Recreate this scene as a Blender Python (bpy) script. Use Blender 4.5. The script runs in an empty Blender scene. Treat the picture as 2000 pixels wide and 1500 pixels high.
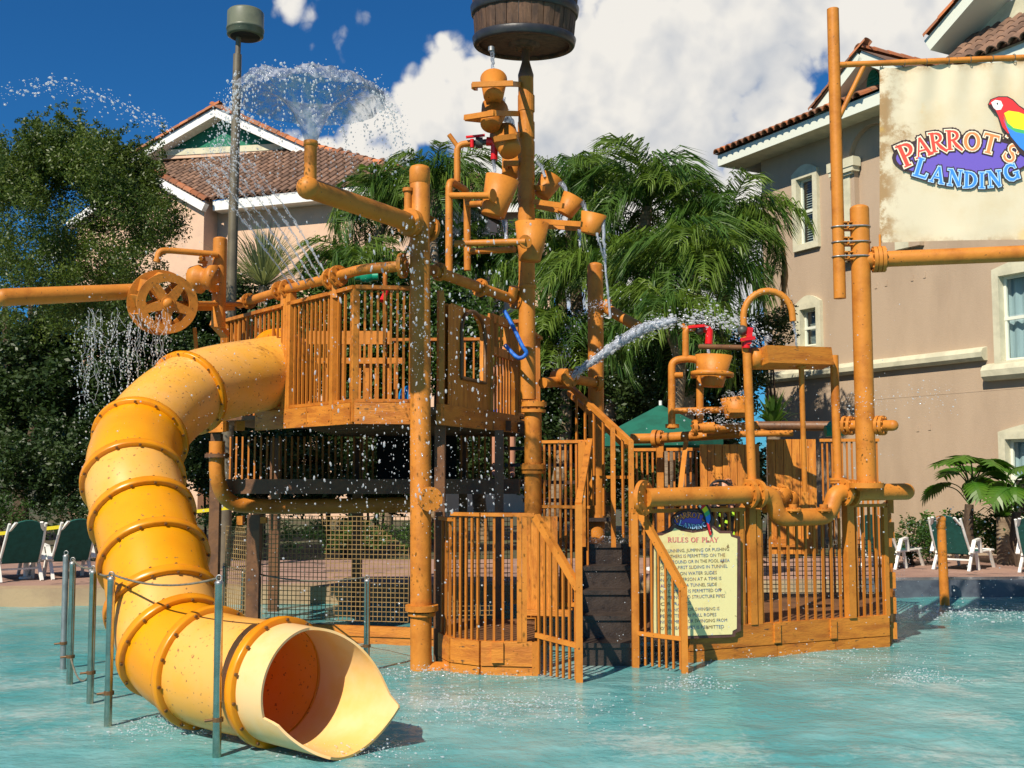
import bpy, bmesh, math, random
from math import sin, cos, tan, atan, atan2, pi, sqrt, radians
from mathutils import Vector, Matrix, Euler, noise
V = Vector
scene = bpy.context.scene
COL = scene.collection

# ------------------------------------------------------------------ camera
F, HZ, H = 2150.0, 925.0, 1.7          # focal length in photo pixels, horizon row, eye height
PT = atan((HZ - 750) / F)
cP, sP = cos(PT), sin(PT)
cam_d = bpy.data.cameras.new("camera")
cam_d.sensor_width = 36.0
cam_d.lens = 36.0 * F / 2000.0
cam_d.clip_start = 0.1
cam_d.clip_end = 3000
cam = bpy.data.objects.new("camera", cam_d)
COL.objects.link(cam)
cam.location = (0, 0, H)
cam.rotation_euler = (pi / 2 + PT, 0, 0)
scene.camera = cam

# ------------------------------------------------------------------ light
SUN = V((-0.363, -0.621, 0.695)).normalized()      # towards the sun
SUN_EL = math.asin(SUN.z)
SUN_AZ = atan2(SUN.x, SUN.y)
sun_d = bpy.data.lights.new("sun", 'SUN')
sun_d.energy = 5.0
sun_d.angle = radians(0.5)
sun_d.color = (1.0, 0.90, 0.75)
sun = bpy.data.objects.new("sun", sun_d)
COL.objects.link(sun)
sun.rotation_euler = (-SUN).to_track_quat('-Z', 'Y').to_euler()
sun.location = SUN * 60

vs = scene.view_settings
vs.view_transform = 'Standard'
vs.look = 'None'
vs.exposure = 0.36
vs.gamma = 1.0
vs.use_curve_mapping = False

def P(px, py, Y):
    """point seen at photo pixel (px, py) at distance Y from the photographer"""
    x = (px - 1000) / F
    v = (750 - py) / F
    dy = cP - v * sP
    dz = sP + v * cP
    t = Y / dy
    return V((x * t, Y, H + dz * t))

def G(px, py, z=0.0):
    x = (px - 1000) / F
    v = (750 - py) / F
    dy = cP - v * sP
    dz = sP + v * cP
    t = (z - H) / dz
    return V((x * t, dy * t, z))

def ray(px, py):
    x = (px - 1000) / F
    v = (750 - py) / F
    return V((x, cP - v * sP, sP + v * cP)).normalized()

# ------------------------------------------------------------------ world: Nishita sky and a cumulus bank
world = bpy.data.worlds.new("World")
scene.world = world
world.use_nodes = True
wn, wl = world.node_tree.nodes, world.node_tree.links
wn.clear()

def nd(tree, typ, **kw):
    n = tree.nodes.new(typ)
    for k, v in kw.items():
        setattr(n, k, v)
    return n

def mth(tree, op, a, b=None, c=None, clamp=False):
    n = tree.nodes.new('ShaderNodeMath')
    n.operation = op
    n.use_clamp = clamp
    for i, q in enumerate((a, b, c)):
        if q is None:
            continue
        if isinstance(q, (int, float)):
            n.inputs[i].default_value = q
        else:
            tree.links.new(q, n.inputs[i])
    return n.outputs[0]

def vmth(tree, op, a, b=None):
    n = tree.nodes.new('ShaderNodeVectorMath')
    n.operation = op
    for i, q in enumerate((a, b)):
        if q is None:
            continue
        if isinstance(q, (tuple, list, Vector)):
            n.inputs[i].default_value = tuple(q)
        else:
            tree.links.new(q, n.inputs[i])
    return n

def rng(tree, val, a, b, c, d, smooth=True):
    n = tree.nodes.new('ShaderNodeMapRange')
    n.interpolation_type = 'SMOOTHSTEP' if smooth else 'LINEAR'
    n.clamp = True
    tree.links.new(val, n.inputs[0])
    for i, q in enumerate((a, b, c, d)):
        n.inputs[i + 1].default_value = q
    return n.outputs[0]

# cloud density as a node group of a direction
cg = bpy.data.node_groups.new("cloud_density", 'ShaderNodeTree')
cg.interface.new_socket("Vector", in_out='INPUT', socket_type='NodeSocketVector')
cg.interface.new_socket("Density", in_out='OUTPUT', socket_type='NodeSocketFloat')
gi = cg.nodes.new('NodeGroupInput')
go = cg.nodes.new('NodeGroupOutput')
dv = vmth(cg, 'NORMALIZE', gi.outputs[0]).outputs[0]
# where the bank stands: soft balls of direction (photo pixel, radius in pixels, weight)
LOBES = [(1080, 300, 340, 1.0), (850, 230, 110, 0.75), (1400, 150, 420, 1.0), (1250, 420, 420, 1.0), (640, 470, 260, 0.8),
         (1750, 60, 300, 0.8), (1150, 60, 250, .9), (1620, 160, 120, -0.16), (1500, 190, 130, -0.2), (600, -30, 150, .5),
         (670, 75, 120, .42), (200, 620, 420, .5), (2300, 0, 700, .9), (-700, 500, 500, .7), (870, 70, 60, .2), (700, 400, 150, .6), (880, 190, 150, .9), (840, 215, 120, 1.0), (1000, 110, 130, .8), (740, 270, 130, 1.0), (610, 330, 120, .9), (1000, 200, 220, 1.0), (1600, 330, 260, .9), (1300, 60, 300, 1.0), (1800, 40, 260, 1.1), (1950, -60, 260, 1.1)]
tot = None
for (px, py, r, w) in LOBES:
    dist = vmth(cg, 'DISTANCE', dv, ray(px, py)).outputs['Value']
    b = rng(cg, dist, r / F * 1.25, r / F * 0.25, 0.0, w)
    if tot is None:
        tot = b
    elif w < 0:
        tot = mth(cg, 'ADD', tot, b)
    else:
        tot = mth(cg, 'MAXIMUM', tot, b)
# the rest of the sky carries scattered cumulus of the same kind
nf = nd(cg, 'ShaderNodeTexNoise')
nf.inputs['Scale'].default_value = 2.3
nf.inputs['Detail'].default_value = 3
cg.links.new(dv, nf.inputs['Vector'])
away = mth(cg, 'MULTIPLY', rng(cg, vmth(cg, 'DOT_PRODUCT', dv, (0, 0.955, 0.29)).outputs['Value'], 0.86, 0.6, 0, 1),
           rng(cg, nf.outputs[0], .57, .69, 0, .95))
tot = mth(cg, 'MAXIMUM', tot, away)
warp = nd(cg, 'ShaderNodeTexNoise')
warp.inputs['Scale'].default_value = 9
warp.inputs['Detail'].default_value = 4
cg.links.new(dv, warp.inputs['Vector'])
wsub = vmth(cg, 'SUBTRACT', warp.outputs['Color'], (.5, .5, .5)).outputs[0]
wsc = nd(cg, 'ShaderNodeVectorMath')
wsc.operation = 'SCALE'
wsc.inputs['Scale'].default_value = .05
cg.links.new(wsub, wsc.inputs[0])
wv = vmth(cg, 'ADD', dv, wsc.outputs[0]).outputs[0]
n1 = nd(cg, 'ShaderNodeTexNoise')
n1.inputs['Scale'].default_value = 8
n1.inputs['Detail'].default_value = 7
n1.inputs['Roughness'].default_value = .56
cg.links.new(wv, n1.inputs['Vector'])
vo = nd(cg, 'ShaderNodeTexVoronoi')
vo.feature = 'F1'
vo.inputs['Scale'].default_value = 22
vo.inputs['Detail'].default_value = 2
vo.inputs['Roughness'].default_value = .55
cg.links.new(wv, vo.inputs['Vector'])
bil = mth(cg, 'SUBTRACT', .55, vo.outputs['Distance'])
den = mth(cg, 'ADD', tot, mth(cg, 'MULTIPLY', mth(cg, 'SUBTRACT', n1.outputs[0], .5), 1.25))
den = mth(cg, 'ADD', den, mth(cg, 'MULTIPLY', bil, .42))
cg.links.new(den, go.inputs[0])

wt = world.node_tree
tc = nd(wt, 'ShaderNodeTexCoord')
sky = nd(wt, 'ShaderNodeTexSky')
sky.sky_type = 'NISHITA'
sky.sun_disc = False
sky.sun_elevation = SUN_EL
sky.sun_rotation = SUN_AZ
sky.altitude = 100
sky.air_density = 1.0
sky.dust_density = 0.2
sky.ozone_density = 4.0
g1 = nd(wt, 'ShaderNodeGroup')
g1.node_tree = cg
wt.links.new(tc.outputs['Generated'], g1.inputs[0])
off = vmth(wt, 'ADD', tc.outputs['Generated'], (-0.022, 0.0, 0.03)).outputs[0]
g2 = nd(wt, 'ShaderNodeGroup')
g2.node_tree = cg
wt.links.new(off, g2.inputs[0])
D1, D2 = g1.outputs[0], g2.outputs[0]
mask = rng(wt, D1, .42, .62, 0, 1)
relief = mth(wt, 'SUBTRACT', D1, D2)
lit = mth(wt, 'ADD', mth(wt, 'MULTIPLY', relief, .72), .62, clamp=True)
thick = rng(wt, D1, .5, 1.5, 1.0, .86)
lit = mth(wt, 'MULTIPLY', lit, thick, clamp=True)
ccol = nd(wt, 'ShaderNodeMix')
ccol.data_type = 'RGBA'
ccol.inputs['A'].default_value = (7.4, 8.0, 9.0, 1)
ccol.inputs['B'].default_value = (13.6, 13.1, 12.2, 1)
wt.links.new(rng(wt, lit, .22, .72, 0, 1, False), ccol.inputs['Factor'])
tint = nd(wt, 'ShaderNodeMix')
tint.data_type = 'RGBA'
tint.blend_type = 'MULTIPLY'
tint.inputs['Factor'].default_value = 1
tint.inputs['B'].default_value = (.24, .86, 1.38, 1)
wt.links.new(sky.outputs[0], tint.inputs['A'])
cmix = nd(wt, 'ShaderNodeMix')
cmix.data_type = 'RGBA'
wt.links.new(mask, cmix.inputs['Factor'])
wt.links.new(tint.outputs['Result'], cmix.inputs['A'])
wt.links.new(ccol.outputs['Result'], cmix.inputs['B'])
bg = nd(wt, 'ShaderNodeBackground')
bg.inputs['Strength'].default_value = 0.051
wt.links.new(cmix.outputs['Result'], bg.inputs['Color'])
wo = nd(wt, 'ShaderNodeOutputWorld')
wt.links.new(bg.outputs[0], wo.inputs[0])
scene.cycles.max_bounces = 8
scene.cycles.diffuse_bounces = 2
scene.cycles.transparent_max_bounces = 24

# ------------------------------------------------------------------ mesh builder
class MB:
    def __init__(self):
        self.v, self.f, self.s = [], [], []
    def add(self, verts, faces, smooth=False):
        o = len(self.v)
        self.v += [tuple(q) for q in verts]
        self.f += [tuple(i + o for i in fc) for fc in faces]
        self.s += [smooth] * len(faces)
        return self
    def box(self, c, size, rot=None):
        hx, hy, hz = (q / 2 for q in size)
        vs_ = [V((x, y, z)) for x in (-hx, hx) for y in (-hy, hy) for z in (-hz, hz)]
        if rot is not None:
            vs_ = [rot @ q for q in vs_]
        c = V(c)
        return self.add([q + c for q in vs_],
                        [(0, 1, 3, 2), (4, 6, 7, 5), (0, 4, 5, 1), (2, 3, 7, 6), (0, 2, 6, 4), (1, 5, 7, 3)])
    def beam(self, a, b, w, h, up=(0, 0, 1)):
        """box from a to b, w across, h along up"""
        a, b = V(a), V(b)
        d = b - a
        L = d.length
        x = d.normalized()
        u = V(up)
        y = u.cross(x)
        if y.length < 1e-4:
            y = V((0, 1, 0)).cross(x)
            if y.length < 1e-4:
                y = V((1, 0, 0))
        y.normalize()
        z = x.cross(y)
        m = Matrix((x, y, z)).transposed()
        return self.box((a + b) / 2, (L, w, h), m)
    def tube(self, path, r, seg=14, caps=True, smooth=True):
        path = [V(q) for q in path]
        n = len(path)
        if isinstance(r, (list, tuple)):
            rr = []
            for i in range(n):
                f_ = i / (n - 1) * (len(r) - 1)
                k_ = min(int(f_), len(r) - 2)
                rr.append(r[k_] + (r[k_ + 1] - r[k_]) * (f_ - k_))
        else:
            rr = [r] * n
        t0 = (path[1] - path[0]).normalized()
        ref = V((0, 0, 1)) if abs(t0.z) < .9 else V((1, 0, 0))
        u = t0.cross(ref).normalized()
        vs_, fs = [], []
        for i in range(n):
            if i == 0:
                t = path[1] - path[0]
            elif i == n - 1:
                t = path[-1] - path[-2]
            else:
                t = (path[i + 1] - path[i]).normalized() + (path[i] - path[i - 1]).normalized()
            t.normalize()
            u = (u - t * u.dot(t)).normalized()
            w = t.cross(u)
            for k in range(seg):
                a = 2 * pi * k / seg
                vs_.append(path[i] + (u * cos(a) + w * sin(a)) * rr[i])
        for i in range(n - 1):
            for k in range(seg):
                k2 = (k + 1) % seg
                fs.append((i * seg + k, i * seg + k2, (i + 1) * seg + k2, (i + 1) * seg + k))
        self.add(vs_, fs, smooth)
        if caps:
            self.add(vs_[:seg], [tuple(reversed(range(seg)))], False)
            self.add(vs_[-seg:], [tuple(range(seg))], False)
        return self
    def cyl(self, a, b, r, seg=14, r2=None):
        return self.tube([a, b], [r, r if r2 is None else r2], seg)
    def lathe(self, c, axis, prof, seg=24, smooth=True, close=False):
        """prof: list of (radius, distance along axis)"""
        c, ax = V(c), V(axis).normalized()
        ref = V((0, 0, 1)) if abs(ax.z) < .9 else V((1, 0, 0))
        u = ax.cross(ref).normalized()
        w = ax.cross(u)
        vs_, fs = [], []
        n = len(prof)
        for (r, h) in prof:
            for k in range(seg):
                a = 2 * pi * k / seg
                vs_.append(c + ax * h + (u * cos(a) + w * sin(a)) * r)
        for i in range(n - 1):
            for k in range(seg):
                k2 = (k + 1) % seg
                fs.append((i * seg + k, i * seg + k2, (i + 1) * seg + k2, (i + 1) * seg + k))
        if close:
            for k in range(seg):
                k2 = (k + 1) % seg
                fs.append(((n - 1) * seg + k, (n - 1) * seg + k2, k2, k))
        return self.add(vs_, fs, smooth)
    def sphere(self, c, r, seg=14, rings=8, sc=(1, 1, 1)):
        vs_, fs = [], []
        c = V(c)
        for i in range(rings + 1):
            th = pi * i / rings
            for k in range(seg):
                a = 2 * pi * k / seg
                vs_.append(c + V((r * sc[0] * sin(th) * cos(a), r * sc[1] * sin(th) * sin(a), r * sc[2] * cos(th))))
        for i in range(rings):
            for k in range(seg):
                k2 = (k + 1) % seg
                fs.append((i * seg + k, (i + 1) * seg + k, (i + 1) * seg + k2, i * seg + k2))
        return self.add(vs_, fs, True)
    def flange(self, c, ax, r, t=.03, bolts=0, br=.012):
        c, ax = V(c), V(ax).normalized()
        self.tube([c - ax * t / 2, c + ax * t / 2], r, 20)
        if bolts:
            ref = V((0, 0, 1)) if abs(ax.z) < .9 else V((1, 0, 0))
            u = ax.cross(ref).normalized()
            w = ax.cross(u)
            for k in range(bolts):
                a = 2 * pi * (k + .5) / bolts
                p = c + (u * cos(a) + w * sin(a)) * r * .8
                self.tube([p - ax * (t / 2 + br), p + ax * (t / 2 + br)], br, 6, smooth=False)
        return self
    def poly(self, pts, thick, nrm):
        """flat outline extruded backwards along -nrm"""
        n = len(pts)
        nr = V(nrm).normalized() * thick
        pts = [V(q) for q in pts]
        return self.add(pts + [q - nr for q in pts],
                        [tuple(range(n)), tuple(reversed(range(n, 2 * n)))] +
                        [(i, i + n, (i + 1) % n + n, (i + 1) % n) for i in range(n)])
    def mesh(self, name, mat=None, origin=(0, 0, 0)):
        o = V(origin)
        me = bpy.data.meshes.new(name)
        me.from_pydata([tuple(V(q) - o) for q in self.v], [], self.f)
        me.polygons.foreach_set('use_smooth', self.s)
        if mat is not None:
            me.materials.append(mat)
        me.update()
        return me
    def build(self, name, mat, parent=None, stuff=False, label=None):
        o = bpy.data.objects.new(name, None) if False else None
        org = ROOT.get(parent.name, V((0, 0, 0))) if parent is not None else V((0, 0, 0))
        ob = bpy.data.objects.new(name, self.mesh(name, mat, org))
        COL.objects.link(ob)
        if parent is not None:
            ob.parent = parent
            ROOT[ob.name] = org
        if stuff:
            ob['kind'] = 'stuff'
        if label:
            ob['label'] = label
        return ob
    def solo(self, name, mat, label, cat, loc=None, group=None, kind=None):
        """a thing that is one mesh"""
        if loc is None:
            xs, ys, zs = zip(*self.v)
            loc = V(((min(xs) + max(xs)) / 2, (min(ys) + max(ys)) / 2, min(zs)))
        ob = bpy.data.objects.new(name, self.mesh(name, mat, loc))
        COL.objects.link(ob)
        ob.location = loc
        ob['label'] = label
        ob['category'] = cat
        if group:
            ob['group'] = group
        if kind:
            ob['kind'] = kind
        ROOT[ob.name] = V(loc)
        return ob

ROOT = {}
def thing(name, label, cat, loc=(0, 0, 0), group=None):
    o = bpy.data.objects.new(name, None)
    COL.objects.link(o)
    o.empty_display_size = .1
    o.location = loc
    o['label'] = label
    o['category'] = cat
    if group:
        o['group'] = group
    ROOT[o.name] = V(loc)
    return o

def piece(name, me, parent, loc, rot=None, scale=(1, 1, 1)):
    """one of many alike pieces sharing mesh data; loc in world space"""
    ob = bpy.data.objects.new(name, me)
    COL.objects.link(ob)
    ob.parent = parent
    ob.location = V(loc) - ROOT[parent.name]
    if rot is not None:
        ob.rotation_euler = rot.to_euler() if isinstance(rot, Matrix) else rot
    ob.scale = scale
    return ob

def struct(name, mb, mat):
    ob = bpy.data.objects.new(name, mb.mesh(name, mat))
    COL.objects.link(ob)
    ob['kind'] = 'structure'
    ROOT[ob.name] = V((0, 0, 0))
    return ob

def bend(pts, rad=.1, n=6):
    """polyline with rounded corners"""
    pts = [V(q) for q in pts]
    out = [pts[0]]
    for i in range(1, len(pts) - 1):
        a, b, c = pts[i - 1], pts[i], pts[i + 1]
        d1, d2 = (a - b), (c - b)
        r = min(rad, d1.length * .48, d2.length * .48)
        p, q = b + d1.normalized() * r, b + d2.normalized() * r
        for k in range(n + 1):
            t = k / n
            out.append(p * (1 - t) ** 2 + b * 2 * t * (1 - t) + q * t * t)
    out.append(pts[-1])
    return out

def spline(pts, n=6):
    pts = [V(q) for q in pts]
    e = [pts[0] * 2 - pts[1]] + pts + [pts[-1] * 2 - pts[-2]]
    out = []
    for i in range(1, len(e) - 2):
        p0, p1, p2, p3 = e[i - 1:i + 3]
        for k in range(n):
            t = k / n
            out.append(.5 * ((2 * p1) + (p2 - p0) * t + (2 * p0 - 5 * p1 + 4 * p2 - p3) * t * t + (3 * p1 - p0 - 3 * p2 + p3) * t ** 3))
    out.append(pts[-1])
    return out

# ------------------------------------------------------------------ materials
def mat(name, col, col2=None, scale=4.0, rough=.55, bump=0.0, bscale=40.0, spec=.5, metal=0.0, stretch=(1, 1, 1),
        lo=.4, hi=.65, vary=0.0, fleck=None, fleck_scale=60, fleck_hi=.3, detail=6, transl=None, coat=0.0):
    m = bpy.data.materials.new(name)
    m.use_nodes = True
    t = m.node_tree
    b = t.nodes['Principled BSDF']
    b.inputs['Roughness'].default_value = rough
    b.inputs['Metallic'].default_value = metal
    b.inputs['Specular IOR Level'].default_value = spec
    b.inputs['Coat Weight'].default_value = coat
    tcn = t.nodes.new('ShaderNodeTexCoord')
    mp = t.nodes.new('ShaderNodeMapping')
    mp.inputs['Scale'].default_value = stretch
    t.links.new(tcn.outputs['Object'], mp.inputs[0])
    vec = mp.outputs[0]
    if vary:
        oi = t.nodes.new('ShaderNodeObjectInfo')
        ad = vmth(t, 'ADD', vec, None)
        mul = mth(t, 'MULTIPLY', oi.outputs['Random'], 50.0)
        t.links.new(mul, ad.inputs[1])
        vec = ad.outputs[0]
    b.inputs['Base Color'].default_value = (*col, 1)
    out = None
    if col2 is not None:
        nz = t.nodes.new('ShaderNodeTexNoise')
        nz.inputs['Scale'].default_value = scale
        nz.inputs['Detail'].default_value = detail
        nz.inputs['Roughness'].default_value = .62
        t.links.new(vec, nz.inputs['Vector'])
        mx = t.nodes.new('ShaderNodeMix')
        mx.data_type = 'RGBA'
        mx.inputs['A'].default_value = (*col, 1)
        mx.inputs['B'].default_value = (*col2, 1)
        t.links.new(rng(t, nz.outputs[0], lo, hi, 0, 1), mx.inputs['Factor'])
        out = mx.outputs['Result']
    if fleck is not None:
        nz = t.nodes.new('ShaderNodeTexNoise')
        nz.inputs['Scale'].default_value = fleck_scale
        nz.inputs['Detail'].default_value = 2
        t.links.new(vec, nz.inputs['Vector'])
        mx = t.nodes.new('ShaderNodeMix')
        mx.data_type = 'RGBA'
        if out is None:
            mx.inputs['A'].default_value = (*col, 1)
        else:
            t.links.new(out, mx.inputs['A'])
        mx.inputs['B'].default_value = (*fleck, 1)
        t.links.new(rng(t, nz.outputs[0], fleck_hi + .04, fleck_hi, 0, 1), mx.inputs['Factor'])
        out = mx.outputs['Result']
    if vary:
        hs = t.nodes.new('ShaderNodeHueSaturation')
        if out is None:
            hs.inputs['Color'].default_value = (*col, 1)
        else:
            t.links.new(out, hs.inputs['Color'])
        t.links.new(rng(t, oi.outputs['Random'], 0, 1, 1 - vary, 1 + vary, False), hs.inputs['Value'])
        out = hs.outputs[0]
    if out is not None:
        t.links.new(out, b.inputs['Base Color'])
    if bump:
        nz = t.nodes.new('ShaderNodeTexNoise')
        nz.inputs['Scale'].default_value = bscale
        nz.inputs['Detail'].default_value = 5
        t.links.new(vec, nz.inputs['Vector'])
        bp = t.nodes.new('ShaderNodeBump')
        bp.inputs['Strength'].default_value = bump
        bp.inputs['Distance'].default_value = .02
        t.links.new(nz.outputs[0], bp.inputs['Height'])
        t.links.new(bp.outputs[0], b.inputs['Normal'])
    if transl is not None:
        tb = t.nodes.new('ShaderNodeBsdfTranslucent')
        tb.inputs['Color'].default_value = (*transl[0], 1)
        ms = t.nodes.new('ShaderNodeMixShader')
        ms.inputs[0].default_value = transl[1]
        t.links.new(b.outputs[0], ms.inputs[1])
        t.links.new(tb.outputs[0], ms.inputs[2])
        t.links.new(ms.outputs[0], t.nodes['Material Output'].inputs[0])
    return m

M = {}
M['orange'] = mat('orange_paint', (.55, .20, .026), (.34, .105, .012), 4, .5, .12, 30, lo=.42, hi=.78, spec=.3, fleck=(.16, .07, .02), fleck_scale=38, fleck_hi=.27)
M['orange_thin'] = mat('orange_rail_paint', (.50, .172, .02), (.33, .10, .012), 7, .5, .1, 40, spec=.3, fleck=(.2, .09, .03), fleck_scale=45, fleck_hi=.28)
M['board'] = mat('orange_stained_board', (.57, .20, .018), (.40, .12, .010), 3.2, .6, .25, 24, stretch=(1, 1, 5), fleck=(.13, .06, .02), fleck_scale=9, fleck_hi=.29, vary=.1)
M['plank'] = mat('vertical_plank_paint', (.66, .245, .026), (.48, .15, .013), 4, .6, .2, 26, stretch=(5, 5, .7), fleck=(.2, .08, .02), fleck_scale=14, fleck_hi=.29, vary=.1)
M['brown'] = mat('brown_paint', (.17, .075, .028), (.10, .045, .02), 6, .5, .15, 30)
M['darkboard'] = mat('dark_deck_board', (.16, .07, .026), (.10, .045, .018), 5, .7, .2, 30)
M['step'] = mat('wet_step_surface', (.05, .036, .028), (.03, .022, .018), 8, .35, .3, 50)
YEL = ((.92, .09, .0), .17)
M['yellow'] = mat('glossy_yellow_plastic', (.88, .37, .002), (.84, .32, .001), 2, .36, .02, 20, fleck=(.38, .19, .04), fleck_scale=32, fleck_hi=.285, transl=YEL, coat=.12)
M['cream'] = mat('pale_yellow_plastic', (.90, .47, .11), (.90, .44, .05), 1.6, .36, .02, 20, fleck=(.38, .2, .06), fleck_scale=34, fleck_hi=.305, transl=YEL, coat=.12)  # paler of the two segment yellows
M['lip'] = mat('pale_slide_lip', (.90, .62, .29), (.90, .54, .16), 2, .36, transl=((.92, .12, .0), .16))  # palest yellow, for the exit chute
M['flange_y'] = mat('yellow_flange_plastic', (.84, .32, .004), (.78, .25, .003), 4, .3, transl=YEL)
M['bolt'] = mat('dark_bolt_metal', (.16, .08, .03), None, rough=.4, metal=.3)
M['steel'] = mat('brushed_steel', (.60, .54, .42), (.44, .39, .30), 10, .22, metal=1.0)
M['galv'] = mat('galvanised_steel', (.42, .42, .40), (.3, .3, .29), 12, .45, metal=.8)
M['rope'] = mat('grey_rope', (.17, .15, .11), (.1, .09, .06), 30, .9)
M['bluerope'] = mat('blue_rope', (.01, .16, .62), (.005, .07, .33), 25, .6)
M['red'] = mat('red_paint', (.72, .012, .012), (.5, .01, .01), 12, .3)
M['greyvalve'] = mat('dark_valve_metal', (.07, .075, .06), (.04, .04, .035), 20, .45)
M['greenvalve'] = mat('green_paint', (.0, .27, .15), (.0, .2, .1), 10, .35)
M['skyblue'] = mat('bright_blue_plastic', (.0, .26, .62), None, rough=.4)
M['stave'] = mat('dark_barrel_wood', (.125, .062, .030), (.055, .026, .013), 3.5, .65, .5, 30, stretch=(6, 6, .8), vary=.3)
M['hoop'] = mat('black_iron', (.022, .022, .026), (.035, .033, .033), 9, .38, .1, 20)
M['lamp_green'] = mat('olive_lamp_paint', (.125, .14, .095), (.10, .115, .08), 6, .4)
M['lamp_pole'] = mat('bronze_pole_paint', (.15, .125, .08), (.11, .09, .06), 6, .45)
M['stucco_r'] = mat('tan_stucco', (.45, .338, .235), (.375, .277, .19), .7, .95, .35, 60, stretch=(1.6, 1.6, .5), lo=.35, hi=.75)
M['stucco_l'] = mat('peach_stucco', (.66, .45, .31), (.60, .41, .29), 1.3, .95, .3, 60)
M['cream_trim'] = mat('cream_trim_stucco', (.60, .57, .41), (.48, .46, .33), 3, .9, .15, 50)
M['white'] = mat('white_paint', (.80, .80, .76), (.7, .7, .66), 5, .6)
M['pale'] = mat('pale_window_paint', (.70, .73, .62), None, rough=.5)
M['green_sid'] = mat('green_gable_paint', (.0, .155, .085), (.0, .12, .065), 4, .7)
M['tile'] = mat('brown_roof_tile', (.22, .125, .078), (.14, .082, .055), 2.5, .85, .3, 40, vary=.3)
M['tile_o'] = mat('orange_roof_tile', (.42, .135, .045), (.24, .12, .07), 1.2, .85, .3, 40, vary=.4)
M['deckpave'] = mat('pink_deck_concrete', (.36, .22, .165), (.27, .16, .125), .9, .85, .3, 30, fleck=(.15, .1, .08), fleck_scale=3, fleck_hi=.33)
M['coping'] = mat('tan_coping', (.40, .29, .165), (.31, .215, .13), 1.5, .8, .2, 30)
M['shaded_tile'] = mat('pool_tile_with_shade', (.10, .115, .14), (.05, .055, .075), 2.5, .3, .1, 30)  # tile colour with the shadow at the pool edge put in
M['soil'] = mat('mulch_ground', (.07, .055, .03), (.06, .075, .025), .6, .95, .5, 20)
M['plastic_w'] = mat('white_chair_plastic', (.80, .79, .74), (.7, .69, .64), 6, .4)
M['mesh_g'] = mat('dark_green_fabric', (.006, .095, .078), (.004, .07, .056), 12, .8, .2, 120)
M['umbrella'] = mat('green_canvas', (.004, .115, .072), (.003, .085, .052), 5, .85)
M['net'] = mat('tan_net_cord', (.32, .20, .075), (.22, .135, .05), 12, .85)
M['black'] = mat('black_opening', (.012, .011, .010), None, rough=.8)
M['tape'] = mat('yellow_tape', (.75, .62, .02), None, rough=.5)
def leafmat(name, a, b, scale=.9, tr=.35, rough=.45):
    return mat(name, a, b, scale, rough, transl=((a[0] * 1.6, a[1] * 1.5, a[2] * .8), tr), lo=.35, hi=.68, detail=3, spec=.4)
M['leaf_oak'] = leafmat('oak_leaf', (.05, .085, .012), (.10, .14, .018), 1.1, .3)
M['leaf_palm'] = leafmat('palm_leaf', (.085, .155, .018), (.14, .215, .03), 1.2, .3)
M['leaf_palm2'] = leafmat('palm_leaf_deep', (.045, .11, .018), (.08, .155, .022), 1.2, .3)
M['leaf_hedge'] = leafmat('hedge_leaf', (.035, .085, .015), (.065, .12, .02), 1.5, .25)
M['leaf_dark'] = leafmat('shrub_leaf_dark', (.022, .048, .012), (.045, .075, .018), 1.0, .25)  # dark leaf colour that also carries shade, as on the hedge under the tree
M['leaf_philo'] = leafmat('broad_leaf', (.04, .13, .012), (.085, .18, .018), 2, .3, .3)
M['leaf_silver'] = leafmat('silvery_blade', (.22, .26, .15), (.12, .17, .08), 1.5, .3)
M['bark'] = mat('bark', (.10, .065, .04), (.055, .035, .022), 6, .95, .8, 18, stretch=(3, 3, .6))
M['bark_p'] = mat('palm_bark', (.27, .20, .13), (.16, .11, .07), 5, .95, .6, 14, stretch=(1, 1, 4))
M['stem_dead'] = mat('dry_palm_frond', (.33, .18, .07), (.25, .13, .05), 6, .9)
M['skin'] = mat('skin', (.55, .27, .17), (.5, .23, .14), 8, .5)
M['shirt_b'] = mat('black_shirt_cloth', (.012, .012, .014), None, rough=.85)
M['lime'] = mat('lime_print', (.45, .75, .03), None, rough=.7)
M['shorts'] = mat('blue_white_shorts', (.02, .09, .45), (.65, .68, .75), 14, .8, lo=.5, hi=.55)
M['hair'] = mat('dark_brown_hair', (.03, .018, .01), None, rough=.6)
M['blind'] = mat('pale_window_blind', (.45, .48, .43), None, rough=.6)
M['curtain'] = mat('pale_curtain', (.42, .52, .54), (.36, .45, .48), 3, .8, stretch=(8, 8, .4))

def glassmat():
    m = bpy.data.materials.new('window_glass')
    m.use_nodes = True
    t = m.node_tree
    t.nodes.remove(t.nodes['Principled BSDF'])
    g = t.nodes.new('ShaderNodeBsdfGlossy')
    g.inputs['Roughness'].default_value = .03
    tr = t.nodes.new('ShaderNodeBsdfTransparent')
    tr.inputs[0].default_value = (.8, .88, .88, 1)
    fr = t.nodes.new('ShaderNodeLayerWeight')
    fr.inputs[0].default_value = .5
    ms = t.nodes.new('ShaderNodeMixShader')
    t.links.new(mth(t, 'ADD', mth(t, 'MULTIPLY', mth(t, 'POWER', fr.outputs['Facing'], 4.0), .8), .07), ms.inputs[0])
    t.links.new(tr.outputs[0], ms.inputs[1])
    t.links.new(g.outputs[0], ms.inputs[2])
    t.links.new(ms.outputs[0], t.nodes['Material Output'].inputs[0])
    return m
M['glass'] = glassmat()
# ================================================================== THE SETTING
random.seed(11)
R = random.random
def U(a, b): return a + (b - a) * random.random()

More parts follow.
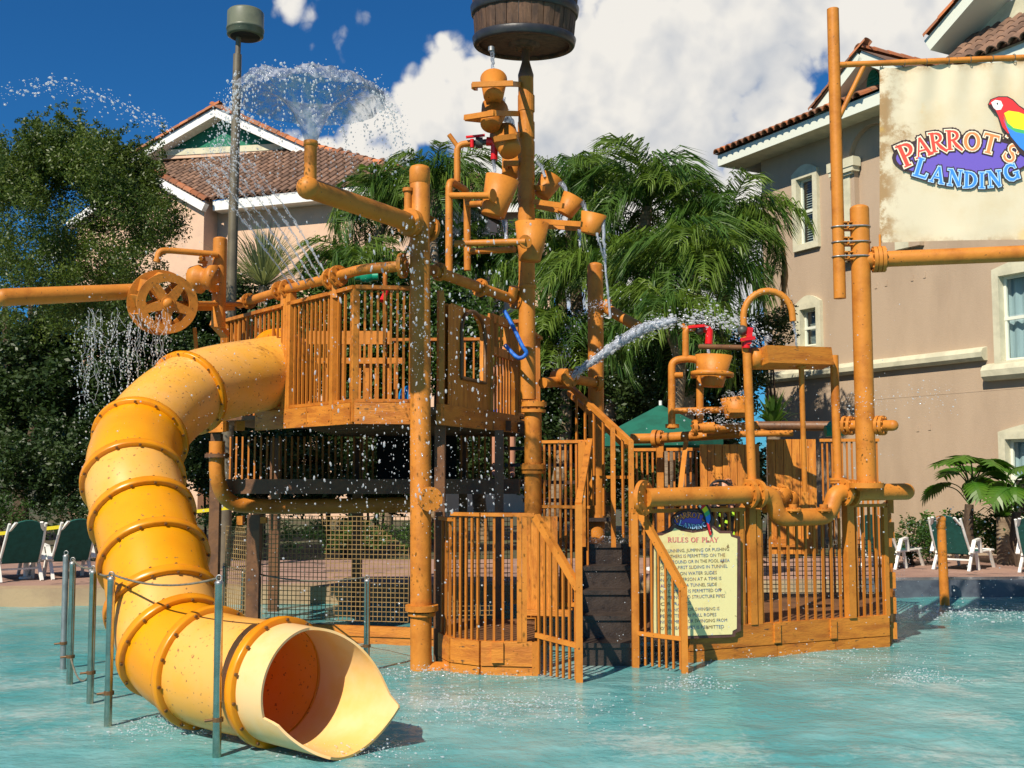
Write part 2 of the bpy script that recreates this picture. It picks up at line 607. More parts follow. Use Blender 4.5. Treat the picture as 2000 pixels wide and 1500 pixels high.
# ---- water
def water_mat():
    m = bpy.data.materials.new('pool_water')
    m.use_nodes = True
    t = m.node_tree
    b = t.nodes['Principled BSDF']
    tcn = t.nodes.new('ShaderNodeTexCoord')
    ob = tcn.outputs['Object']
    def noi(sc, det, stretch=(1, 1, 1), rough=.55):
        mp = t.nodes.new('ShaderNodeMapping')
        mp.inputs['Scale'].default_value = stretch
        t.links.new(ob, mp.inputs[0])
        n = t.nodes.new('ShaderNodeTexNoise')
        n.inputs['Scale'].default_value = sc
        n.inputs['Detail'].default_value = det
        n.inputs['Roughness'].default_value = rough
        t.links.new(mp.outputs[0], n.inputs['Vector'])
        return n.outputs[0]
    n1 = noi(6.5, 6, (1, 1.1, 1))
    n2 = noi(22, 3)
    hgt = mth(t, 'ADD', n1, mth(t, 'MULTIPLY', n2, .25))
    bp = t.nodes.new('ShaderNodeBump')
    bp.inputs['Strength'].default_value = .36
    bp.inputs['Distance'].default_value = .05
    t.links.new(hgt, bp.inputs['Height'])
    # milky, turbid turquoise with drifting foam
    cloudy = rng(t, noi(.9, 5), .38, .68, 0, 1)
    mx = t.nodes.new('ShaderNodeMix')
    mx.data_type = 'RGBA'
    mx.inputs['A'].default_value = (.105, .405, .42, 1)
    mx.inputs['B'].default_value = (.26, .54, .54, 1)
    t.links.new(cloudy, mx.inputs['Factor'])
    foam = rng(t, mth(t, 'ADD', mth(t, 'MULTIPLY', noi(.8, 4), .75), mth(t, 'MULTIPLY', noi(13, 5, rough=.75), .4)), .585, .72, 0, .6)
    mf = t.nodes.new('ShaderNodeMix')
    mf.data_type = 'RGBA'
    mf.inputs['B'].default_value = (.62, .68, .64, 1)
    t.links.new(mx.outputs['Result'], mf.inputs['A'])
    t.links.new(foam, mf.inputs['Factor'])
    t.links.new(mf.outputs['Result'], b.inputs['Base Color'])
    b.inputs['Roughness'].default_value = .10
    b.inputs['IOR'].default_value = 1.33
    b.inputs['Specular IOR Level'].default_value = .5
    t.links.new(bp.outputs[0], b.inputs['Normal'])
    tr = t.nodes.new('ShaderNodeBsdfTransparent')
    tr.inputs[0].default_value = (.55, .9, .9, 1)
    ms = t.nodes.new('ShaderNodeMixShader')
    ms.inputs[0].default_value = .72
    t.links.new(tr.outputs[0], ms.inputs[1])
    t.links.new(b.outputs[0], ms.inputs[2])
    t.links.new(ms.outputs[0], t.nodes['Material Output'].inputs[0])
    return m
M['water'] = water_mat()
M['poolfloor'] = mat('turquoise_pool_floor', (.08, .34, .36), (.06, .28, .31), 1.5, .7)

EA, EB = V((-8, 14.15, 0)), V((8, 15.55, 0))          # far edge of the pool
ed = (EB - EA).normalized()
def edge_y(x): return EA.y + (x - EA.x) * ed.y / ed.x
xs = [-40, -20, -10] + [-7.5 + .075 * i for i in range(201)] + [10, 20, 40]
ys = [-14, -5, 0, 2.5]
y = 3.6
while y < 15.7:
    ys.append(y)
    y += .03 + .0065 * (y - 3.6)
ys.append(18)
def wave(x, y):
    k = .0 if abs(x) > 8 or y < 3 else 1.0
    a = noise.noise(V((x * 1.1, y * 1.3, 0))) * .012 + noise.noise(V((x * 3.1 + 7, y * 3.6, 1.7))) * .010 + noise.noise(V((x * 8.3, y * 9.1, 4.2))) * .0055
    near = max(0, 1 - ((x - 2.1) ** 2 / 4 + (y - 6.6) ** 2 / 1.6))
    return k * (a * (1 + .8 * near) + near * .012 * noise.noise(V((x * 5.5 + 3, y * 6.5, 9.1))))
wb = MB()
nx = len(xs)
wb.add([(x, y, wave(x, y)) for y in ys for x in xs],
       [(j * nx + i, j * nx + i + 1, (j + 1) * nx + i + 1, (j + 1) * nx + i) for j in range(len(ys) - 1) for i in range(nx - 1)], True)
struct('pool_water', wb, M['water'])
struct('pool_floor', MB().add([(-40, -14, -.32), (40, -14, -.32), (40, 19, -.32), (-40, 19, -.32)], [(0, 1, 2, 3)]), M['poolfloor'])

# ---- deck beyond the pool: coping, pool wall, paving, planting ground
def along(s, back, z):
    q = EA + ed * s + V((-ed.y, ed.x, 0)) * back
    q.z = z
    return q
def slab(name, s0, s1, b0, b1, z0, z1, m):
    q = [along(s0, b0, z0), along(s1, b0, z0), along(s1, b1, z0), along(s0, b1, z0)]
    q2 = [V((p.x, p.y, z1)) for p in q]
    return struct(name, MB().add(q + q2, [(0, 3, 2, 1), (4, 5, 6, 7), (0, 1, 5, 4), (1, 2, 6, 5), (2, 3, 7, 6), (3, 0, 4, 7)]), m)
slab('pool_coping', -40, 12.9, 0, .42, -.32, .225, M['coping'])
slab('pool_shaded_tile_band', 12.9, 60, 0, .42, -.32, .235, M['shaded_tile'])  # tile band coloured dark for the banner's shadow lying on it
slab('pool_deck', -40, 60, .42, 4.6, -.1, .215, M['deckpave'])
struct('ground', MB().add([(-600, 12, .12), (-40, 10.5, .12), along(-40, 4.0, .12), along(60, 4.0, .12), (600, 20, .12), (600, 1200, .12), (-600, 1200, .12)],
                          [(0, 1, 2, 3, 4, 5, 6)]), M['soil'])
struct('near_deck', MB().box((0, -24, .0), (160, 20.2, .2)), M['deckpave'])

# ------------------------------------------------------------------ right building
wu = V((-.472, .882, 0)).normalized()
wnrm = V((-.882, -.472, 0)).normalized()
WO = V((9.02, 20, 0))
def W(u, w, z): return WO + wu * u + wnrm * w + V((0, 0, z))
def wp(px, py, w=0.0):
    d = ray(px, py)
    o = V((0, 0, H))
    t = ((WO + wnrm * w) - o).dot(wnrm) / d.dot(wnrm)
    q = o + d * t
    return (q - WO).dot(wu), q.z
B = thing('apartment_building', 'tan stucco three storey building with clay tiled roofs on the right behind the banner', 'building', WO)
def wbox(mb, u0, u1, w0, w1, z0, z1):
    q = [W(u0, w0, z0), W(u1, w0, z0), W(u1, w1, z0), W(u0, w1, z0), W(u0, w0, z1), W(u1, w0, z1), W(u1, w1, z1), W(u0, w1, z1)]
    return mb.add(q, [(0, 3, 2, 1), (4, 5, 6, 7), (0, 1, 5, 4), (1, 2, 6, 5), (2, 3, 7, 6), (3, 0, 4, 7)])
UC = wp(1490, 500)[0]                       # far corner
ZE = wp(1618, 242, .7)[1]                   # underside of the eave
ZB = wp(1706, 715, 0)[1]                    # belt course
# windows: px left, px right, py top, py bottom of glass, trims
WIN = [(1561, 1593, 347, 476, 'blind'), (1568, 1599, 603, 676, 'blind')]
wins = []
for (a, b, c, d, kd) in WIN:
    u0, u1 = wp(b, (c + d) / 2)[0], wp(a, (c + d) / 2)[0]
    z1, z0 = wp((a + b) / 2, c)[1], wp((a + b) / 2, d)[1]
    wins.append((u0, u1, z0, z1, kd))
u1 = wp(1958, 620)[0]
wins.append((u1 - 1.75, u1, wp(1958, 706)[1], wp(1958, 540)[1], 'curtain'))
u1 = wp(1970, 900)[0]
wins.append((u1 - 1.75, u1, wp(1970, 1010)[1], wp(1970, 858)[1], 'curtain'))
# a wall with openings: cells of a grid, those under a window left out
us = sorted(set([-14.0, UC] + [w[0] for w in wins] + [w[1] for w in wins]))
zs = sorted(set([.1, ZE + .5] + [w[2] for w in wins] + [w[3] for w in wins]))
mb = MB()
for i in range(len(us) - 1):
    for j in range(len(zs) - 1):
        uc, zc = (us[i] + us[i + 1]) / 2, (zs[j] + zs[j + 1]) / 2
        if any(w[0] < uc < w[1] and w[2] < zc < w[3] for w in wins):
            continue
        mb.add([W(us[i], 0, zs[j]), W(us[i], 0, zs[j + 1]), W(us[i + 1], 0, zs[j + 1]), W(us[i + 1], 0, zs[j])], [(0, 1, 2, 3)])
mb.add([W(UC, 0, .1), W(UC, 0, ZE + .5), W(UC, -14, ZE + .5), W(UC, -14, .1)], [(0, 1, 2, 3)])
mb.add([W(-14, -14, .1), W(-14, -14, ZE + .5), W(-14, 0, ZE + .5), W(-14, 0, .1)], [(0, 1, 2, 3)])
mb.add([W(UC, -14, .1), W(UC, -14, ZE + .5), W(-14, -14, ZE + .5), W(-14, -14, .1)], [(0, 1, 2, 3)])
mb.build('wall', M['stucco_r'], B)
for k, (u0, u1, z0, z1, kd) in enumerate(wins):
    f = MB()
    tw = .14
    for (a, b, c, d) in ((u0 - tw, u0, z0 - tw, z1 + tw), (u1, u1 + tw, z0 - tw, z1 + tw), (u0, u1, z1, z1 + tw), (u0, u1, z0 - tw, z0)):
        wbox(f, a, b, -.12, .09, c, d)
    # slightly arched head
    n = 8
    um, hw = (u0 + u1) / 2, (u1 - u0) / 2 + tw
    top = [W(um - hw + 2 * hw * i / n, .085, z1 + tw + .16 * sin(pi * i / n)) for i in range(n + 1)]
    f.poly(top, .08, wnrm)
    wf = f.build('window', M['cream_trim'], B)
    g = MB()
    zm = (z0 + z1) / 2
    for (a, b) in ((z0, zm - .03), (zm + .03, z1)):
        g.add([W(u0 + .05, -.09, a + .03), W(u0 + .05, -.09, b - .03), W(u1 - .05, -.09, b - .03), W(u1 - .05, -.09, a + .03)], [(0, 1, 2, 3)])
    g.build('pane', M['glass'], wf)
    s = MB()
    wbox(s, u0, u1, -.11, -.05, zm - .03, zm + .03)
    wbox(s, u0, u0 + .05, -.11, -.06, z0, z1)
    wbox(s, u1 - .05, u1, -.11, -.06, z0, z1)
    wbox(s, u0 + .05, u1 - .05, -.11, -.06, z1 - .05, z1)
    wbox(s, u0 + .05, u1 - .05, -.11, -.06, z0, z0 + .05)
    s.build('sash', M['pale'], wf)
    bl = MB()
    if kd == 'blind':
        ns = 24
        for i in range(ns):
            zz = z0 + .06 + (z1 - z0 - .12) * (i + .5) / ns
            q = [W(u0 + .05, -.17, zz - .012), W(u1 - .05, -.17, zz - .012), W(u1 - .05, -.215, zz + .022), W(u0 + .05, -.215, zz + .022)]
            bl.add(q, [(0, 1, 2, 3)])
        bl.build('blind', M['blind'], wf, stuff=True)
    else:
        nn = 30
        pts = [(u0 + (u1 - u0) * i / nn, -.2 + .03 * sin(i * 1.9)) for i in range(nn + 1)]
        zl = z0 if k != 3 else zm
        bl.add([W(a, b, zl) for a, b in pts] + [W(a, b, z1) for a, b in pts], [(i, i + 1, nn + 2 + i, nn + 1 + i) for i in range(nn)], True)
        bl.build('curtain', M['curtain'], wf)
    dk = MB()  # black sheet stands in for the unlit interior behind the glass
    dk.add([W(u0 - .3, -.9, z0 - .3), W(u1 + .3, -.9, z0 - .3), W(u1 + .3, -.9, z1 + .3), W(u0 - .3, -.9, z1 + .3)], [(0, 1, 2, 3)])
    dk.build('unlit_room_sheet', M['black'], wf)
# belt course, a rounded band; it drops and thickens under the right window
bl = MB()
uw3 = wins[2][1] + .35
prof = [(0, -.13), (.10, -.13), (.16, -.07), (.17, .02), (.13, .09), (0, .13)]
def band(mb, u0, u1, zc, sc=1.0):
    n = len(prof)
    mb.add([W(u0, a * sc, zc + b * sc) for a, b in prof] + [W(u1, a * sc, zc + b * sc) for a, b in prof],
           [(i, i + 1, n + i + 1, n + i) for i in range(n - 1)] + [tuple(range(n)), tuple(reversed(range(n, 2 * n)))])
band(bl, uw3, UC, ZB)
band(bl, -14, uw3, wins[2][2] - .18, 1.25)
bl.build('belt_course', M['cream_trim'], B)
jt = MB()
uj = wp(1852, 600)[0]
wbox(jt, uj - .008, uj + .008, -.02, .004, ZB + .15, ZE)
wbox(jt, -14, UC, -.02, .004, wp(1900, 765)[1] - .008, wp(1900, 765)[1] + .008)
jt.build('wall_joint', M['stucco_r'], B)
br = MB()
for (px, py) in ((1711, 558), (1731, 553), (1782, 543), (1806, 537), (1793, 837), (1816, 834)):
    u, z = wp(px, py)
    wbox(br, u - .03, u + .03, 0, .012, z - .06, z + .06)
br.build('wall_bracket', M['stucco_r'], B)
# eave: soffit, fascia, roof slope (hipped at the far end)
OV = .7
UE = UC + .75
e = MB()
wbox(e, -14, UE - .02, -.05, OV - .03, ZE + .02, ZE + .06)
e.build('soffit', M['cream_trim'], B)
e = MB()
wbox(e, -14, UE, OV - .03, OV, ZE, ZE + .27)
q = [W(UE, OV, ZE), W(UE + .03, OV, ZE)]
wbox(e, UE - .03, UE, -8, OV - .03, ZE, ZE + .27)
e.build('fascia', M['pale'], B)
zr = ZE + .30
RD, SL = 7.5, .42
e = MB()
e.add([W(-14, OV + .06, zr), W(UE + .06, OV + .06, zr), W(UE - RD, OV - RD, zr + RD * SL), W(-14, OV - RD, zr + RD * SL)], [(0, 1, 2, 3)])
e.add([W(UE + .06, OV + .06, zr), W(UE + .06, -14, zr), W(UE - RD, -14, zr + RD * SL), W(UE - RD, OV - RD, zr + RD * SL)], [(0, 1, 2, 3)])
e.build('roof', M['tile'], B)

def barrel_tile(L, r, n=6):
    """half round clay tile along +x, open below"""
    m = MB()
    for (rr, x0) in ((r, 0), (r * .82, L)):
        pass
    vs_ = []
    for x, rr in ((0, r), (L, r * .85)):
        for i in range(n + 1):
            a = pi * i / n
            vs_.append((x, cos(a) * rr, sin(a) * rr))
        for i in range(n + 1):
            a = pi * i / n
            vs_.append((x, cos(a) * rr * .8, sin(a) * rr * .8))
    k = n + 1
    fs = []
    for i in range(n):
        fs.append((i, i + 1, 2 * k + i + 1, 2 * k + i))
        fs.append((i + 1, i, k + i, k + i + 1))
    return m.add(vs_, fs, False)
tile_me = barrel_tile(.42, .11).mesh('roof_tile', M['tile_o'])
def tile_at(parent, p, ax, up, me, sc=1.0):
    ax = V(ax).normalized()
    y = V(up).cross(ax).normalized()
    z = ax.cross(y)
    return piece('roof_tile', me, parent, p, Matrix((ax, y, z)).transposed(), (sc, sc, sc))
# the two lowest tile courses along the visible eave
sl = (-wnrm + V((0, 0, SL))).normalized()
u = UE - .1
ulim = wp(1690, 215, OV)[0]
while u > ulim:
    for r_ in range(2):
        tile_at(B, W(u, OV + .12, zr - .02) + sl * .38 * r_, sl, (0, 0, 1), tile_me)
    u -= .215
# projecting gabled bay behind the banner
WB = .14
ub0, ub1 = wp(1645, 230, WB)[0], wp(1835, 200, WB)[0]
ua, za = wp(1711, 128, WB)
zs_ = wp(1648, 212, WB)[1]
um_ = ua - (ub0 - ua)
ga = MB()
# gable wall with an arched recess
ac, ar = wp(1701, 290, WB)[0], .62
az = wp(1690, 300, WB)[1]
zlo = wp(1700, 500, WB)[1]
n = 12
arc = [(ac + ar * cos(pi * i / n), az + ar * .95 * sin(pi * i / n)) for i in range(n + 1)]
ring_o = [(ub0, az)] + [(ub0 + (ua - ub0) * t, zs_ + (za - zs_) * t) for t in (0, .35, .7, 1)] + [(ua + (um_ - ua) * t, za + (zs_ - za) * t) for t in (.3, .65, 1)] + [(um_, az)]
# triangulate between arch and outline with a fan of quads
def lerp_ring(r, t):
    L = [0]
    for i in range(len(r) - 1):
        L.append(L[-1] + math.dist(r[i], r[i + 1]))
    s = t * L[-1]
    for i in range(len(r) - 1):
        if s <= L[i + 1] + 1e-9:
            f = (s - L[i]) / max(1e-9, L[i + 1] - L[i])
            return (r[i][0] + (r[i + 1][0] - r[i][0]) * f, r[i][1] + (r[i + 1][1] - r[i][1]) * f)
    return r[-1]
K = 36
A_ = [lerp_ring(arc, i / K) for i in range(K + 1)]
O_ = [lerp_ring(ring_o, i / K) for i in range(K + 1)]
ga.add([W(a, WB, z) for a, z in A_] + [W(a, WB, z) for a, z in O_] + [W(a, WB - .38, z) for a, z in A_],
       [(i, i + 1, K + 2 + i, K + 1 + i) for i in range(K)] + [(i + 1, i, 2 * K + 2 + i, 2 * K + 3 + i) for i in range(K)])
wbox(ga, ub0 - .0, ub0 - .3, .001, WB, zlo, az)
wbox(ga, um_, um_ + .3, .001, WB, zlo, az)
ga.build('gable_bay', M['stucco_r'], B)
cp_ = MB()
for uu in (ac + ar - .02, ac - ar - .3):
    wbox(cp_, uu, uu + .34, .05, WB + .02, zlo, az - .35)
    n_ = 6
    prof_ = [(.0, -.35), (.10, -.3), (.18, -.2), (.22, -.08), (.22, 0)]
    for i in range(len(prof_) - 1):
        g0, z0_ = prof_[i]
        g1, z1_ = prof_[i + 1]
        wbox(cp_, uu - g1, uu + .34 + g1, .05, WB + .02 + g1 * .5, az + z0_, az + z1_)
cp_.build('pilaster', M['cream_trim'], B)
vt = MB()
uv, zv = wp(1708, 168, WB)
vt.poly([W(uv + .17 * cos(2 * pi * i / 20), WB + .05, zv + .34 * sin(2 * pi * i / 20)) for i in range(20)], .05, wnrm)
v_ = vt.build('vent', M['green_sid'], B)
sl_ = MB()
for i in range(7):
    zz = zv - .24 + i * .08
    hw_ = .13 * sqrt(max(.05, 1 - ((zz - zv) / .33) ** 2))
    wbox(sl_, uv - hw_, uv + hw_, WB + .05, WB + .075, zz - .02, zz + .015)
sl_.build('louvre', M['green_sid'], v_)
rk = MB()
for s_ in (0, 1):
    ue_ = ub0 + .35 if s_ == 0 else um_ - .35
    ze_ = zs_ - (za - zs_) / (ub0 - ua) * .35
    a_ = W(ue_, WB + .22, ze_ + .12)
    b_ = W(ua, WB + .22, za + .12)
    rk.beam(a_, b_, .5, .22, (0, 0, 1))
rk.build('fascia', M['pale'], B)
rf = MB()
for s_ in (0, 1):
    ue_ = ub0 + .45 if s_ == 0 else um_ - .45
    ze_ = zs_ - (za - zs_) / (ub0 - ua) * .45
    rf.add([W(ue_, WB + .52, ze_ + .26), W(ua, WB + .52, za + .27), W(ua, -8, za + .27), W(ue_, -8, ze_ + .26)], [(0, 1, 2, 3)])
rf.build('gable_roof', M['tile'], B)
L_ = W(ua, WB + .5, za + .28) - W(ub0 + .45, WB + .5, zs_ + .1)
nt = 7
for i in range(nt):
    tile_at(B, W(ub0 + .45, WB + .42, zs_ + .02) + (W(ua, WB + .42, za + .26) - W(ub0 + .45, WB + .42, zs_ + .02)) * (i / nt),
            L_, (0, 0, 1), tile_me, 1.15)
for i in range(9):
    tile_at(B, W(ua, WB + .5 - .4 * i, za + .26), -wnrm, (0, 0, 1), tile_me, 1.15)
# upper gable with green siding over a tiled skirt
uq, zq = wp(1872, 100, WB)
ux, zx = wp(1995, -38, WB)
gs = MB()
gs.add([W(uq - .3, .2, zq - .1), W(ux, .2, zx - .4), W(ux - 3, .2, zx - .4), W(ux - 3, .2, zq - .1)], [(0, 1, 2, 3)])
gs.build('gable_siding', M['green_sid'], B)
gs = MB()
ngs = 12
for i in range(ngs):
    zz = zq + .55 + (zx - zq) * i / ngs
    uu = uq - .5 + (ux - uq) * (zz - zq + .3) / (zx - zq)
    wbox(gs, ux - 2.8, uu, .2, .23, zz, zz + (zx - zq) / ngs * .75)
gs.build('siding_board', M['green_sid'], B, stuff=True)
gs = MB()
wbox(gs, ux - 3, uq - .55, .2, .26, zq + .12, zq + .48)
gs.build('frieze', M['cream_trim'], B)
gs = MB()
gs.beam(W(uq, .6, zq - .05), W(ux, .6, zx - .05), .8, .26)
gs.build('fascia', M['pale'], B)
d_ = W(ux, .95, zx + .1) - W(uq, .95, zq + .1)
nt = int(d_.length / .4)
for i in range(nt):
    tile_at(B, W(uq, .95, zq + .1) + d_ * (i / nt), d_, (0, 0, 1), tile_me, 1.3)
sk = MB()
u9 = wp(1842, 118, 1.2)[0]
z8 = wp(1925, 108, 1.2)[1]
sk.add([W(u9, 1.25, z8 - .02), W(-14, 1.25, z8 - .02), W(-14, -.1, z8 + 1.1), W(u9, -.1, z8 + 1.1)], [(0, 1, 2, 3)])
sk.build('skirt_roof', M['tile'], B)
skt = MB()
uu = u9
base = barrel_tile(.42, .115)
sl2 = (-wnrm + V((0, 0, .82))).normalized()
tile_b = barrel_tile(.42, .115).mesh('roof_tile', M['tile'])
while uu > -3.4:
    for r_ in range(4):
        tile_at(B, W(uu, 1.32, z8 - .03) + sl2 * .37 * r_, sl2, (0, 0, 1), tile_b)
    uu -= .225
gf = MB()
wbox(gf, -14, u9, 1.18, 1.22, z8 - .32, z8 - .05)
gf.build('fascia', M['pale'], B)

# ------------------------------------------------------------------ left building
LO = P(407, 404, 40)
lu = V((.939, -.344, 0)).normalized()
ln = V((-.344, -.939, 0)).normalized()
def L(u, w, z): return LO + lu * u + ln * w + V((0, 0, z))
def lp(px, py, w=0.0):
    d = ray(px, py)
    o = V((0, 0, H))
    t = ((LO + ln * w) - o).dot(ln) / d.dot(ln)
    return o + d * t
def luz(px, py, w=0.0):
    q = lp(px, py, w) - LO
    return q.dot(lu), q.z
LB = thing('gabled_building', 'peach stucco building with brown tiled roof and green gable behind the left tree', 'building', V((LO.x, LO.y, 0.1)))
RUN, RISE = 5.14, 3.34
ur = 9.0
m_ = MB()
zb = -(LO.z - .1)
def lquad(mb, *q): return mb.add([L(*p) for p in q], [tuple(range(len(q)))])
lquad(m_, (0, -.6, zb), (ur, -.6, zb), (ur, -.6, 0), (0, -.6, 0))
lquad(m_, (0, -.6, zb), (0, -.6, .3), (0, .25, .3), (0, .25, zb))
lquad(m_, (ur, -.6, zb), (ur, -12, zb), (ur, -12, 0), (ur, -.6, 0))
# front gable wing on the left
wl_, wz = luz(285, 340, .25)
lquad(m_, (0, .25, zb), (0, .25, -.15), (wl_, .25, wz - .1), (wl_ * 2.2, .25, -.3), (wl_ * 2.2, .25, zb))
m_.build('wall', M['stucco_l'], LB)
m_ = MB()
m_.beam(L(.12, .35, -.12), L(wl_, .35, wz), .25, .30)
m_.beam(L(wl_, .352, wz), L(wl_ * 2.3, .352, -.35), .25, .30)
m_.beam(L(.25, .05, .0), L(ur, .05, .0), .06, .36)
m_.build('fascia', M['white'], LB)
m_ = MB()
lquad(m_, (.2, .0, -.16), (ur, .0, -.16), (ur, -.62, -.16), (.2, -.62, -.16))
m_.build('soffit', M['white'], LB)
roof = MB()
utop = luz(604, 302, -RUN + .2)[0]
lquad(roof, (-.3, .1, .2), (ur, .1, .2), (utop, -RUN, RISE + .2), (-7.5, -RUN, RISE + .2))
lquad(roof, (ur, .1, .2), (ur, -14, .2), (utop, -14, RISE + .2), (utop, -RUN, RISE + .2))
roof.build('roof', M['tile'], LB)
lsl = (-ln * RUN + V((0, 0, RISE))).normalized()
SLN = sqrt(RUN * RUN + RISE * RISE)
tile_c = barrel_tile(.60, .155, 4).mesh('roof_tile', M['tile'])
rows, tw = 11, .335
cnt = 0
rest = MB()
for r_ in range(rows):
    u = -.2 - 6.8 * (r_ / rows)
    while u < ur - .15 + (utop - ur) * (r_ / rows):
        p0 = L(u, .14, .2) + lsl * SLN * (r_ / rows)
        pp = p0 - V((0, 0, H))
        pxx = 1000 + p0.x / p0.y * F
        if pxx > 240 and cnt < 300 and pxx < 700:
            tile_at(LB, p0, lsl, (0, 0, 1), tile_c)
            cnt += 1
        else:
            y_ = V((0, 0, 1)).cross(lsl).normalized()
            z_ = lsl.cross(y_)
            tb = barrel_tile(.60, .155, 3)
            rest.add([p0 + lsl * a + y_ * b + z_ * c for a, b, c in tb.v], tb.f)
        u += tw
rest.build('roof_tile_field', M['tile'], LB, stuff=True)
# pediment
PW = -RUN + .2
apx = lp(428, 236, PW)
lef = lp(262, 332, PW)
M['tile_pick'] = None
rig = lp(598, 312, PW)
def PD(q, f):                               # offset forward
    return q + ln * f
g_ = MB()
g_.add([lp(275, 312, PW + .1), lp(428, 222, PW + .1), lp(598, 296, PW + .1)], [(0, 1, 2)])
g_.build('gable_siding', M['green_sid'], LB)
g_ = MB()
g_.beam(lp(292, 301, PW + .2), lp(582, 285, PW + .2), .12, .26)
g_.build('frieze', M['cream_trim'], LB)
g_ = MB()
a_, b_, c_ = lp(250, 325, PW + .4), lp(427, 222, PW + .4), lp(602, 301, PW + .4)
g_.beam(a_, b_, .55, .34)
g_.beam(b_, c_, .55, .34)
MB().beam(lp(290, 310, PW + .18), lp(590, 294, PW + .18), .1, .14).build('flashing', M['stucco_l'], LB)
g_.build('fascia', M['white'], LB)
g_ = MB()
up = V((0, 0, .22))
bk = ln * -9
g_.add([a_ + ln * .32 + up, b_ + ln * .32 + up, b_ + bk + up, a_ + bk + up], [(0, 1, 2, 3)])
g_.add([b_ + ln * .32 + up, c_ + ln * .32 + up, c_ + bk + up, b_ + bk + up], [(0, 1, 2, 3)])
g_.build('gable_roof', M['tile'], LB)
for (p, q, nn) in ((a_, b_, 11), (c_, b_, 10)):
    for i in range(nn):
        tile_at(LB, p + (q - p) * (i / nn) + ln * .2 + V((0, 0, .22)), q - p, (0, 0, 1), tile_me, 1.75)
pr, qr = L(.2, .4, .1), L(wl_, .4, wz + .24)
for i in range(9):
    tile_at(LB, pr + (qr - pr) * (i / 9), qr - pr, (0, 0, 1), tile_me, 1.6)
# hip from the right end of the pediment down to the wing
hp0, hp1 = lp(603, 300, PW), lp(690, 322, PW - 1)
h0_, h1_ = L(ur, .12, .25), L(utop, -RUN, RISE + .27)
for i in range(14):
    tile_at(LB, h0_ + (h1_ - h0_) * (i / 14), h1_ - h0_, (0, 0, 1), tile_me, 1.5)
# right wing
LW = thing('building_wing', 'peach wing with low tiled roof half hidden by palms behind the bucket column', 'building', P(840, 940, 43))
a0, a1 = P(640, 402, 43), P(1080, 396, 43)
b0, b1 = P(640, 346, 49), P(1080, 341, 49)
MB().add([a0, a1, b1, b0], [(0, 1, 2, 3)]).build('roof', M['tile'], LW)
MB().beam(a0 - V((0, 0, .18)), a1 - V((0, 0, .18)), .1, .36).build('fascia', M['white'], LW)
MB().add([P(640, 405, 43.7), P(1080, 400, 43.7), P(1080, 940, 43.7), P(640, 940, 43.7)], [(0, 1, 2, 3)]).build('wall', M['stucco_l'], LW)
ws = (b0 - a0).normalized()
wx = (a1 - a0).normalized()
mm = MB()
tb = barrel_tile(.62, .16, 3)
y_ = V((0, 0, 1)).cross(ws).normalized()
z_ = ws.cross(y_)
for r_ in range(int((b0 - a0).length / .58)):
    for c_i in range(int((a1 - a0).length / .36)):
        p0 = a0 + ws * r_ * .58 + wx * c_i * .36 + V((0, 0, .02))
        mm.add([p0 + ws * a + y_ * b + z_ * c for a, b, c in tb.v], tb.f)
mm.build('roof_tile_field', M['tile'], LW, stuff=True)

# ------------------------------------------------------------------ trees, palms, shrubs
def leaf_mass(clumps, per, size, rad, mb=None, droop=.0, aspect=.5, sq=1.0):
    """many small leaves spread round clump centres"""
    mb = mb or MB()
    vs_, fs = mb.v, mb.f
    for (c, cr) in clumps:
        for _ in range(max(6, int(per * min(1.4, (cr / .24) ** 1.6)))):
            d = V((random.gauss(0, 1), random.gauss(0, 1), random.gauss(0, 1) * sq))
            d = d / (d.length + 1e-6) * cr * (random.random() ** .45)
            p = c + d
            ax = V((random.gauss(0, 1), random.gauss(0, 1), random.gauss(0, .6) - droop)).normalized()
            sd = ax.cross(V((random.gauss(0, 1), random.gauss(0, 1), random.gauss(0, 1)))).normalized()
            l_ = size * U(.6, 1.3)
            w_ = l_ * aspect
            o = len(vs_)
            vs_ += [tuple(p - sd * w_ * .5), tuple(p + ax * l_ * .5 - sd * w_ * .1), tuple(p + sd * w_ * .5), tuple(p - ax * l_ * .5)]
            fs.append((o, o + 1, o + 2, o + 3))
    mb.s += [False] * (len(fs) - len(mb.s))
    return mb

# the oak at the left
oy = 17.0
OK = thing('oak_tree', 'tall dense dark green tree at the left edge behind the loungers', 'tree', G(45, 1062, .2))
tb0 = ROOT[OK.name]
m_ = MB()
base = tb0 + V((0, 0, -.1))
def seg(px, py, dy=0): return P(px, py, tb0.y + dy)
limbs = [([base, seg(38, 950), seg(28, 860, .1), seg(18, 760, .1), seg(10, 600)], [.17, .15, .12, .10, .06]),
         ([seg(38, 950), seg(60, 860, -.2), seg(85, 760, -.2), seg(110, 600), seg(130, 450)], [.13, .10, .08, .07, .05]),
         ([seg(36, 900), seg(55, 830, .3), seg(60, 700, .4), seg(60, 500, .3)], [.1, .08, .07, .05]),
         ([seg(85, 760, -.2), seg(165, 690), seg(190, 600), seg(230, 480)], [.07, .07, .06, .04])]
for pts, rr in limbs:
    sp = spline(pts, 4)
    rs = []
    for i in range(len(sp)):
        t = i / (len(sp) - 1) * (len(rr) - 1)
        k = min(int(t), len(rr) - 2)
        rs.append(rr[k] + (rr[k + 1] - rr[k]) * (t - k))
    m_.tube(sp, rs, 9)
m_.build('trunk', M['bark'], OK)
cl = []
blobs = [(90, 400, 120, 150), (200, 420, 120, 130), (60, 560, 130, 110), (185, 590, 110, 80), (260, 470, 80, 95), (-40, 470, 120, 190), (300, 430, 45, 55),
         (120, 310, 85, 60), (210, 330, 60, 60), (30, 340, 70, 70), (100, 500, 180, 150)]
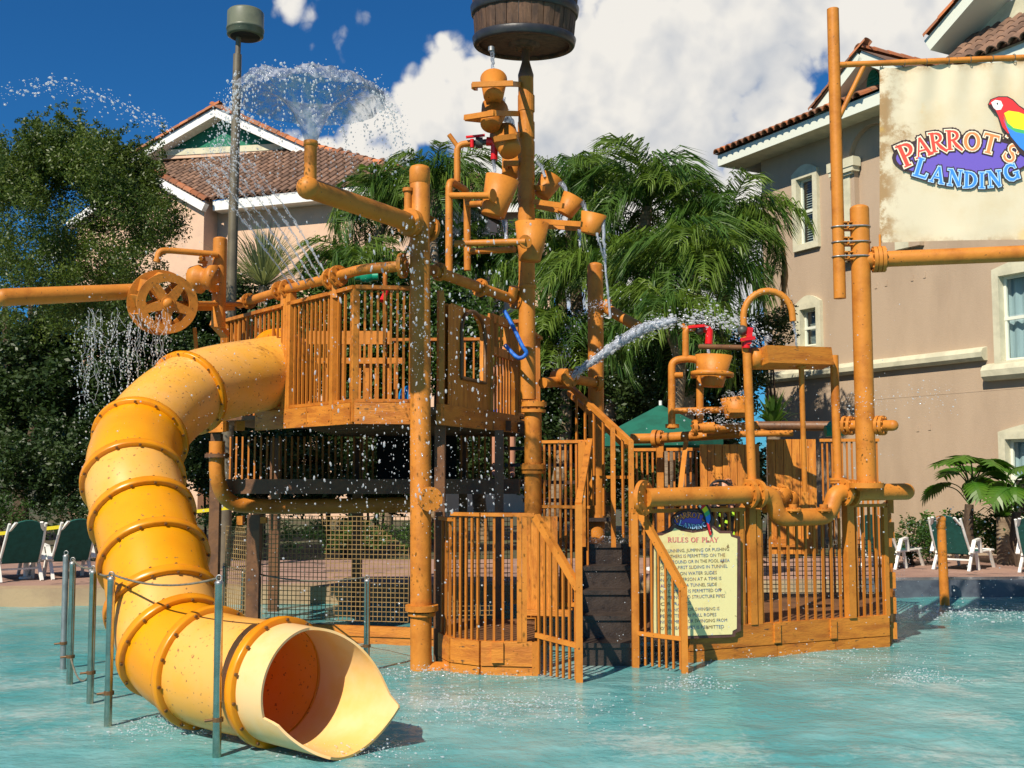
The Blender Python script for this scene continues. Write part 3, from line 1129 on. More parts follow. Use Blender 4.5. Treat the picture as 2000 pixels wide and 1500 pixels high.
for _ in range(420):
    bx = random.choice(blobs + [(110, 440, 170, 130)] * 2 + [(180, 560, 150, 110)])
    a, rr_ = U(0, 2 * pi), sqrt(R())
    px, py = bx[0] + bx[2] * cos(a) * rr_, bx[1] + bx[3] * sin(a) * rr_
    cl.append((P(px, py, oy + U(-1.4, 1.6)), U(.13, .32)))
for _ in range(130):                       # upright shoots at the top
    px = U(-10, 310)
    y0 = 318 + abs(px - 120) * .25 + U(-25, 45)
    lean, dp = U(-3.5, 3.5), oy + U(-.8, .8)
    nk = random.randint(4, 9)
    for k in range(nk):
        cl.append((P(px + lean * k + U(-7, 7), y0 - k * U(10, 15), dp), .13 - .085 * k / nk))
leaf_mass(cl, 210, .058, 0, droop=-.7, aspect=.42).build('crown', M['leaf_oak'], OK)

def shrub(name, label, cat, px, py, Y, rx, ry, n, per, m, size=.09, group=None, depth=None, aspect=.5):
    c = P(px, py, Y)
    wx_, wz_ = rx * Y / F, ry * Y / F
    cl = []
    for _ in range(n):
        d = V((random.gauss(0, 1), random.gauss(0, 1), random.gauss(0, 1))).normalized() * R() ** .4
        cl.append((c + V((d.x * wx_, d.y * (depth or min(wx_, 1.2)), d.z * wz_)), U(.14, .3) * min(1.5, max(.6, wz_))))
    root = thing(name, label, cat, V((c.x, c.y, .15)), group)
    leaf_mass(cl, per, size, 0, aspect=aspect).build('foliage', m, root)
    st = MB()
    for k in range(4):
        a = V((c.x + U(-.2, .2), c.y + U(-.1, .1), .1))
        st.tube([a, a.lerp(c, .6) + V((U(-.3, .3), 0, 0)), c + V((U(-.5, .5) * wx_, 0, U(0, .4) * wz_))], [.03, .025, .015], 6)
    st.build('stem', M['bark'], root)
    return root
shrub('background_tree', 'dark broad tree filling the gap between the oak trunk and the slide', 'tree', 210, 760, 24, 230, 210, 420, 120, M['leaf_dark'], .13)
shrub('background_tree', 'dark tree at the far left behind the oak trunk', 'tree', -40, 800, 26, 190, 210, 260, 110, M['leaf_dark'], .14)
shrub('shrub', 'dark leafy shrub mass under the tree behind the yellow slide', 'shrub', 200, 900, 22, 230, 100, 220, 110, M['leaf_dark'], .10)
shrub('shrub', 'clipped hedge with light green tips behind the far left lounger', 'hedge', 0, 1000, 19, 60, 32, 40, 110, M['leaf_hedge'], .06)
shrub('shrub', 'hedge coloured dark for shade between the tree trunk and the slide', 'hedge', 150, 1010, 20, 100, 40, 60, 90, M['leaf_dark'], .07)
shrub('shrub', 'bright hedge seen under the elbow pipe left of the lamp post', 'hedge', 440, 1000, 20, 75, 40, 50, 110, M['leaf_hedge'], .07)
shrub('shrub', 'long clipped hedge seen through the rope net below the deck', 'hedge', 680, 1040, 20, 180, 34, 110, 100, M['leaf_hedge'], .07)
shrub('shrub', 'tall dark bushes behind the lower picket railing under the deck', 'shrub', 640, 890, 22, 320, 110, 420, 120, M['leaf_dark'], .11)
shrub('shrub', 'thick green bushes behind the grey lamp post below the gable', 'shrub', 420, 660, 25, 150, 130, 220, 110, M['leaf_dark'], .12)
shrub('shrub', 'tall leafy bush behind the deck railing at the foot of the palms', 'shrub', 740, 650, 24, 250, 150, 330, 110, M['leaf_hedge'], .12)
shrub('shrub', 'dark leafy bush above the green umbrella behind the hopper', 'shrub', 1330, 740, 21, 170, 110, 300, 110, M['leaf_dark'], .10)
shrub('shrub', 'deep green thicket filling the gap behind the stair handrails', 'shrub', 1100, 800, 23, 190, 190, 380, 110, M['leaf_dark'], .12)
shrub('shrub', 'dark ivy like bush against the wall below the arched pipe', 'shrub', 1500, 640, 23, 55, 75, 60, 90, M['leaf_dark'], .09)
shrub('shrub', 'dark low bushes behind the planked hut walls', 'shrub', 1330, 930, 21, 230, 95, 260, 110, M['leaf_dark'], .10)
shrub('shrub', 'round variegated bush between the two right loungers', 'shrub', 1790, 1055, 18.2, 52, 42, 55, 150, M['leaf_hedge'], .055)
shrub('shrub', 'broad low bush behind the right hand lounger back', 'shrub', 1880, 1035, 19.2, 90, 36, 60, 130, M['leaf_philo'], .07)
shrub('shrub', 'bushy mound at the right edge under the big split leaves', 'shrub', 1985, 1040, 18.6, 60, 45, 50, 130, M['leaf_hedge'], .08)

def frond_mesh(L_, seed, lf=.55, n=44, curl=1.0, mat_=None, wid=.028):
    rnd = random.Random(seed)
    m = MB()
    N = 14
    pts, dirs = [], []
    ang = .55
    p = V((0, 0, 0))
    for i in range(N + 1):
        pts.append(p.copy())
        t = i / N
        a_ = ang - curl * 1.9 * t ** 1.25
        d = V((cos(a_), 0, sin(a_)))
        dirs.append(d)
        p = p + d * (L_ / N)
    m.tube(pts, [.022 * (1 - .8 * i / N) for i in range(N + 1)], 4)
    for k in range(n):
        t = .12 + .86 * (k + rnd.random() * .6) / n
        f = t * N
        i = min(int(f), N - 1)
        q = pts[i].lerp(pts[i + 1], f - i)
        d = dirs[i]
        ll = lf * (.45 + .9 * sin(pi * min(1, t * .9 + .08))) * rnd.uniform(.8, 1.15)
        for s in (-1, 1):
            o = (d * rnd.uniform(.35, .75) + V((0, s, 0)) * rnd.uniform(.5, .95) + V((0, 0, rnd.uniform(-.25, .5)))).normalized()
            mid = q + o * ll * .4
            tip = mid + (o * .35 + V((rnd.uniform(-.15, .15), 0, -1)) * .85).normalized() * ll * .65
            w_ = V((d.x, d.y, d.z)) * wid * .5
            w2 = V((rnd.uniform(-.4, .8), rnd.uniform(-.8, .8), 0)).normalized() * wid * .6
            m.add([q - w_, q + w_, mid + w2, mid - w2, tip], [(0, 1, 2, 3), (3, 2, 4)], True)
    return m.mesh('frond', mat_)
FR = [frond_mesh(2.3, s, .66, 66, c, M['leaf_palm'] if s % 2 else M['leaf_palm2'], .027) for s, c in ((1, 1.35), (2, 1.55), (3, 1.1), (4, 1.7), (5, 1.25), (6, 1.45))]
PALMS = [(1125, 385, 23, .85, 'slender palm with thin feathery top right of the bucket column'),
         (1265, 405, 22, .95, 'tall shaggy palm standing alone against the cloud in the middle'),
         (1420, 455, 21, .82, 'arching palm in front of the tan building corner'),
         (1350, 540, 20, .85, 'full drooping palm left of the arched spout'),
         (1190, 560, 22, .9, 'low drooping palm behind the tilting cups'),
         (1090, 530, 24, .85, 'bushy palm directly beside the bucket column'),
         (850, 372, 25, .86, 'palm with curled tips above the fountain arm post'),
         (750, 405, 26, .82, 'rounded palm crown beside the brown tiled roof'),
         (690, 545, 24, .72, 'light green palm under the fountain arm'),
         (940, 540, 26, .9, 'palm half hidden by the water bucket frame'),
         (1310, 640, 19, .75, 'short pale green palm behind the spraying jet'),
         (1090, 690, 22, .8, 'small palm low beside the dark stair column')]
for i, (px, py, Y, sc, lab) in enumerate(PALMS):
    c = P(px, py, Y)
    root = thing('palm_tree', lab, 'palm tree', V((c.x, c.y, .12)), 'palms behind the play structure')
    tr = MB()
    N = 9
    tp = [V((c.x + .15 * sin(k * .5 + i), c.y, .1 + (c.z - .1) * k / N)) for k in range(N)] + [c]
    tr.tube(tp, [.17 - .05 * k / N for k in range(N + 1)], 10)
    tr.build('trunk', M['bark_p'], root)
    nf_ = 24
    for k in range(nf_):
        az_ = 2 * pi * (k * .382 + R() * .05)
        tilt = U(-.95, .25) if k > 8 else U(-1.3, -.75)
        rot = Matrix.Rotation(az_, 3, 'Z') @ Matrix.Rotation(tilt + .25, 3, 'Y') @ Matrix.Rotation(U(-.4, .4), 3, 'X')
        s_ = sc * U(.8, 1.12)
        piece('frond', FR[(k + i) % 6], root, c + V((U(-.08, .08), U(-.08, .08), U(-.15, .1))), rot, (s_, s_, s_))
# dry frond hanging at the building corner, trunk of the rear palm
dm = MB()
dm.tube(spline([P(1528, 470, 21.5), P(1533, 540, 21.4), P(1527, 600, 21.4)], 4), [.03, .07, .02], 6)
for k in range(26):
    q = P(1530 + U(-6, 6), U(480, 580), 21.4)
    dm.beam(q, q + V((U(-.07, .07), U(-.05, .05), -U(.2, .45))), .015, .006)
dm.solo('dead_frond', M['stem_dead'], 'brown dead palm frond hanging in front of the tan wall', 'palm frond')

# silvery blade plant by the lamp post
def blade_clump(name, label, px, py, Y, n, l0, l1, m, spread=1.0, w=.035):
    c = P(px, py, Y)
    mb = MB()
    for k in range(n):
        a_ = U(0, 2 * pi)
        el = U(.25, 1.45)
        d = V((cos(a_) * cos(el), sin(a_) * cos(el), sin(el)))
        ll = U(l0, l1)
        sd = d.cross(V((0, 0, 1))).normalized() * w
        mid = c + d * ll * .6
        tip = c + d * ll + V((0, 0, -U(.05, .3) * ll * spread))
        mb.add([c - sd * .6, c + sd * .6, mid + sd, mid - sd, tip], [(0, 1, 2, 3), (3, 2, 4)], True)
    rt = thing(name, label, 'plant', V((c.x, c.y, .12)))
    mb.build('blade', m, rt, stuff=True)
    MB().tube([V((c.x, c.y, .1)), c], [.14, .12], 8).build('trunk', M['bark_p'], rt)
blade_clump('yucca', 'silvery green spiky plant right of the lamp post', 515, 560, 24, 420, 1.0, 1.9, M['leaf_silver'], 1.0, .013)
blade_clump('yucca', 'green spiky plant below the right end of the arched window wall', 1510, 830, 19, 60, .4, .8, M['leaf_palm2'], 1.4)
blade_clump('bromeliad', 'small spiky bromeliad at the right edge behind the lounger', 1960, 1010, 18.3, 60, .3, .6, M['leaf_philo'], 1.5, .03)

# split leaf philodendrons by the right building
def philo_leaf():
    m = MB()
    m.tube(spline([(0, 0, 0), (.25, 0, .32), (.55, 0, .42)], 5), .012, 5)
    L_ = .62
    rib = spline([(.48, 0, .41), (.66, 0, .39), (.80, 0, .28), (.88, 0, .10)], 3)
    n_ = len(rib)
    for i in range(1, n_):
        t = i / n_
        w_ = .25 * sin(pi * (t * .80 + .14)) + .03
        for s in (-1, 1):
            a, b = V(rib[i - 1]), V(rib[i])
            d = (b - a)
            tip = b + V((d.x * .9, s * w_, d.z * .9 - w_ * .35))
            md = a.lerp(tip, .55) + V((0, 0, .02))
            m.add([a, a.lerp(b, .95), md + d * .75, tip + d * .15, md - d * .3], [(0, 1, 2, 3, 4)], True)
        m.add([V(rib[i - 1]) + V((0, -.03, .004)), V(rib[i - 1]) + V((0, .03, .004)), V(rib[i]) + V((0, .03, .004)), V(rib[i]) + V((0, -.03, .004))], [(0, 1, 2, 3)], True)
    return m.mesh('leaf', M['leaf_philo'])
PL = philo_leaf()
def philo(px, py, Y, n, s, label, z0=.2):
    c = P(px, py, Y)
    rt = thing('philodendron', label, 'plant', V((c.x, c.y, z0)), 'split leaf plants by the right building')
    MB().tube([V((c.x + .05, c.y, z0)), V((c.x - .04, c.y, (c.z + z0) / 2)), c], [.09, .085, .07], 9).build('trunk', M['bark'], rt)
    for k in range(n):
        az_ = 2 * pi * k * .382 + U(-.2, .2)
        rot = Matrix.Rotation(az_, 3, 'Z') @ Matrix.Rotation(U(-.85, .1), 3, 'Y') @ Matrix.Rotation(U(-.5, .5), 3, 'X')
        q = s * U(.8, 1.15)
        piece('leaf', PL, rt, c, rot, (q, q, q))
philo(1893, 985, 18.4, 17, .95, 'tall split leaf plant with bare trunk in front of the tan wall')
philo(1985, 1000, 17.8, 16, .85, 'leafy split leaf plant at the right edge beside the ground floor window')

# ------------------------------------------------------------------ lamp post, tape, umbrella, loungers
lb = V((P(440, 1000, 17.5).x, 17.5, .2))
lt = P(466, 66, 17.5)
LP_ = thing('lamp_post', 'tall bronze lamp post with round olive drum head', 'lamp post', lb)
MB().tube([lb, V((lb.x + (lt.x - lb.x) * .8, lb.y, lt.z - .35))], [.10, .068], 14).tube([V((lt.x - .005, lb.y, lt.z - .36)), lt], .045, 12).build('pole', M['lamp_pole'], LP_)
hc = P(481, 70, 17.5)
hc.x = lt.x + .11
hd = MB()
hd.lathe(hc - V((0, 0, .0)), (0, 0, 1), [(.0, -.02), (.26, -.02), (.295, .0), (.295, .08), (.305, .085), (.305, .12), (.295, .125), (.295, .38), (.27, .41), (0, .42)], 28)
hd.build('lamp_head', M['lamp_green'], LP_)
MB().lathe(hc, (0, 0, 1), [(.0, -.03), (.235, -.03), (.24, -.022)], 24).build('lens', M['black'], LP_)

tp = MB()
pts = [P(-60, 1048, 15.6), P(50, 1037, 15.8), P(180, 1022, 16), P(400, 997, 16.3), P(520, 984, 16.5)]
for i in range(len(pts) - 1):
    tp.beam(pts[i], pts[i + 1] + (pts[i + 1] - pts[i]).normalized() * .01, .004, .05)
tp.solo('caution_tape', M['tape'], 'yellow caution tape strung behind the left loungers', 'tape')
q = P(52, 1080, 15.8)
q.z = .215
MB().tube([q, P(53, 1032, 15.8)], .035, 10).tube([q, q + V((0, 0, .03))], .09, 12).solo('tape_post', M['white'], 'thin white post holding the yellow tape beside the tree', 'post')

uc = P(1290, 790, 17.2)
UM = thing('umbrella', 'dark green pool umbrella behind the picket fence', 'umbrella', V((uc.x, uc.y, .2)))
m_ = MB()
n = 8
rr_ = 1.0
rim = [uc + V((rr_ * cos(2 * pi * k / n + .3), rr_ * sin(2 * pi * k / n + .3), -.50)) for k in range(n)]
low = [p + V((0, 0, -.16)) for p in rim]
m_.add([uc] + rim + low, [(0, 1 + k, 1 + (k + 1) % n) for k in range(n)] + [(1 + k, 1 + n + k, 1 + n + (k + 1) % n, 1 + (k + 1) % n) for k in range(n)])
m_.build('canopy', M['umbrella'], UM)
MB().tube([V((uc.x, uc.y, .2)), uc + V((0, 0, .06))], .025, 8).build('pole', M['white'], UM)
MB().lathe(V((uc.x, uc.y, .2)), (0, 0, 1), [(.25, 0), (.25, .05), (.05, .09), (.04, .2)], 16).build('base', M['white'], UM)

def lounger(loc, rz, label, first=[None]):
    rt = thing('sun_lounger', label, 'sun lounger', (0, 0, 0), 'green and white sun loungers on the pool deck')
    def b(mb, name, m): return mb.build(name, m, rt)
    # seat runs along +x from the hinge at x=0 to the foot at x=1.25; the back leans to -x
    fr = MB()
    for s in (-1, 1):
        fr.tube([(0, s * .31, .33), (1.28, s * .31, .33)], .025, 8)
        fr.tube(bend([(0.05, s * .31, .33), (-.18, s * .31, .64), (-.36, s * .29, .98)], .1), .025, 8)
    fr.tube(bend([(1.28, -.31, .33), (1.33, -.2, .33), (1.33, .2, .33), (1.28, .31, .33)], .1), .025, 8)
    b(fr, 'frame', M['plastic_w'])
    se = MB()
    se.add([(.02, -.29, .335), (1.26, -.29, .335), (1.26, .29, .335), (.02, .29, .335), (.02, -.29, .30), (1.26, -.29, .30), (1.26, .29, .30), (.02, .29, .30)],
           [(0, 1, 2, 3), (7, 6, 5, 4), (0, 4, 5, 1), (1, 5, 6, 2), (2, 6, 7, 3), (3, 7, 4, 0)])
    b(se, 'seat', M['mesh_g'])
    bk_ = MB()
    n_ = 14
    out = []
    for i in range(n_ + 1):
        a = pi * i / n_
        out.append((cos(a) * .29, .62 + .34 * sin(a) ** .8))
    out = [(.29, 0)] + out + [(-.29, 0)]
    def T(yv, l): return V((.03 - l * .42 - .02 * cos(yv * 5), yv, .33 + l * .74))
    k_ = len(out)
    bk_.add([T(a, l) for a, l in out] + [T(a, l) + V((-.03, 0, -.012)) for a, l in out],
            [tuple(range(k_)), tuple(reversed(range(k_, 2 * k_)))] + [(i, i + k_, (i + 1) % k_ + k_, (i + 1) % k_) for i in range(k_)])
    b(bk_, 'backrest', M['mesh_g'])
    for s in (-1, 1):
        hb = MB()
        hb.beam((-.30, s * .27, .86), (-.42, s * .2, 1.0), .05, .03)
        b(hb, 'backrest_corner', M['plastic_w'])
        am = MB()
        am.beam((-.05, s * .37, .34), (.10, s * .37, .56), .07, .035)
        am.beam((.08, s * .371, .56), (.34, s * .371, .585), .07, .035)
        am.beam((.33, s * .37, .58), (.42, s * .37, .33), .07, .035)
        b(am, 'armrest', M['plastic_w'])
        for (xa, xb, xc) in ((-.12, .10, .0), (.40, .30, .2), (1.22, 1.02, .1)):
            lg = MB()
            lg.beam((xb, s * .32, .33), (xa, s * .33, .0), .05, .045)
            b(lg, 'leg', M['plastic_w'])
    bar = MB()
    bar.beam((1.05, -.31, .30), (1.05, .31, .30), .05, .04)
    b(bar, 'crossbar', M['plastic_w'])
    bar = MB()
    bar.beam((.1, -.32, .2), (.1, .32, .2), .04, .03)
    b(bar, 'crossbar', M['plastic_w'])
    rt.location = loc
    rt.rotation_euler = (0, 0, rz)
    rt.scale = (.82, .82, .82)
    return rt
ROOT_OK = True
def dg(px, py, z=.216): return G(px, py, z)
lounger(dg(1880, 1118) + V((0, .35, 0)), radians(48), 'right green lounger facing away behind the low orange spout post')
lounger(dg(1742, 1116) + V((0, .5, 0)), radians(48), 'green lounger half hidden by the right end of the picket fence')
lounger(dg(2005, 1124) + V((.35, .3, 0)), radians(48), 'green lounger cut off by the right edge')
lounger(dg(118, 1134) + V((0, .35, 0)), radians(130), 'green lounger just left of the yellow slide')
lounger(dg(25, 1138) + V((0, .2, 0)), radians(130), 'green lounger cut off by the left edge')
# ================================================================== THE PLAY STRUCTURE
random.seed(23)
def pl(px, Y, z=0.0):
    """plan point under photo column px at distance Y"""
    v = (HZ - 925) / F
    return V(((px - 1000) / F * Y, Y, z))
def zat(py, Y): return P(1000, py, Y).z
def vert(px, py, Y, z0, z1):
    q = P(px, py, Y)
    return V((q.x, q.y, z0)), V((q.x, q.y, z1))

PICK = MB().box((0, 0, .5), (1, 1, 1)).mesh('picket', M['orange_thin'])
def pickets(parent, a, b, n, z0, z1, w=.021, skip_ends=True, z1b=None, me=None):
    a, b = V(a), V(b)
    d = (b - a)
    ang = atan2(d.y, d.x)
    for i in range(n):
        t = (i + .5) / n if skip_ends else i / max(1, n - 1)
        q = a.lerp(b, t)
        zz = z1 if z1b is None else z1 + (z1b - z1) * t
        piece('picket', me or PICK, parent, V((q.x, q.y, z0)), Euler((0, 0, ang)), (w, w, zz - z0))
def rail(mb, a, b, za, zb=None, w=.055, h=.03):
    zb = za if zb is None else zb
    return mb.beam(V((a[0], a[1], za)), V((b[0], b[1], zb)), w, h)
def post(mb, q, z0, z1, w, d=None, ang=0):
    return mb.box((q[0], q[1], (z0 + z1) / 2), (w, d or w, z1 - z0), Matrix.Rotation(ang, 3, 'Z'))

# ------------------------------------------------------------------ yellow tube slide
SR, FRd = .368, .408
ctr = [P(556, 722, 11.35), P(368, 768, 10.25), P(274, 860, 9.45), P(261, 940, 8.85), P(279, 1012, 8.62), P(301, 1095, 8.24), P(318, 1183, 7.97),
       P(344, 1262, 7.74), P(404, 1318, 7.44), P(545, 1330, 7.08)]
ctr[8].z, ctr[9].z = .42, .39
ex_d = V((.80, -.60, -.03)).normalized()
SLD = thing('tube_slide', 'yellow curved tube slide descending into the pool', 'slide', V((ctr[4].x, ctr[4].y, 0)))
SUB = 10
line = []
ext = [ctr[0] * 2 - ctr[1]] + ctr + [ctr[-1] + ex_d * .55]
for i in range(1, len(ext) - 2):
    p0, p1, p2, p3 = ext[i - 1:i + 3]
    # centripetal parametrisation keeps the bends round
    t01, t12, t23 = sqrt((p1 - p0).length), sqrt((p2 - p1).length), sqrt((p3 - p2).length)
    m1 = (p2 - p1 + ((p1 - p0) / t01 - (p2 - p0) / (t01 + t12)) * t12)
    m2 = (p2 - p1 + ((p3 - p2) / t23 - (p3 - p1) / (t12 + t23)) * t12)
    for k in range(SUB):
        t = k / SUB
        line.append(p1 * (2 * t ** 3 - 3 * t * t + 1) + m1 * (t ** 3 - 2 * t * t + t) + p2 * (-2 * t ** 3 + 3 * t * t) + m2 * (t ** 3 - t * t))
line.append(ctr[-1])
tang = []
for i in range(len(line)):
    a, b = line[max(0, i - 1)], line[min(len(line) - 1, i + 1)]
    tang.append((b - a).normalized())
tang[-1] = ex_d
KIND = ['cream', 'cream', 'yellow', 'cream', 'yellow', 'yellow', 'cream', 'yellow', 'cream']
for i in range(9):
    seg_ = line[i * SUB:(i + 1) * SUB + 1]
    t_ = MB().tube(seg_, SR, 40, caps=False).build('tube_segment', M[KIND[i]], SLD,
                                                 label='pale yellow segment' if KIND[i] == 'cream' else None)
for i in range(1, 10):
    c, t = line[i * SUB], tang[i * SUB]
    fl = MB().lathe(c, t, [(SR - .01, -.032), (FRd - .006, -.032), (FRd, -.026), (FRd, .026), (FRd - .006, .032), (SR - .01, .032)], 44).build('flange', M['flange_y'], SLD)
    bm_ = MB()
    ref = V((0, 0, 1))
    u_ = t.cross(ref).normalized()
    w_ = t.cross(u_)
    for k in range(14):
        a = 2 * pi * (k + .4) / 14
        q = c + (u_ * cos(a) + w_ * sin(a)) * (FRd - .018)
        bm_.tube([q - t * .045, q + t * .045], .011, 6, smooth=False)
    bm_.build('bolts', M['bolt'], fl, stuff=True)
MB().lathe(line[0] + tang[0] * .06, tang[0], [(SR - .01, -.05), (FRd + .03, -.05), (FRd + .03, .03), (SR, .03)], 40).build('entry_ring', M['flange_y'], SLD)
# exit chute, cut open towards the pool
def smax(th):
    d = th * 180 / pi
    if d >= 0:
        if d < 74: return .61 + .11 * (d / 74) ** 2
        if d < 82: return .72 - .09 * (d - 74) / 8
        return .63 - .37 * ((d - 82) / 98) ** .85
    d = -d
    if d < 20: return .61
    if d < 66: return .61 - .24 * (d - 20) / 46
    if d < 70: return .37 - .11 * (d - 66) / 4
    return .26
c9 = ctr[9]
lat = V((.60, .80, 0))
up_ = lat.cross(ex_d) * -1
up_ = ex_d.cross(lat) * (1 if ex_d.cross(lat).z > 0 else -1)
nth, ns_ = 144, 9
def chp(th, s, r): return c9 + ex_d * s + (up_ * -cos(th) + lat * sin(th)) * r
vo_, vi_, fs_ = [], [], []
for i in range(nth + 1):
    th = -pi + 2 * pi * i / nth
    for k in range(ns_ + 1):
        s = smax(th) * k / ns_
        vo_.append(chp(th, s, SR))
        vi_.append(chp(th, s, SR - .016))
N0 = len(vo_)
for i in range(nth):
    for k in range(ns_):
        a, b = i * (ns_ + 1) + k, (i + 1) * (ns_ + 1) + k
        fs_.append((a, b, b + 1, a + 1))
        fs_.append((N0 + a, N0 + a + 1, N0 + b + 1, N0 + b))
MB().add(vo_ + vi_, fs_, True).add([q for i in range(nth + 1) for q in (vo_[i * (ns_ + 1) + ns_], vi_[i * (ns_ + 1) + ns_])],
        [(2 * i, 2 * i + 1, 2 * i + 3, 2 * i + 2) for i in range(nth)], False).build('exit_chute', M['lip'], SLD)

# ------------------------------------------------------------------ upper deck tower
ZD, ZF, ZR = 2.335, 2.144, 3.385
A, Bp, Mp, Cp, Dp = pl(806, 9.95), pl(691, 9.88), pl(653, 10.18), pl(562, 10.88), pl(437, 12.1)
A2, Rp = pl(852, 10.02), pl(1008, 12.1)
Ep, Fp = V((-2.75, 13.9, 0)), V((.35, 13.7, 0))
TW = thing('play_tower', 'orange raised deck tower with picket railings above the slide', 'play structure', V((-1.2, 11.6, 0)))
Dx = pl(392, 12.05)
loop = [A2, A, Bp, Mp, Cp, pl(505, 11.42), Dx, V((-3.2, 13.9, 0)), Fp, Rp]
fl = MB()
n = len(loop)
fl.add([V((q.x, q.y, ZD - .03)) for q in loop] + [V((q.x, q.y, ZD - .07)) for q in loop],
       [tuple(reversed(range(n))), tuple(range(n, 2 * n))] + [(i, (i + 1) % n, (i + 1) % n + n, i + n) for i in range(n)])
fl.build('deck_floor', M['darkboard'], TW)
jm = MB()
for k in range(9):
    y_ = 10.6 + k * .36
    jm.beam((-2.1 if k > 1 else -1.6, y_, ZD - .13), (min(.2, -.85 + (y_ - 10) * .5), y_, ZD - .13), .05, .11)
jm.build('joist', M['darkboard'], TW, stuff=True)
def fascia(a, b, nsplit, z0=ZF, z1=ZD, out=.02, m='board'):
    d = (b - a)
    nrm = V((-d.y, d.x, 0)).normalized()
    c = V((-1.2, 11.6, 0))
    if (a - c).dot(nrm) < 0:
        nrm = -nrm
    for i in range(nsplit):
        p, q = a.lerp(b, i / nsplit), a.lerp(b, (i + 1) / nsplit)
        e_ = (q - p).normalized() * .003
        f = MB().beam(V((p.x, p.y, (z0 + z1) / 2)) + nrm * out + e_, V((q.x, q.y, (z0 + z1) / 2)) + nrm * out - e_, .045, z1 - z0)
        for t in (.06, .94):
            for zz in (z0 + .045, z1 - .045):
                w = p.lerp(q, t) + nrm * (out + .023)
                f.tube([V((w.x, w.y, zz)), V((w.x, w.y, zz)) + nrm * .008], .009, 6)
        f.build('fascia_board', M[m], TW)
fascia(A, Bp, 1)
fascia(Bp, Mp, 1)
fascia(Mp, Cp, 2)
fascia(Cp, pl(505, 11.42), 1)
fascia(pl(442, 11.78), Dx, 1)
fascia(A2, Rp, 2)
# posts
pm = MB()
dCM = (Cp - Mp)
for t in (-.05, 0, .05):
    post(pm, Cp + dCM.normalized() * (t * 1.05), ZF + .02, zat(575, 10.9), .048, .07, atan2(dCM.y, dCM.x))
pm.build('post', M['orange'], TW)
post(MB(), Mp, 0, 0, .1)
for (q, w, z1) in ((Mp, .085, ZR), (Mp + (Mp - Bp).normalized() * .005 + V((.03, -.005, 0)), .05, ZR - .02), (Bp, .05, ZR - .02), (pl(468, 11.9), .09, ZR), (Dp, .09, ZR),
                   (Rp + V((-.05, -.03, 0)), .11, ZR - .15), (A2 + V((.03, .05, 0)), .05, ZR)):
    m_ = MB()
    post(m_, q, ZF + .02, z1, w, None, .5)
    m_.build('post', M['orange'], TW)
# pickets
for (a, b, n) in ((A, Bp, 9), (Bp, Mp, 3), (Mp, Cp, 11), (Cp, Dp, 15), (Dp, Ep, 14), (Ep, Fp, 28), (Fp, Rp, 16)):
    pickets(TW, a, b, n, ZD, ZR - .02)
for (a, b) in ((A, Bp), (Bp, Mp), (Mp, Cp), (Cp, Dp), (Dp, Ep), (Ep, Fp), (Fp, Rp)):
    rail(MB(), a, b, ZR, w=.07, h=.035).build('handrail', M['orange_thin'], TW)
    rail(MB(), a, b, ZD + .02, w=.05, h=.03).build('bottom_rail', M['orange_thin'], TW)
# wide boards and frames at the back of the deck, seen through the pickets
bb = MB()
bb.beam(pl(600, 13.2, ZD + 1.0), pl(760, 13.2, ZD + 1.0), .04, .16)
bb.beam(pl(596, 13.2, ZD + .72), pl(790, 13.2, ZD + .72), .04, .07)
for px in (603, 640, 700, 716, 735, 760):
    bb.beam(pl(px, 13.24, ZD), pl(px, 13.24, ZD + .74), .05, .03)
bb.build('rear_panel', M['orange'], TW)
# side wall towards the bucket column: arched panel, picket bay, slotted board
dS = (Rp - A2)
nS = V((dS.y, -dS.x, 0)).normalized()
aS = atan2(dS.y, dS.x)
def S(t, z, o=0): q = A2 + dS * t + nS * o; return V((q.x, q.y, z))
t0, t1 = .10, .62
zT = ZR - .08
zb0, zb1 = ZD + .28, ZD + .74
ta, tb_ = .24, .53
K = 12
arch = [(ta, zb0), (tb_, zb0)] + [((ta + tb_) / 2 + (tb_ - ta) / 2 * cos(pi * i / K), zb1 + .22 * sin(pi * i / K)) for i in range(K + 1)]
outer = [(t0, ZF + .02), (t1, ZF + .02), (t1, zT), (t0, zT)]
def resample(r, n, start=0):
    r = r + [r[0]]
    Lc = [0]
    for i in range(len(r) - 1):
        Lc.append(Lc[-1] + math.dist(r[i], r[i + 1]))
    o = []
    for j in range(n):
        s = Lc[-1] * j / n
        for i in range(len(r) - 1):
            if s <= Lc[i + 1] + 1e-9:
                f = (s - Lc[i]) / max(1e-9, Lc[i + 1] - Lc[i])
                o.append((r[i][0] + (r[i + 1][0] - r[i][0]) * f, r[i][1] + (r[i + 1][1] - r[i][1]) * f))
                break
    return o
KK = 48
ai, oo = resample(arch, KK), resample(outer, KK)
pmz = MB()
for o in (.02, -.03):
    pmz.add([S(t, z, o) for t, z in ai] + [S(t, z, o) for t, z in oo],
            [(i, (i + 1) % KK, KK + (i + 1) % KK, KK + i) if o > 0 else (i, KK + i, KK + (i + 1) % KK, (i + 1) % KK) for i in range(KK)])
pmz.add([S(t, z, .02) for t, z in ai] + [S(t, z, -.03) for t, z in ai], [(i, KK + i, KK + (i + 1) % KK, (i + 1) % KK) for i in range(KK)])
pmz.build('arched_panel', M['plank'], TW)
am = MB()
am.tube([S(t, z, .03) for t, z in arch] + [S(*arch[0], .03)], .022, 6)
am.build('arch_trim', M['bolt'], TW)
pickets(TW, S(.64, 0), S(.93, 0), 7, ZD, ZD + .62)
sm_ = MB()
for zz in (ZD + .64, ZD + .98):
    sm_.beam(S(.63, zz), S(.94, zz), .05, .09)
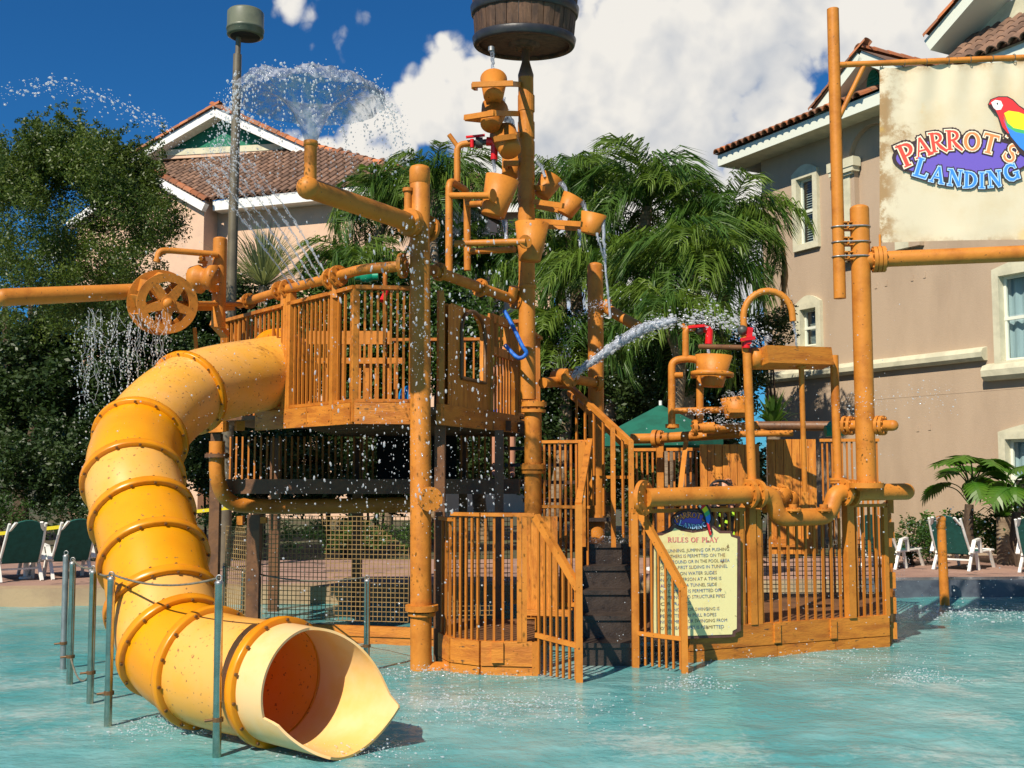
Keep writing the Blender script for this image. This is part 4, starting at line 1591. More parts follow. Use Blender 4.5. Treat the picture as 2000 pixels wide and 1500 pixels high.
for t in (.64, .70, .78, .86, .93):
    sm_.beam(S(t, ZD + .6), S(t, ZD + 1.0), .07 if t != .78 else .03, .03)
sm_.build('slotted_panel', M['plank'], TW)
sm_ = MB()
sm_.beam(S(.625, ZF), S(.625, ZR - .1), .07, .07)
sm_.build('post', M['orange'], TW)
pickets(TW, S(.01, 0), S(.09, 0), 2, ZD, ZR - .05)
# ring main of pipe along the railing top
pr = MB()
ring_p = [P(468, 594, 11.9), P(556, 566, 10.95), P(655, 541, 10.15), P(703, 526, 9.9), P(795, 519, 9.78)]
pr.tube(bend(ring_p, .22), .048, 14)
pr.tube(bend([P(846, 528, 9.95), P(938, 562, 10.7), P(1000, 584, 11.15)], .1), .052, 14)
pr.tube(bend([P(1000, 584, 11.15), P(1004, 560, 11.1)], .05), .05, 12)
pr.build('ring_pipe', M['orange'], TW)
for (px, py, Y, r, ax) in ((486, 588, 11.7, .085, ring_p[1] - ring_p[0]), (548, 568, 11.02, .10, ring_p[1] - ring_p[0]), (563, 563, 10.9, .095, ring_p[1] - ring_p[0]),
                           (648, 545, 10.22, .105, ring_p[2] - ring_p[1]), (661, 539, 10.1, .10, ring_p[2] - ring_p[1]), (786, 519, 9.79, .115, ring_p[4] - ring_p[3]),
                           (858, 531, 10.05, .085, V((.7, .7, 0))), (938, 562, 10.7, .09, V((.6, .7, -.1))), (1008, 585, 11.2, .10, V((.7, .6, 0)))):
    MB().flange(P(px, py, Y), ax, r, .035, 8).build('pipe_flange', M['orange'], TW)
for (px, Y) in ((555, 10.95), (655, 10.15)):
    c = P(px, 560 if px < 600 else 541, Y)
    MB().beam(c - V((0, 0, .02)), c - V((0, 0, .2)), .05, .08).build('pipe_bracket', M['orange'], TW)
# lower level: floor edge beam, pipe, posts, elbows
bmq = MB()
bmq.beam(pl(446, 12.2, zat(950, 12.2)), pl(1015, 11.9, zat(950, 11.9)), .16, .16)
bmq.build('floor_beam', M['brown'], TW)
mf = MB()
mf.box((-1.35, 13.5, 1.60), (3.5, 2.7, .05))
mf.build('mid_floor', M['darkboard'], TW)
pq = MB()
pq.tube(bend([P(424, 862, 11.9), P(423, 940, 11.9), P(446, 985, 12.1), P(530, 990, 12.3), P(810, 986, 12.0)], .35, 8), .083, 16)
pq.build('lower_pipe', M['orange'], TW)
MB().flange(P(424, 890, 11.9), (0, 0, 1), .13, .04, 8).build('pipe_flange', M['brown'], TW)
hk = MB()
hk.beam(P(470, 1008, 11.6), P(470, 1025, 11.6), .1, .06)
hk.build('pipe_bracket', M['orange'], TW)
hk = MB()
hk.beam(P(515, 1010, 11.4), P(515, 1022, 11.4), .06, .06)
hk.build('pipe_bracket', M['orange'], TW)
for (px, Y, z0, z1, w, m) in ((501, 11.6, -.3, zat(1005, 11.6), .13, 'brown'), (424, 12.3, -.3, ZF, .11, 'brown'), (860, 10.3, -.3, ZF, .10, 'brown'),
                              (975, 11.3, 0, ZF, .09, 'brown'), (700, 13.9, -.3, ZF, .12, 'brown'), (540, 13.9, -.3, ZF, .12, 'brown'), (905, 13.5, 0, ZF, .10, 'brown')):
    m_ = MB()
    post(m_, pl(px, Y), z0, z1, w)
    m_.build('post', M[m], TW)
pickets(TW, pl(445, 13.3), pl(735, 13.1), 24, 1.62, ZF)
pickets(TW, pl(895, 12.9), pl(1000, 12.8), 9, 1.62, ZF)
bo = MB()  # black boxes stand in for the shade inside two openings
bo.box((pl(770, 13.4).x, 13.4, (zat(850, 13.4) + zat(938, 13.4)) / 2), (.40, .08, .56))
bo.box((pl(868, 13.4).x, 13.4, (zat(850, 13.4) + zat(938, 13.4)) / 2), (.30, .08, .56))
bo.build('opening_shade', M['black'], TW)
# rope nets and base boards under the tower
def net(a, b, z0, z1, name='rope_net', cell=.046, r=.0068):
    m_ = MB()
    d = b - a
    nx_ = int(d.length / cell)
    nz_ = int((z1 - z0) / cell)
    o = V((-d.y, d.x, 0)).normalized() * .004
    for i in range(nx_ + 1):
        q = a + d * (i / nx_)
        m_.beam(V((q.x, q.y, z0)), V((q.x, q.y, z1)), r, r * .8, up=(d.x, d.y, 0))
    for k in range(nz_ + 1):
        z = z0 + (z1 - z0) * k / nz_
        m_.beam(V((a.x, a.y, z)) + o, V((b.x, b.y, z)) + o, r, r)
    m_.build(name, M['net'], TW, stuff=True)
net(pl(518, 11.5), pl(800, 11.2), zat(1210, 11.4), zat(1008, 11.4))
net(pl(446, 12.1), pl(497, 11.62), zat(1235, 11.8), zat(1030, 11.8))
net(pl(850, 11.4), pl(1000, 11.5), .25, 1.3)
for (a, b) in ((pl(612, 11.35), pl(850, 11.05)),):
    for (z0, z1, o) in ((.075, .175, 0), (-.2, .07, .015)):
        MB().beam(V((a.x, a.y + o, (z0 + z1) / 2)), V((b.x, b.y + o, (z0 + z1) / 2)), .05, z1 - z0).build('base_board', M['board'], TW)
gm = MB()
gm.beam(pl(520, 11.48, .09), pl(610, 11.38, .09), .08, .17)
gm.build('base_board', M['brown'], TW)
# valves on the deck
c = P(716, 540, 11.2)
vm = MB().sphere(c, .075, 14, 8, (1.25, .8, .9))
vm.tube([c + V((-.12, 0, 0)), c + V((.12, 0, 0))], .045, 10)
vm.build('valve_body', M['greenvalve'], TW)
MB().tube([P(752, 525, 10.6), P(752, 800, 10.6)], .022, 8).build('valve_pipe', M['orange_thin'], TW)
MB().tube(bend([P(757, 562, 10.55), P(752, 575, 10.55), P(746, 588, 10.5)], .02), .026, 10).tube([P(745, 566, 10.55), P(762, 562, 10.55)], .018, 8).build('valve_handle', M['red'], TW)

# blue rounded object by the column
bq = P(797, 777, 10.35)
MB().sphere(bq, .115, 18, 12, (.85, .6, 1.0)).solo('blue_object', M['skyblue'], 'bright blue rounded object on the upper deck beside the front column', 'float')
# blue pull rope hanging at the tower's right side
MB().tube(spline([P(985, 607, 11.0), P(1003, 640, 10.95), P(1020, 675, 10.9), P(1028, 690, 10.9), P(1012, 699, 10.92), P(986, 674, 11.0)], 6), .021, 8).solo(
    'pull_rope', M['bluerope'], 'blue pull rope looping from the tower in front of the bucket column', 'rope')

# ------------------------------------------------------------------ front column with the fountain arm
CY = 9.75
cb = P(823, 1300, CY)
cb.z = -.32
ct = P(820, 326, CY)
FC = thing('fountain_column', 'tall orange pipe column with an arm that ends in a fountain nozzle', 'water column', V((cb.x, cb.y, -.3)))
MB().tube([cb, V((ct.x, CY, ct.z - .02)), V((ct.x, CY, ct.z))], [.094, .090, .080], 24).build('column', M['orange'], FC)
MB().lathe(ct, (0, 0, 1), [(.090, -.16), (.094, -.155), (.094, -.03), (.085, -.005), (.05, .012), (0, .016)], 22).build('cap', M['orange'], FC)
zj = zat(432, CY)
jb = P(602, 357, 8.43)
zj = jb.z - .04
jb.z = zj
ja = V((ct.x, CY, zj))
MB().tube([ja, jb], .082, 22).build('arm', M['orange'], FC)
MB().sphere(jb, .092, 20, 12).build('ball_joint', M['orange'], FC)
nt_ = P(607, 276, 8.43)
nb = V((nt_.x, nt_.y, jb.z))
MB().tube([nb, V((nb.x, nb.y, nt_.z))], .050, 18).lathe(V((nb.x, nb.y, nt_.z)), (0, 0, 1), [(.05, -.04), (.056, -.038), (.056, .0), (.045, .002), (.03, -.02)], 18).build('nozzle', M['orange'], FC)
ad = (jb - ja).normalized()
MB().flange(ja + ad * .13, ad, .125, .035, 8).flange(ja + ad * .17, ad, .125, .035).build('pipe_flange', M['orange'], FC)
MB().flange(ja - ad * .14, ad, .12, .04, 8).tube([ja, ja - ad * .14], .082, 16).build('pipe_flange', M['orange'], FC)
q = ja + V((-.10, -.05, .14))
MB().tube([q, q + V((0, 0, .16))], .035, 10).tube([q + V((0, 0, .16)), q + V((0, 0, .19))], .05, 10).build('drain_cock', M['orange'], FC)
MB().flange(V((cb.x, CY, zat(1187, CY))), (0, 0, 1), .145, .05).flange(V((cb.x, CY, zat(1199, CY))), (0, 0, 1), .12, .03, 10).build('pipe_flange', M['orange'], FC)
bf = P(840, 975, CY - .13)
bd = V((.32, -.92, .0)).normalized()
MB().tube([bf - bd * .16, bf], .075, 16).flange(bf, bd, .108, .04, 6, .009).build('blind_flange', M['orange'], FC)
MB().tube(bend([V((cb.x, CY, .12)), V((cb.x, CY, -.02)), V((cb.x + .4, CY + .1, -.05))], .12), .093, 18).build('foot_elbow', M['orange'], FC)
m_ = MB()
q = V((ct.x + .078, CY - .04, 0))
m_.tube([V((q.x, q.y, zat(520, CY))), V((q.x, q.y, zat(780, CY)))], .016, 8)
m_.build('conduit', M['orange'], FC)

# ------------------------------------------------------------------ water wheel and horizontal pipe arm
wc = P(322, 592, 10.4)
WH = thing('waterwheel_fixture', 'orange spoked water wheel with a long pipe at the left of the tower', 'water wheel', wc - V((0, 0, .35)))
wax = V((.52, -.84, -.16)).normalized()
wu_ = wax.cross(V((0, 0, 1))).normalized()
wv_ = wax.cross(wu_)
def ring_disc(c, R0, R1, th, spokes):
    m_ = MB()
    m_.lathe(c, wax, [(R0, -th / 2), (R1, -th / 2), (R1, th / 2), (R0, th / 2)], 36, smooth=False, close=True)
    m_.tube([c - wax * .02, c + wax * .02], .065, 16)
    for k in range(spokes):
        a = 2 * pi * k / spokes + .35
        d = wu_ * cos(a) + wv_ * sin(a)
        s_ = (-wu_ * sin(a) + wv_ * cos(a))
        n_ = wax * th / 2 * .96
        q0, q1 = c + d * .03, c + d * (R0 + .012)
        vs8 = [q0 - s_ * .05, q0 + s_ * .05, q1 + s_ * .035, q1 - s_ * .035]
        m_.add([v - n_ for v in vs8] + [v + n_ for v in vs8], [(0, 1, 2, 3), (7, 6, 5, 4), (0, 4, 5, 1), (1, 5, 6, 2), (2, 6, 7, 3), (3, 7, 4, 0)])
    return m_
wf_ = wc + wax * .10
wk_ = wc - wax * .17
ring_disc(wf_, .205, .285, .022, 5).build('front_rim', M['orange'], WH)
ring_disc(wk_, .215, .315, .022, 5).build('rear_rim', M['orange'], WH)
for k in range(10):
    a = 2 * pi * k / 10
    d = wu_ * cos(a) + wv_ * sin(a)
    s_ = -wu_ * sin(a) + wv_ * cos(a)
    p_, q_ = wk_ + d * .26, wf_ + d * .24
    MB().beam(p_, q_, .12, .012, up=d + s_ * .5).build('paddle', M['orange'], WH)
MB().tube([wf_, P(470, 594, 11.6)], .026, 12).build('axle', M['orange'], WH)
MB().lathe(wf_ + wax * .03, wax, [(.045, -.03), (.05, .0), (.03, .02), (0, .022)], 14).build('hub', M['orange'], WH)
pa, pb_ = P(8, 581, 9.7), P(268, 569, 10.5)
MB().tube([pa, pb_], [.080, .075], 18).sphere(pa, .080, 16, 10).build('pipe_arm', M['orange'], WH)
wpst = P(428, 560, 11.2)
m_ = MB().tube([V((wpst.x, wpst.y, zat(640, 11.2))), V((wpst.x, wpst.y, zat(468, 11.2)))], .072, 16).sphere(V((wpst.x, wpst.y, zat(468, 11.2))), .072, 16, 8, (1, 1, .4))
m_.build('post', M['orange'], WH)
MB().tube(bend([P(425, 497, 11.1), P(330, 489, 10.9), P(311, 490, 10.86), P(306, 512, 10.85)], .1), .032, 12).build('spout', M['orange'], WH)
MB().lathe(P(398, 545, 11.1), V((1, -.2, 0)), [(0, -.14), (.13, -.13), (.15, -.04), (.11, .0), (.11, .06), (.14, .08), (.14, .14), (0, .15)], 20).build('gear_drum', M['orange'], WH)
MB().tube(bend([P(400, 520, 11.1), P(396, 498, 11.1), P(392, 505, 11.0)], .02), .022, 8).flange(P(396, 512, 11.1), (0, 0, 1), .05, .02).build('bleed_valve', M['orange'], WH)
m_ = MB()
m_.beam(P(376, 600, 10.9), P(455, 600, 11.5), .05, .07)
m_.beam(P(380, 640, 10.9), P(384, 690, 10.9), .03, .03)
m_.beam(P(418, 630, 11.2), P(440, 655, 11.4), .09, .06)
m_.build('bracket', M['orange'], WH)

# ------------------------------------------------------------------ bucket column, tipping cups and barrel
BY = 11.2
bx_ = pl(1030, BY).x
zt = zat(150, BY)
BC = thing('bucket_column', 'tallest orange pipe column carrying a stair of tipping cups under the barrel', 'water column', V((bx_, BY, 0)))
zm_ = zat(760, BY)
xl = P(1041, 900, BY).x
MB().tube([V((xl, BY, -.3)), V((xl, BY, zat(800, BY)))], .088, 22).build('column', M['orange'], BC)
MB().tube([V((bx_, BY, zat(780, BY))), V((bx_ - .012, BY, zt))], [.088, .080], 22).build('column', M['orange'], BC)
MB().lathe(V((bx_ - .012, BY, zt)), (0, 0, 1), [(.080, -.02), (.082, .02), (.05, .13), (.042, .16), (.042, .34)], 20).build('neck', M['brown'], BC)
for py in (200, 252, 290, 333, 375, 420):
    MB().lathe(V((bx_ - .008, BY, zat(py, BY))), (0, 0, 1), [(.08, -.10), (.088, -.10), (.088, .07), (.08, .07)], 20, False).build('sleeve', M['orange'], BC)
MB().flange(V((xl, BY, zat(790, BY))), (0, 0, 1), .14, .05, 8).flange(V((xl, BY, zat(803, BY))), (0, 0, 1), .13, .03).build('pipe_flange', M['orange'], BC)
MB().flange(V((xl, BY, zat(912, BY))), (0, 0, 1), .13, .05, 8).flange(V((xl, BY, zat(922, BY))), (0, 0, 1), .12, .03).build('pipe_flange', M['orange'], BC)
MB().lathe(V((bx_, BY, zat(560, BY))), (0, 0, 1), [(.087, -.02), (.095, -.015), (.095, .015), (.087, .02)], 20).build('collar', M['orange'], BC)
def cup(px, py, Y, ax, r0, r1, h, parent, arm_from=None, arm_w=.035, yoke=None, name='tipping_cup', m='orange'):
    """open tapered cup; ax points to the mouth"""
    c = P(px, py, Y)
    ax = V(ax).normalized()
    m_ = MB().lathe(c - ax * h / 2, ax, [(0, 0), (r0 * .96, 0), (r0, .01), (r1, h), (r1 * .95, h), (r0 * .92, .02), (0, .02)], 24)
    o = m_.build(name, M[m], parent)
    if arm_from is not None:
        a_ = V(arm_from)
        k = MB()
        d = (c - a_)
        sd = d.cross(V((0, 0, 1))).normalized()
        off = sd * (r1 * 1.12)
        for s in (-1, 1):
            k.beam(a_ + off * s * .75, c + off * s * 1.0, arm_w * .6, arm_w * 1.5)
        e_ = a_ + d * .28
        k.beam(a_ + off * -.9, a_ + off * .9, arm_w, arm_w * 1.5)
        k.tube([c - off * 1.12, c + off * 1.12], .014, 8)
        k.build('cup_bracket', M[m], o)
    return o
def colp(py, dx=0, dy=0): return V((bx_ + dx, BY + dy, zat(py, BY)))
# each of these bobs on a fork from the column
def fork_cup(px, py, Y, ax, fork, r0=.105, r1=.15, h=.24, w=.04):
    c = P(px, py, Y)
    o = cup(px, py, Y, ax, r0, r1, h, BC)
    k = MB()
    for (a, b) in fork:
        k.beam(P(*a), P(*b), .035, w * 1.3)
    k.build('cup_fork', M['orange'], o)
    return o
fork_cup(964, 172, BY - .55, (.0, .62, 1), [((922, 166, BY - .75), (1002, 163, BY - .75)), ((924, 168, BY - .75), (930, 172, BY - .3)), ((999, 164, BY - .75), (1016, 165, BY))], .10, .135, .27)
fork_cup(962, 228, BY - .5, (.2, .6, 1), [((908, 230, BY - .55), (966, 221, BY - .8)), ((966, 221, BY - .8), (1014, 222, BY)), ((910, 231, BY - .55), (958, 236, BY - .2))], .10, .135, .27)
fork_cup(990, 278, BY - .45, (-.35, .55, 1), [((966, 272, BY - .7), (1006, 266, BY - .6)), ((1006, 266, BY - .6), (1014, 262, BY))], .11, .14, .27)
fork_cup(1000, 325, BY + .35, (.2, .2, 1), [((984, 319, BY - .1), (1012, 319, BY - .05)), ((986, 322, BY - .1), (990, 326, BY + .4))], .09, .13, .22)
fork_cup(1068, 365, BY + .1, (.55, .1, 1), [((1040, 366, BY + .05), (1062, 368, BY - .1))], .085, .128, .24)
fork_cup(1112, 402, BY - .15, (.55, -.1, 1), [((1044, 394, BY - .1), (1100, 402, BY - .35)), ((1046, 402, BY + .1), (1098, 412, BY + .1))], .085, .122, .21)
fork_cup(1156, 437, BY - .25, (.22, -.16, 1), [((1046, 432, BY - .1), (1136, 438, BY - .45)), ((1046, 440, BY + .1), (1134, 446, BY))], .095, .132, .21)
# barrel: staves, hoops, bottom
brc = V((bx_ - .03, BY, zat(92, BY)))
bt = Matrix.Rotation(radians(5.5), 3, 'X') @ Matrix.Rotation(radians(1.0), 3, 'Y')
bax = bt @ V((0, 0, 1))
BR = thing('tipping_barrel', 'giant dark wooden barrel with black hoops on top of the bucket column', 'barrel', brc)
NS = 26
bh = 1.15
def brad(h): return .505 + .085 * (h / bh) ** .8
u0_ = bt @ V((1, 0, 0))
w0_ = bt @ V((0, 1, 0))
for k in range(NS):
    a0, a1 = 2 * pi * (k + .03) / NS, 2 * pi * (k + .97) / NS
    hh = [0, .12, .35, .65, .95, bh]
    vs8, fs8 = [], []
    for h in hh:
        for rr, aa in ((brad(h), a0), (brad(h) + .006, (a0 + a1) / 2), (brad(h), a1), (brad(h) - .03, a1), (brad(h) - .03, a0)):
            vs8.append(brc + bax * h + (u0_ * cos(aa) + w0_ * sin(aa)) * rr)
    for i in range(len(hh) - 1):
        for j in range(5):
            fs8.append((i * 5 + j, i * 5 + (j + 1) % 5, (i + 1) * 5 + (j + 1) % 5, (i + 1) * 5 + j))
    fs8.append((4, 3, 2, 1, 0))
    fs8.append(tuple(len(vs8) - 5 + j for j in range(5)))
    MB().add(vs8, fs8).build('stave', M['stave'], BR)
def hoop(h, hw):
    r0, r1 = brad(h - hw / 2) + .004, brad(h + hw / 2) + .006
    MB().lathe(brc + bax * h, bax, [(r0 - .01, -hw / 2), (r0 + .012, -hw / 2), (r0 + .022, -hw / 2 + .015), (r1 + .022, hw / 2 - .015), (r1 + .012, hw / 2), (r1 - .01, hw / 2)], 52).build('hoop', M['hoop'], BR)
hoop(.045, .09)
hoop(.36, .10)
hoop(.98, .10)
MB().lathe(brc, bax, [(0, .03), (.50, .03), (.50, .05), (0, .05)], 40).lathe(brc, bax, [(.0, .0), (.16, .0), (.17, .03)], 24).build('barrel_bottom', M['stave'], BR)
MB().flange(brc + V((0, 0, -.0)), bax, .10, .05, 8).build('pivot_flange', M['brown'], BR)
MB().tube([P(960, 92, BY - .3), P(960, 100, BY - .3)], .035, 10).build('spout', M['galv'], BR)

# ------------------------------------------------------------------ frame with two big buckets, left of the bucket column
FY = 10.6
BF = thing('bucket_frame', 'orange pipe frame with red valve and two big buckets beside the bucket column', 'water bucket frame', pl(893, FY, zat(535, FY)))
m_ = MB()
m_.tube(bend([P(877, 530, FY), P(877, 352, FY), P(912, 372, FY + .45), P(913, 528, FY + .45)], .1), .036, 12)
m_.build('frame', M['orange'], BF)
m_ = MB()
m_.tube(bend([P(893, 355, FY + .2), P(893, 283, FY + .2), P(922, 279, FY + .2)], .08), .033, 12)
m_.tube([P(893, 285, FY + .2), P(877, 263, FY + .2)], .024, 10)
m_.build('supply_pipe', M['orange'], BF)
m_ = MB()
m_.beam(P(910, 268, FY + .15), P(947, 264, FY + .15), .035, .018)
m_.tube([P(922, 272, FY + .15), P(922, 288, FY + .15)], .02, 8)
m_.tube(bend([P(950, 276, FY + .2), P(966, 277, FY + .2), P(965, 312, FY + .2)], .06), [.045, .043, .035], 12)
m_.build('valve_handle', M['red'], BF)
MB().tube([P(921, 280, FY + .2), P(952, 277, FY + .2)], .03, 12).flange(P(936, 279, FY + .2), (1, 0, 0), .055, .07).build('valve_body', M['greyvalve'], BF)
b1 = cup(972, 385, FY - .1, (.26, -.05, 1), .118, .168, .385, BF, name='bucket')
MB().tube([P(877, 382, FY), P(960, 382, FY - .32)], .032, 12).flange(P(962, 382, FY - .31), (1, -.6, 0), .065, .02).build('pivot_rod', M['orange'], b1)
MB().tube([P(912, 399, FY + .45), P(945, 398, FY + .1)], .032, 12).build('pivot_rod', M['orange'], b1)
b2 = cup(1037, 473, FY - .15, (.06, -.03, 1), .105, .165, .37, BF, name='bucket')
MB().tube([P(888, 476, FY - .3), P(1026, 472, FY - .36)], .032, 12).flange(P(1026, 472, FY - .35), (.4, -1, 0), .065, .02).build('pivot_rod', M['orange'], b2)
MB().tube([P(913, 491, FY + .45), P(1005, 487, FY + .1)], .032, 12).build('pivot_rod', M['orange'], b2)

# ------------------------------------------------------------------ second column, pipe stub and water cannon behind the stairs
SY = 12.2
SC = thing('support_column', 'shaded orange pipe column with a sloping stub behind the stair handrail', 'water column', pl(1162, SY, 0))
s0, s1 = vert(1164, 760, SY, -.3, zat(520, SY))
MB().tube([s0, s1], .088, 18).sphere(s1, .088, 16, 8, (1, 1, .5)).build('column', M['orange'], SC)
MB().flange(P(1186, 598, SY - .05), (1, -.2, -.2), .08, .06, 6).build('pipe_flange', M['orange'], SC)
MB().tube([P(1180, 600, SY), P(1246, 638, SY - .5)], .058, 16).build('stub_pipe', M['orange'], SC)
WC = thing('water_cannon', 'orange pipe end spraying a jet over the stairs', 'water cannon', pl(1110, 11.6, zat(760, 11.6)))
MB().tube([P(1090, 736, 11.8), P(1112, 738, 11.4)], .095, 18).flange(P(1113, 738, 11.38), (.5, -.8, 0), .10, .03, 8).build('pipe_end', M['orange'], WC)
MB().tube([P(1120, 740, 11.5), P(1172, 750, 11.9)], .05, 14).flange(P(1168, 749, 11.85), (1, .4, 0), .085, .05, 6).build('feed_pipe', M['orange'], WC)
MB().tube([P(1060, 748, 11.3), P(1095, 745, 11.6)], .055, 14).build('cross_pipe', M['orange'], WC)

# ------------------------------------------------------------------ staircase
ST = thing('staircase', 'dark wet stairs between two flared orange handrails', 'staircase', pl(1185, 10.5, 0))
for k in range(5):
    z1 = .2 * (k + 1)
    y0 = 9.92 + .3 * k
    m_ = MB()
    xa, xb = pl(1133, y0).x, pl(1236, y0).x
    m_.box(((xa + xb) / 2, y0 + .175, z1 - .02), (xb - xa, .35, .04))
    m_.box(((xa + xb) / 2, y0 + .03, z1 - .13), (xb - xa, .02, .18))
    m_.build('step', M['step'], ST)
m_ = MB()
m_.box((pl(1185, 12).x, 12.5, .97), (1.7, 2.5, .05))
m_.build('landing', M['step'], ST)
for px in (1131, 1238):
    m_ = MB()
    a, b = pl(px, 9.95, .05), pl(px, 11.3, 1.0)
    m_.beam(a, b, .04, .28)
    m_.build('stringer', M['brown'], ST)
# left flared wing
a, b = pl(1046, 9.45), pl(1129, 9.14)
m_ = MB()
za_, zb_ = zat(1008, 9.45), zat(1150, 9.14)
m_.beam(V((a.x, a.y, za_)), V((b.x, b.y, zb_)), .055, .06)
m_.build('handrail', M['orange'], ST)
rail(MB(), a, b, zat(1240, 9.45), zat(1262, 9.14), .03, .04).build('bottom_rail', M['orange'], ST)
pickets(ST, a, b, 7, .02, za_ - .03, .019, True, zb_ - .02)
pb2 = V((b.x, b.y, 0))
m_ = MB()
m_.beam(V((b.x, b.y, -.3)), V((b.x, b.y, zat(985, 9.14))), .055, .06)
m_.build('post', M['orange'], ST)
q = P(1152, 862, 11.0)
m_ = MB()
m_.beam(V((b.x, b.y, zat(988, 9.14))), q, .055, .06)
m_.build('handrail', M['orange'], ST)
m_ = MB()
post(m_, P(1136, 900, 11.0), .98, q.z, .07)
m_.build('post', M['orange'], ST)
# landing railing
a2_, b2_ = pl(1058, 11.2), pl(1152, 11.0)
rail(MB(), a2_, b2_, q.z + .0, w=.05, h=.03).build('handrail', M['orange'], ST)
rail(MB(), a2_, b2_, zat(990, 11.1), w=.04, h=.03).build('bottom_rail', M['orange'], ST)
rail(MB(), pl(1000, 11.3), b2_, zat(1180, 11.1), w=.04, h=.04).build('bottom_rail', M['orange'], ST)
pickets(ST, a2_, b2_, 9, .35, q.z)
# right flared wing
a, b = pl(1237, 9.9), pl(1331, 9.62)
m_ = MB()
za_, zb_ = zat(1000, 9.9), zat(1150, 9.62)
m_.beam(V((a.x + .05, a.y, za_)), V((b.x, b.y, zb_)), .055, .06)
m_.build('handrail', M['orange'], ST)
MB().beam(V((b.x, b.y, -.3)), V((b.x, b.y, zb_ + .02)), .055, .06).build('post', M['orange'], ST)
rail(MB(), a, b, zat(1236, 9.9), zat(1248, 9.62), .03, .035).build('bottom_rail', M['orange'], ST)
pickets(ST, a, b, 7, .02, za_ - .02, .019, True, zb_)
m_ = MB()
post(m_, V((a.x, a.y, 0)), -.3, za_, .06)
m_.build('post', M['orange'], ST)
# upper flight rail
u0q, u1q = P(1116, 757, 11.9), P(1232, 865, 10.7)
MB().beam(u0q, u1q, .05, .05).build('handrail', M['orange'], ST)
MB().beam(P(1080, 750, 12.1), u0q, .05, .05).build('handrail', M['orange'], ST)
MB().beam(u1q + V((0, 0, .02)), V((u1q.x, u1q.y, 1.0)), .05, .05).build('post', M['orange'], ST)
d_ = u1q - u0q
MB().beam(u0q + V((-.0, .5, -.02)), u1q + V((0, .5, -.02)), .05, .05).build('handrail', M['orange'], ST)
rail(MB(), pl(1158, 11.2), pl(1232, 10.9), zat(932, 11), w=.035, h=.03).build('bottom_rail', M['orange'], ST)
for i in range(6):
    t = (i + .6) / 6.4
    w = u0q.lerp(u1q, t)
    piece('picket', PICK, ST, V((w.x, w.y, max(1.0, w.z - 1.0))), Euler((0, 0, -.7)), (.021, .021, w.z - max(1.0, w.z - 1.0)))
m_ = MB()
post(m_, P(1197, 900, 10.9), .98, zat(835, 10.9), .045)
m_.build('post', M['orange'], ST)
sm_ = MB()
for k in range(5):
    y0 = 12.2 + .26 * k
    xx = pl(1120, 12).x - .1 * k
    sm_.box((xx, y0, 1.2 + .2 * k), (.9, .28, .04))
sm_.build('upper_step', M['step'], ST, stuff=True)

# ------------------------------------------------------------------ low picket platform left of the stairs
PLt = thing('picket_platform', 'low orange platform with curved picket fence left of the stairs', 'platform', pl(950, 9.8, 0))
ch = [pl(862, 10.0), pl(884, 9.68), pl(940, 9.5), pl(1044, 9.45)]
zb1, zb2 = .285, .075
for i in range(3):
    a, b = ch[i], ch[i + 1]
    d = (b - a).normalized() * .004
    for (z0, z1, o) in ((zb2 + .004, zb1, 0), (-.25, zb2 - .004, .012)):
        MB().beam(V((a.x, a.y + o, (z0 + z1) / 2)) + d, V((b.x, b.y + o, (z0 + z1) / 2)) - d, .045, z1 - z0).build('base_board', M['board'], PLt)
    m_ = MB()
MB().beam(pl(972, 9.46, .11), pl(972, 9.46, .28), .10, .05).build('joint_plate', M['board'], PLt)
fl = MB()
fq = ch + [pl(1044, 11.0), pl(862, 11.0)]
fl.add([V((q.x, q.y, zb1 - .01)) for q in fq], [tuple(range(len(fq)))])
fl.build('platform_floor', M['darkboard'], PLt)
zr_ = zat(1005, 9.5)
m_ = MB()
for i in range(3):
    rail(m_, ch[i], ch[i + 1], zr_ - (.05 if i == 0 else 0), w=.055, h=.03)
m_.build('handrail', M['orange'], PLt)
pickets(PLt, ch[0], ch[1], 3, zb1, zr_ - .06)
pickets(PLt, ch[1], ch[2], 5, zb1, zr_)
pickets(PLt, ch[2], pl(1008, 9.47), 4, zb1, zr_)
for px in (1014, 1024):
    m_ = MB()
    post(m_, pl(px, 9.46), zb1 - .005, zr_ - .015, .04, .05)
    m_.build('post', M['orange'], PLt)
MB().beam(pl(1044, 9.45, -.2), pl(1044, 9.45, zb1), .05, .05).build('post', M['orange'], PLt)
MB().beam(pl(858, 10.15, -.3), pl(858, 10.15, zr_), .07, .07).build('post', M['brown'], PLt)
# back of that bay: plank wall in sun behind the pickets
for i in range(5):
    px = 1030 + i * 13
    MB().beam(pl(px, 10.9, .3), pl(px, 10.9, 1.28), .060, .03).build('plank', M['plank'], PLt)
MB().beam(pl(1020, 10.85, .36), pl(1112, 10.75, .36), .05, .06).build('base_board', M['board'], PLt)

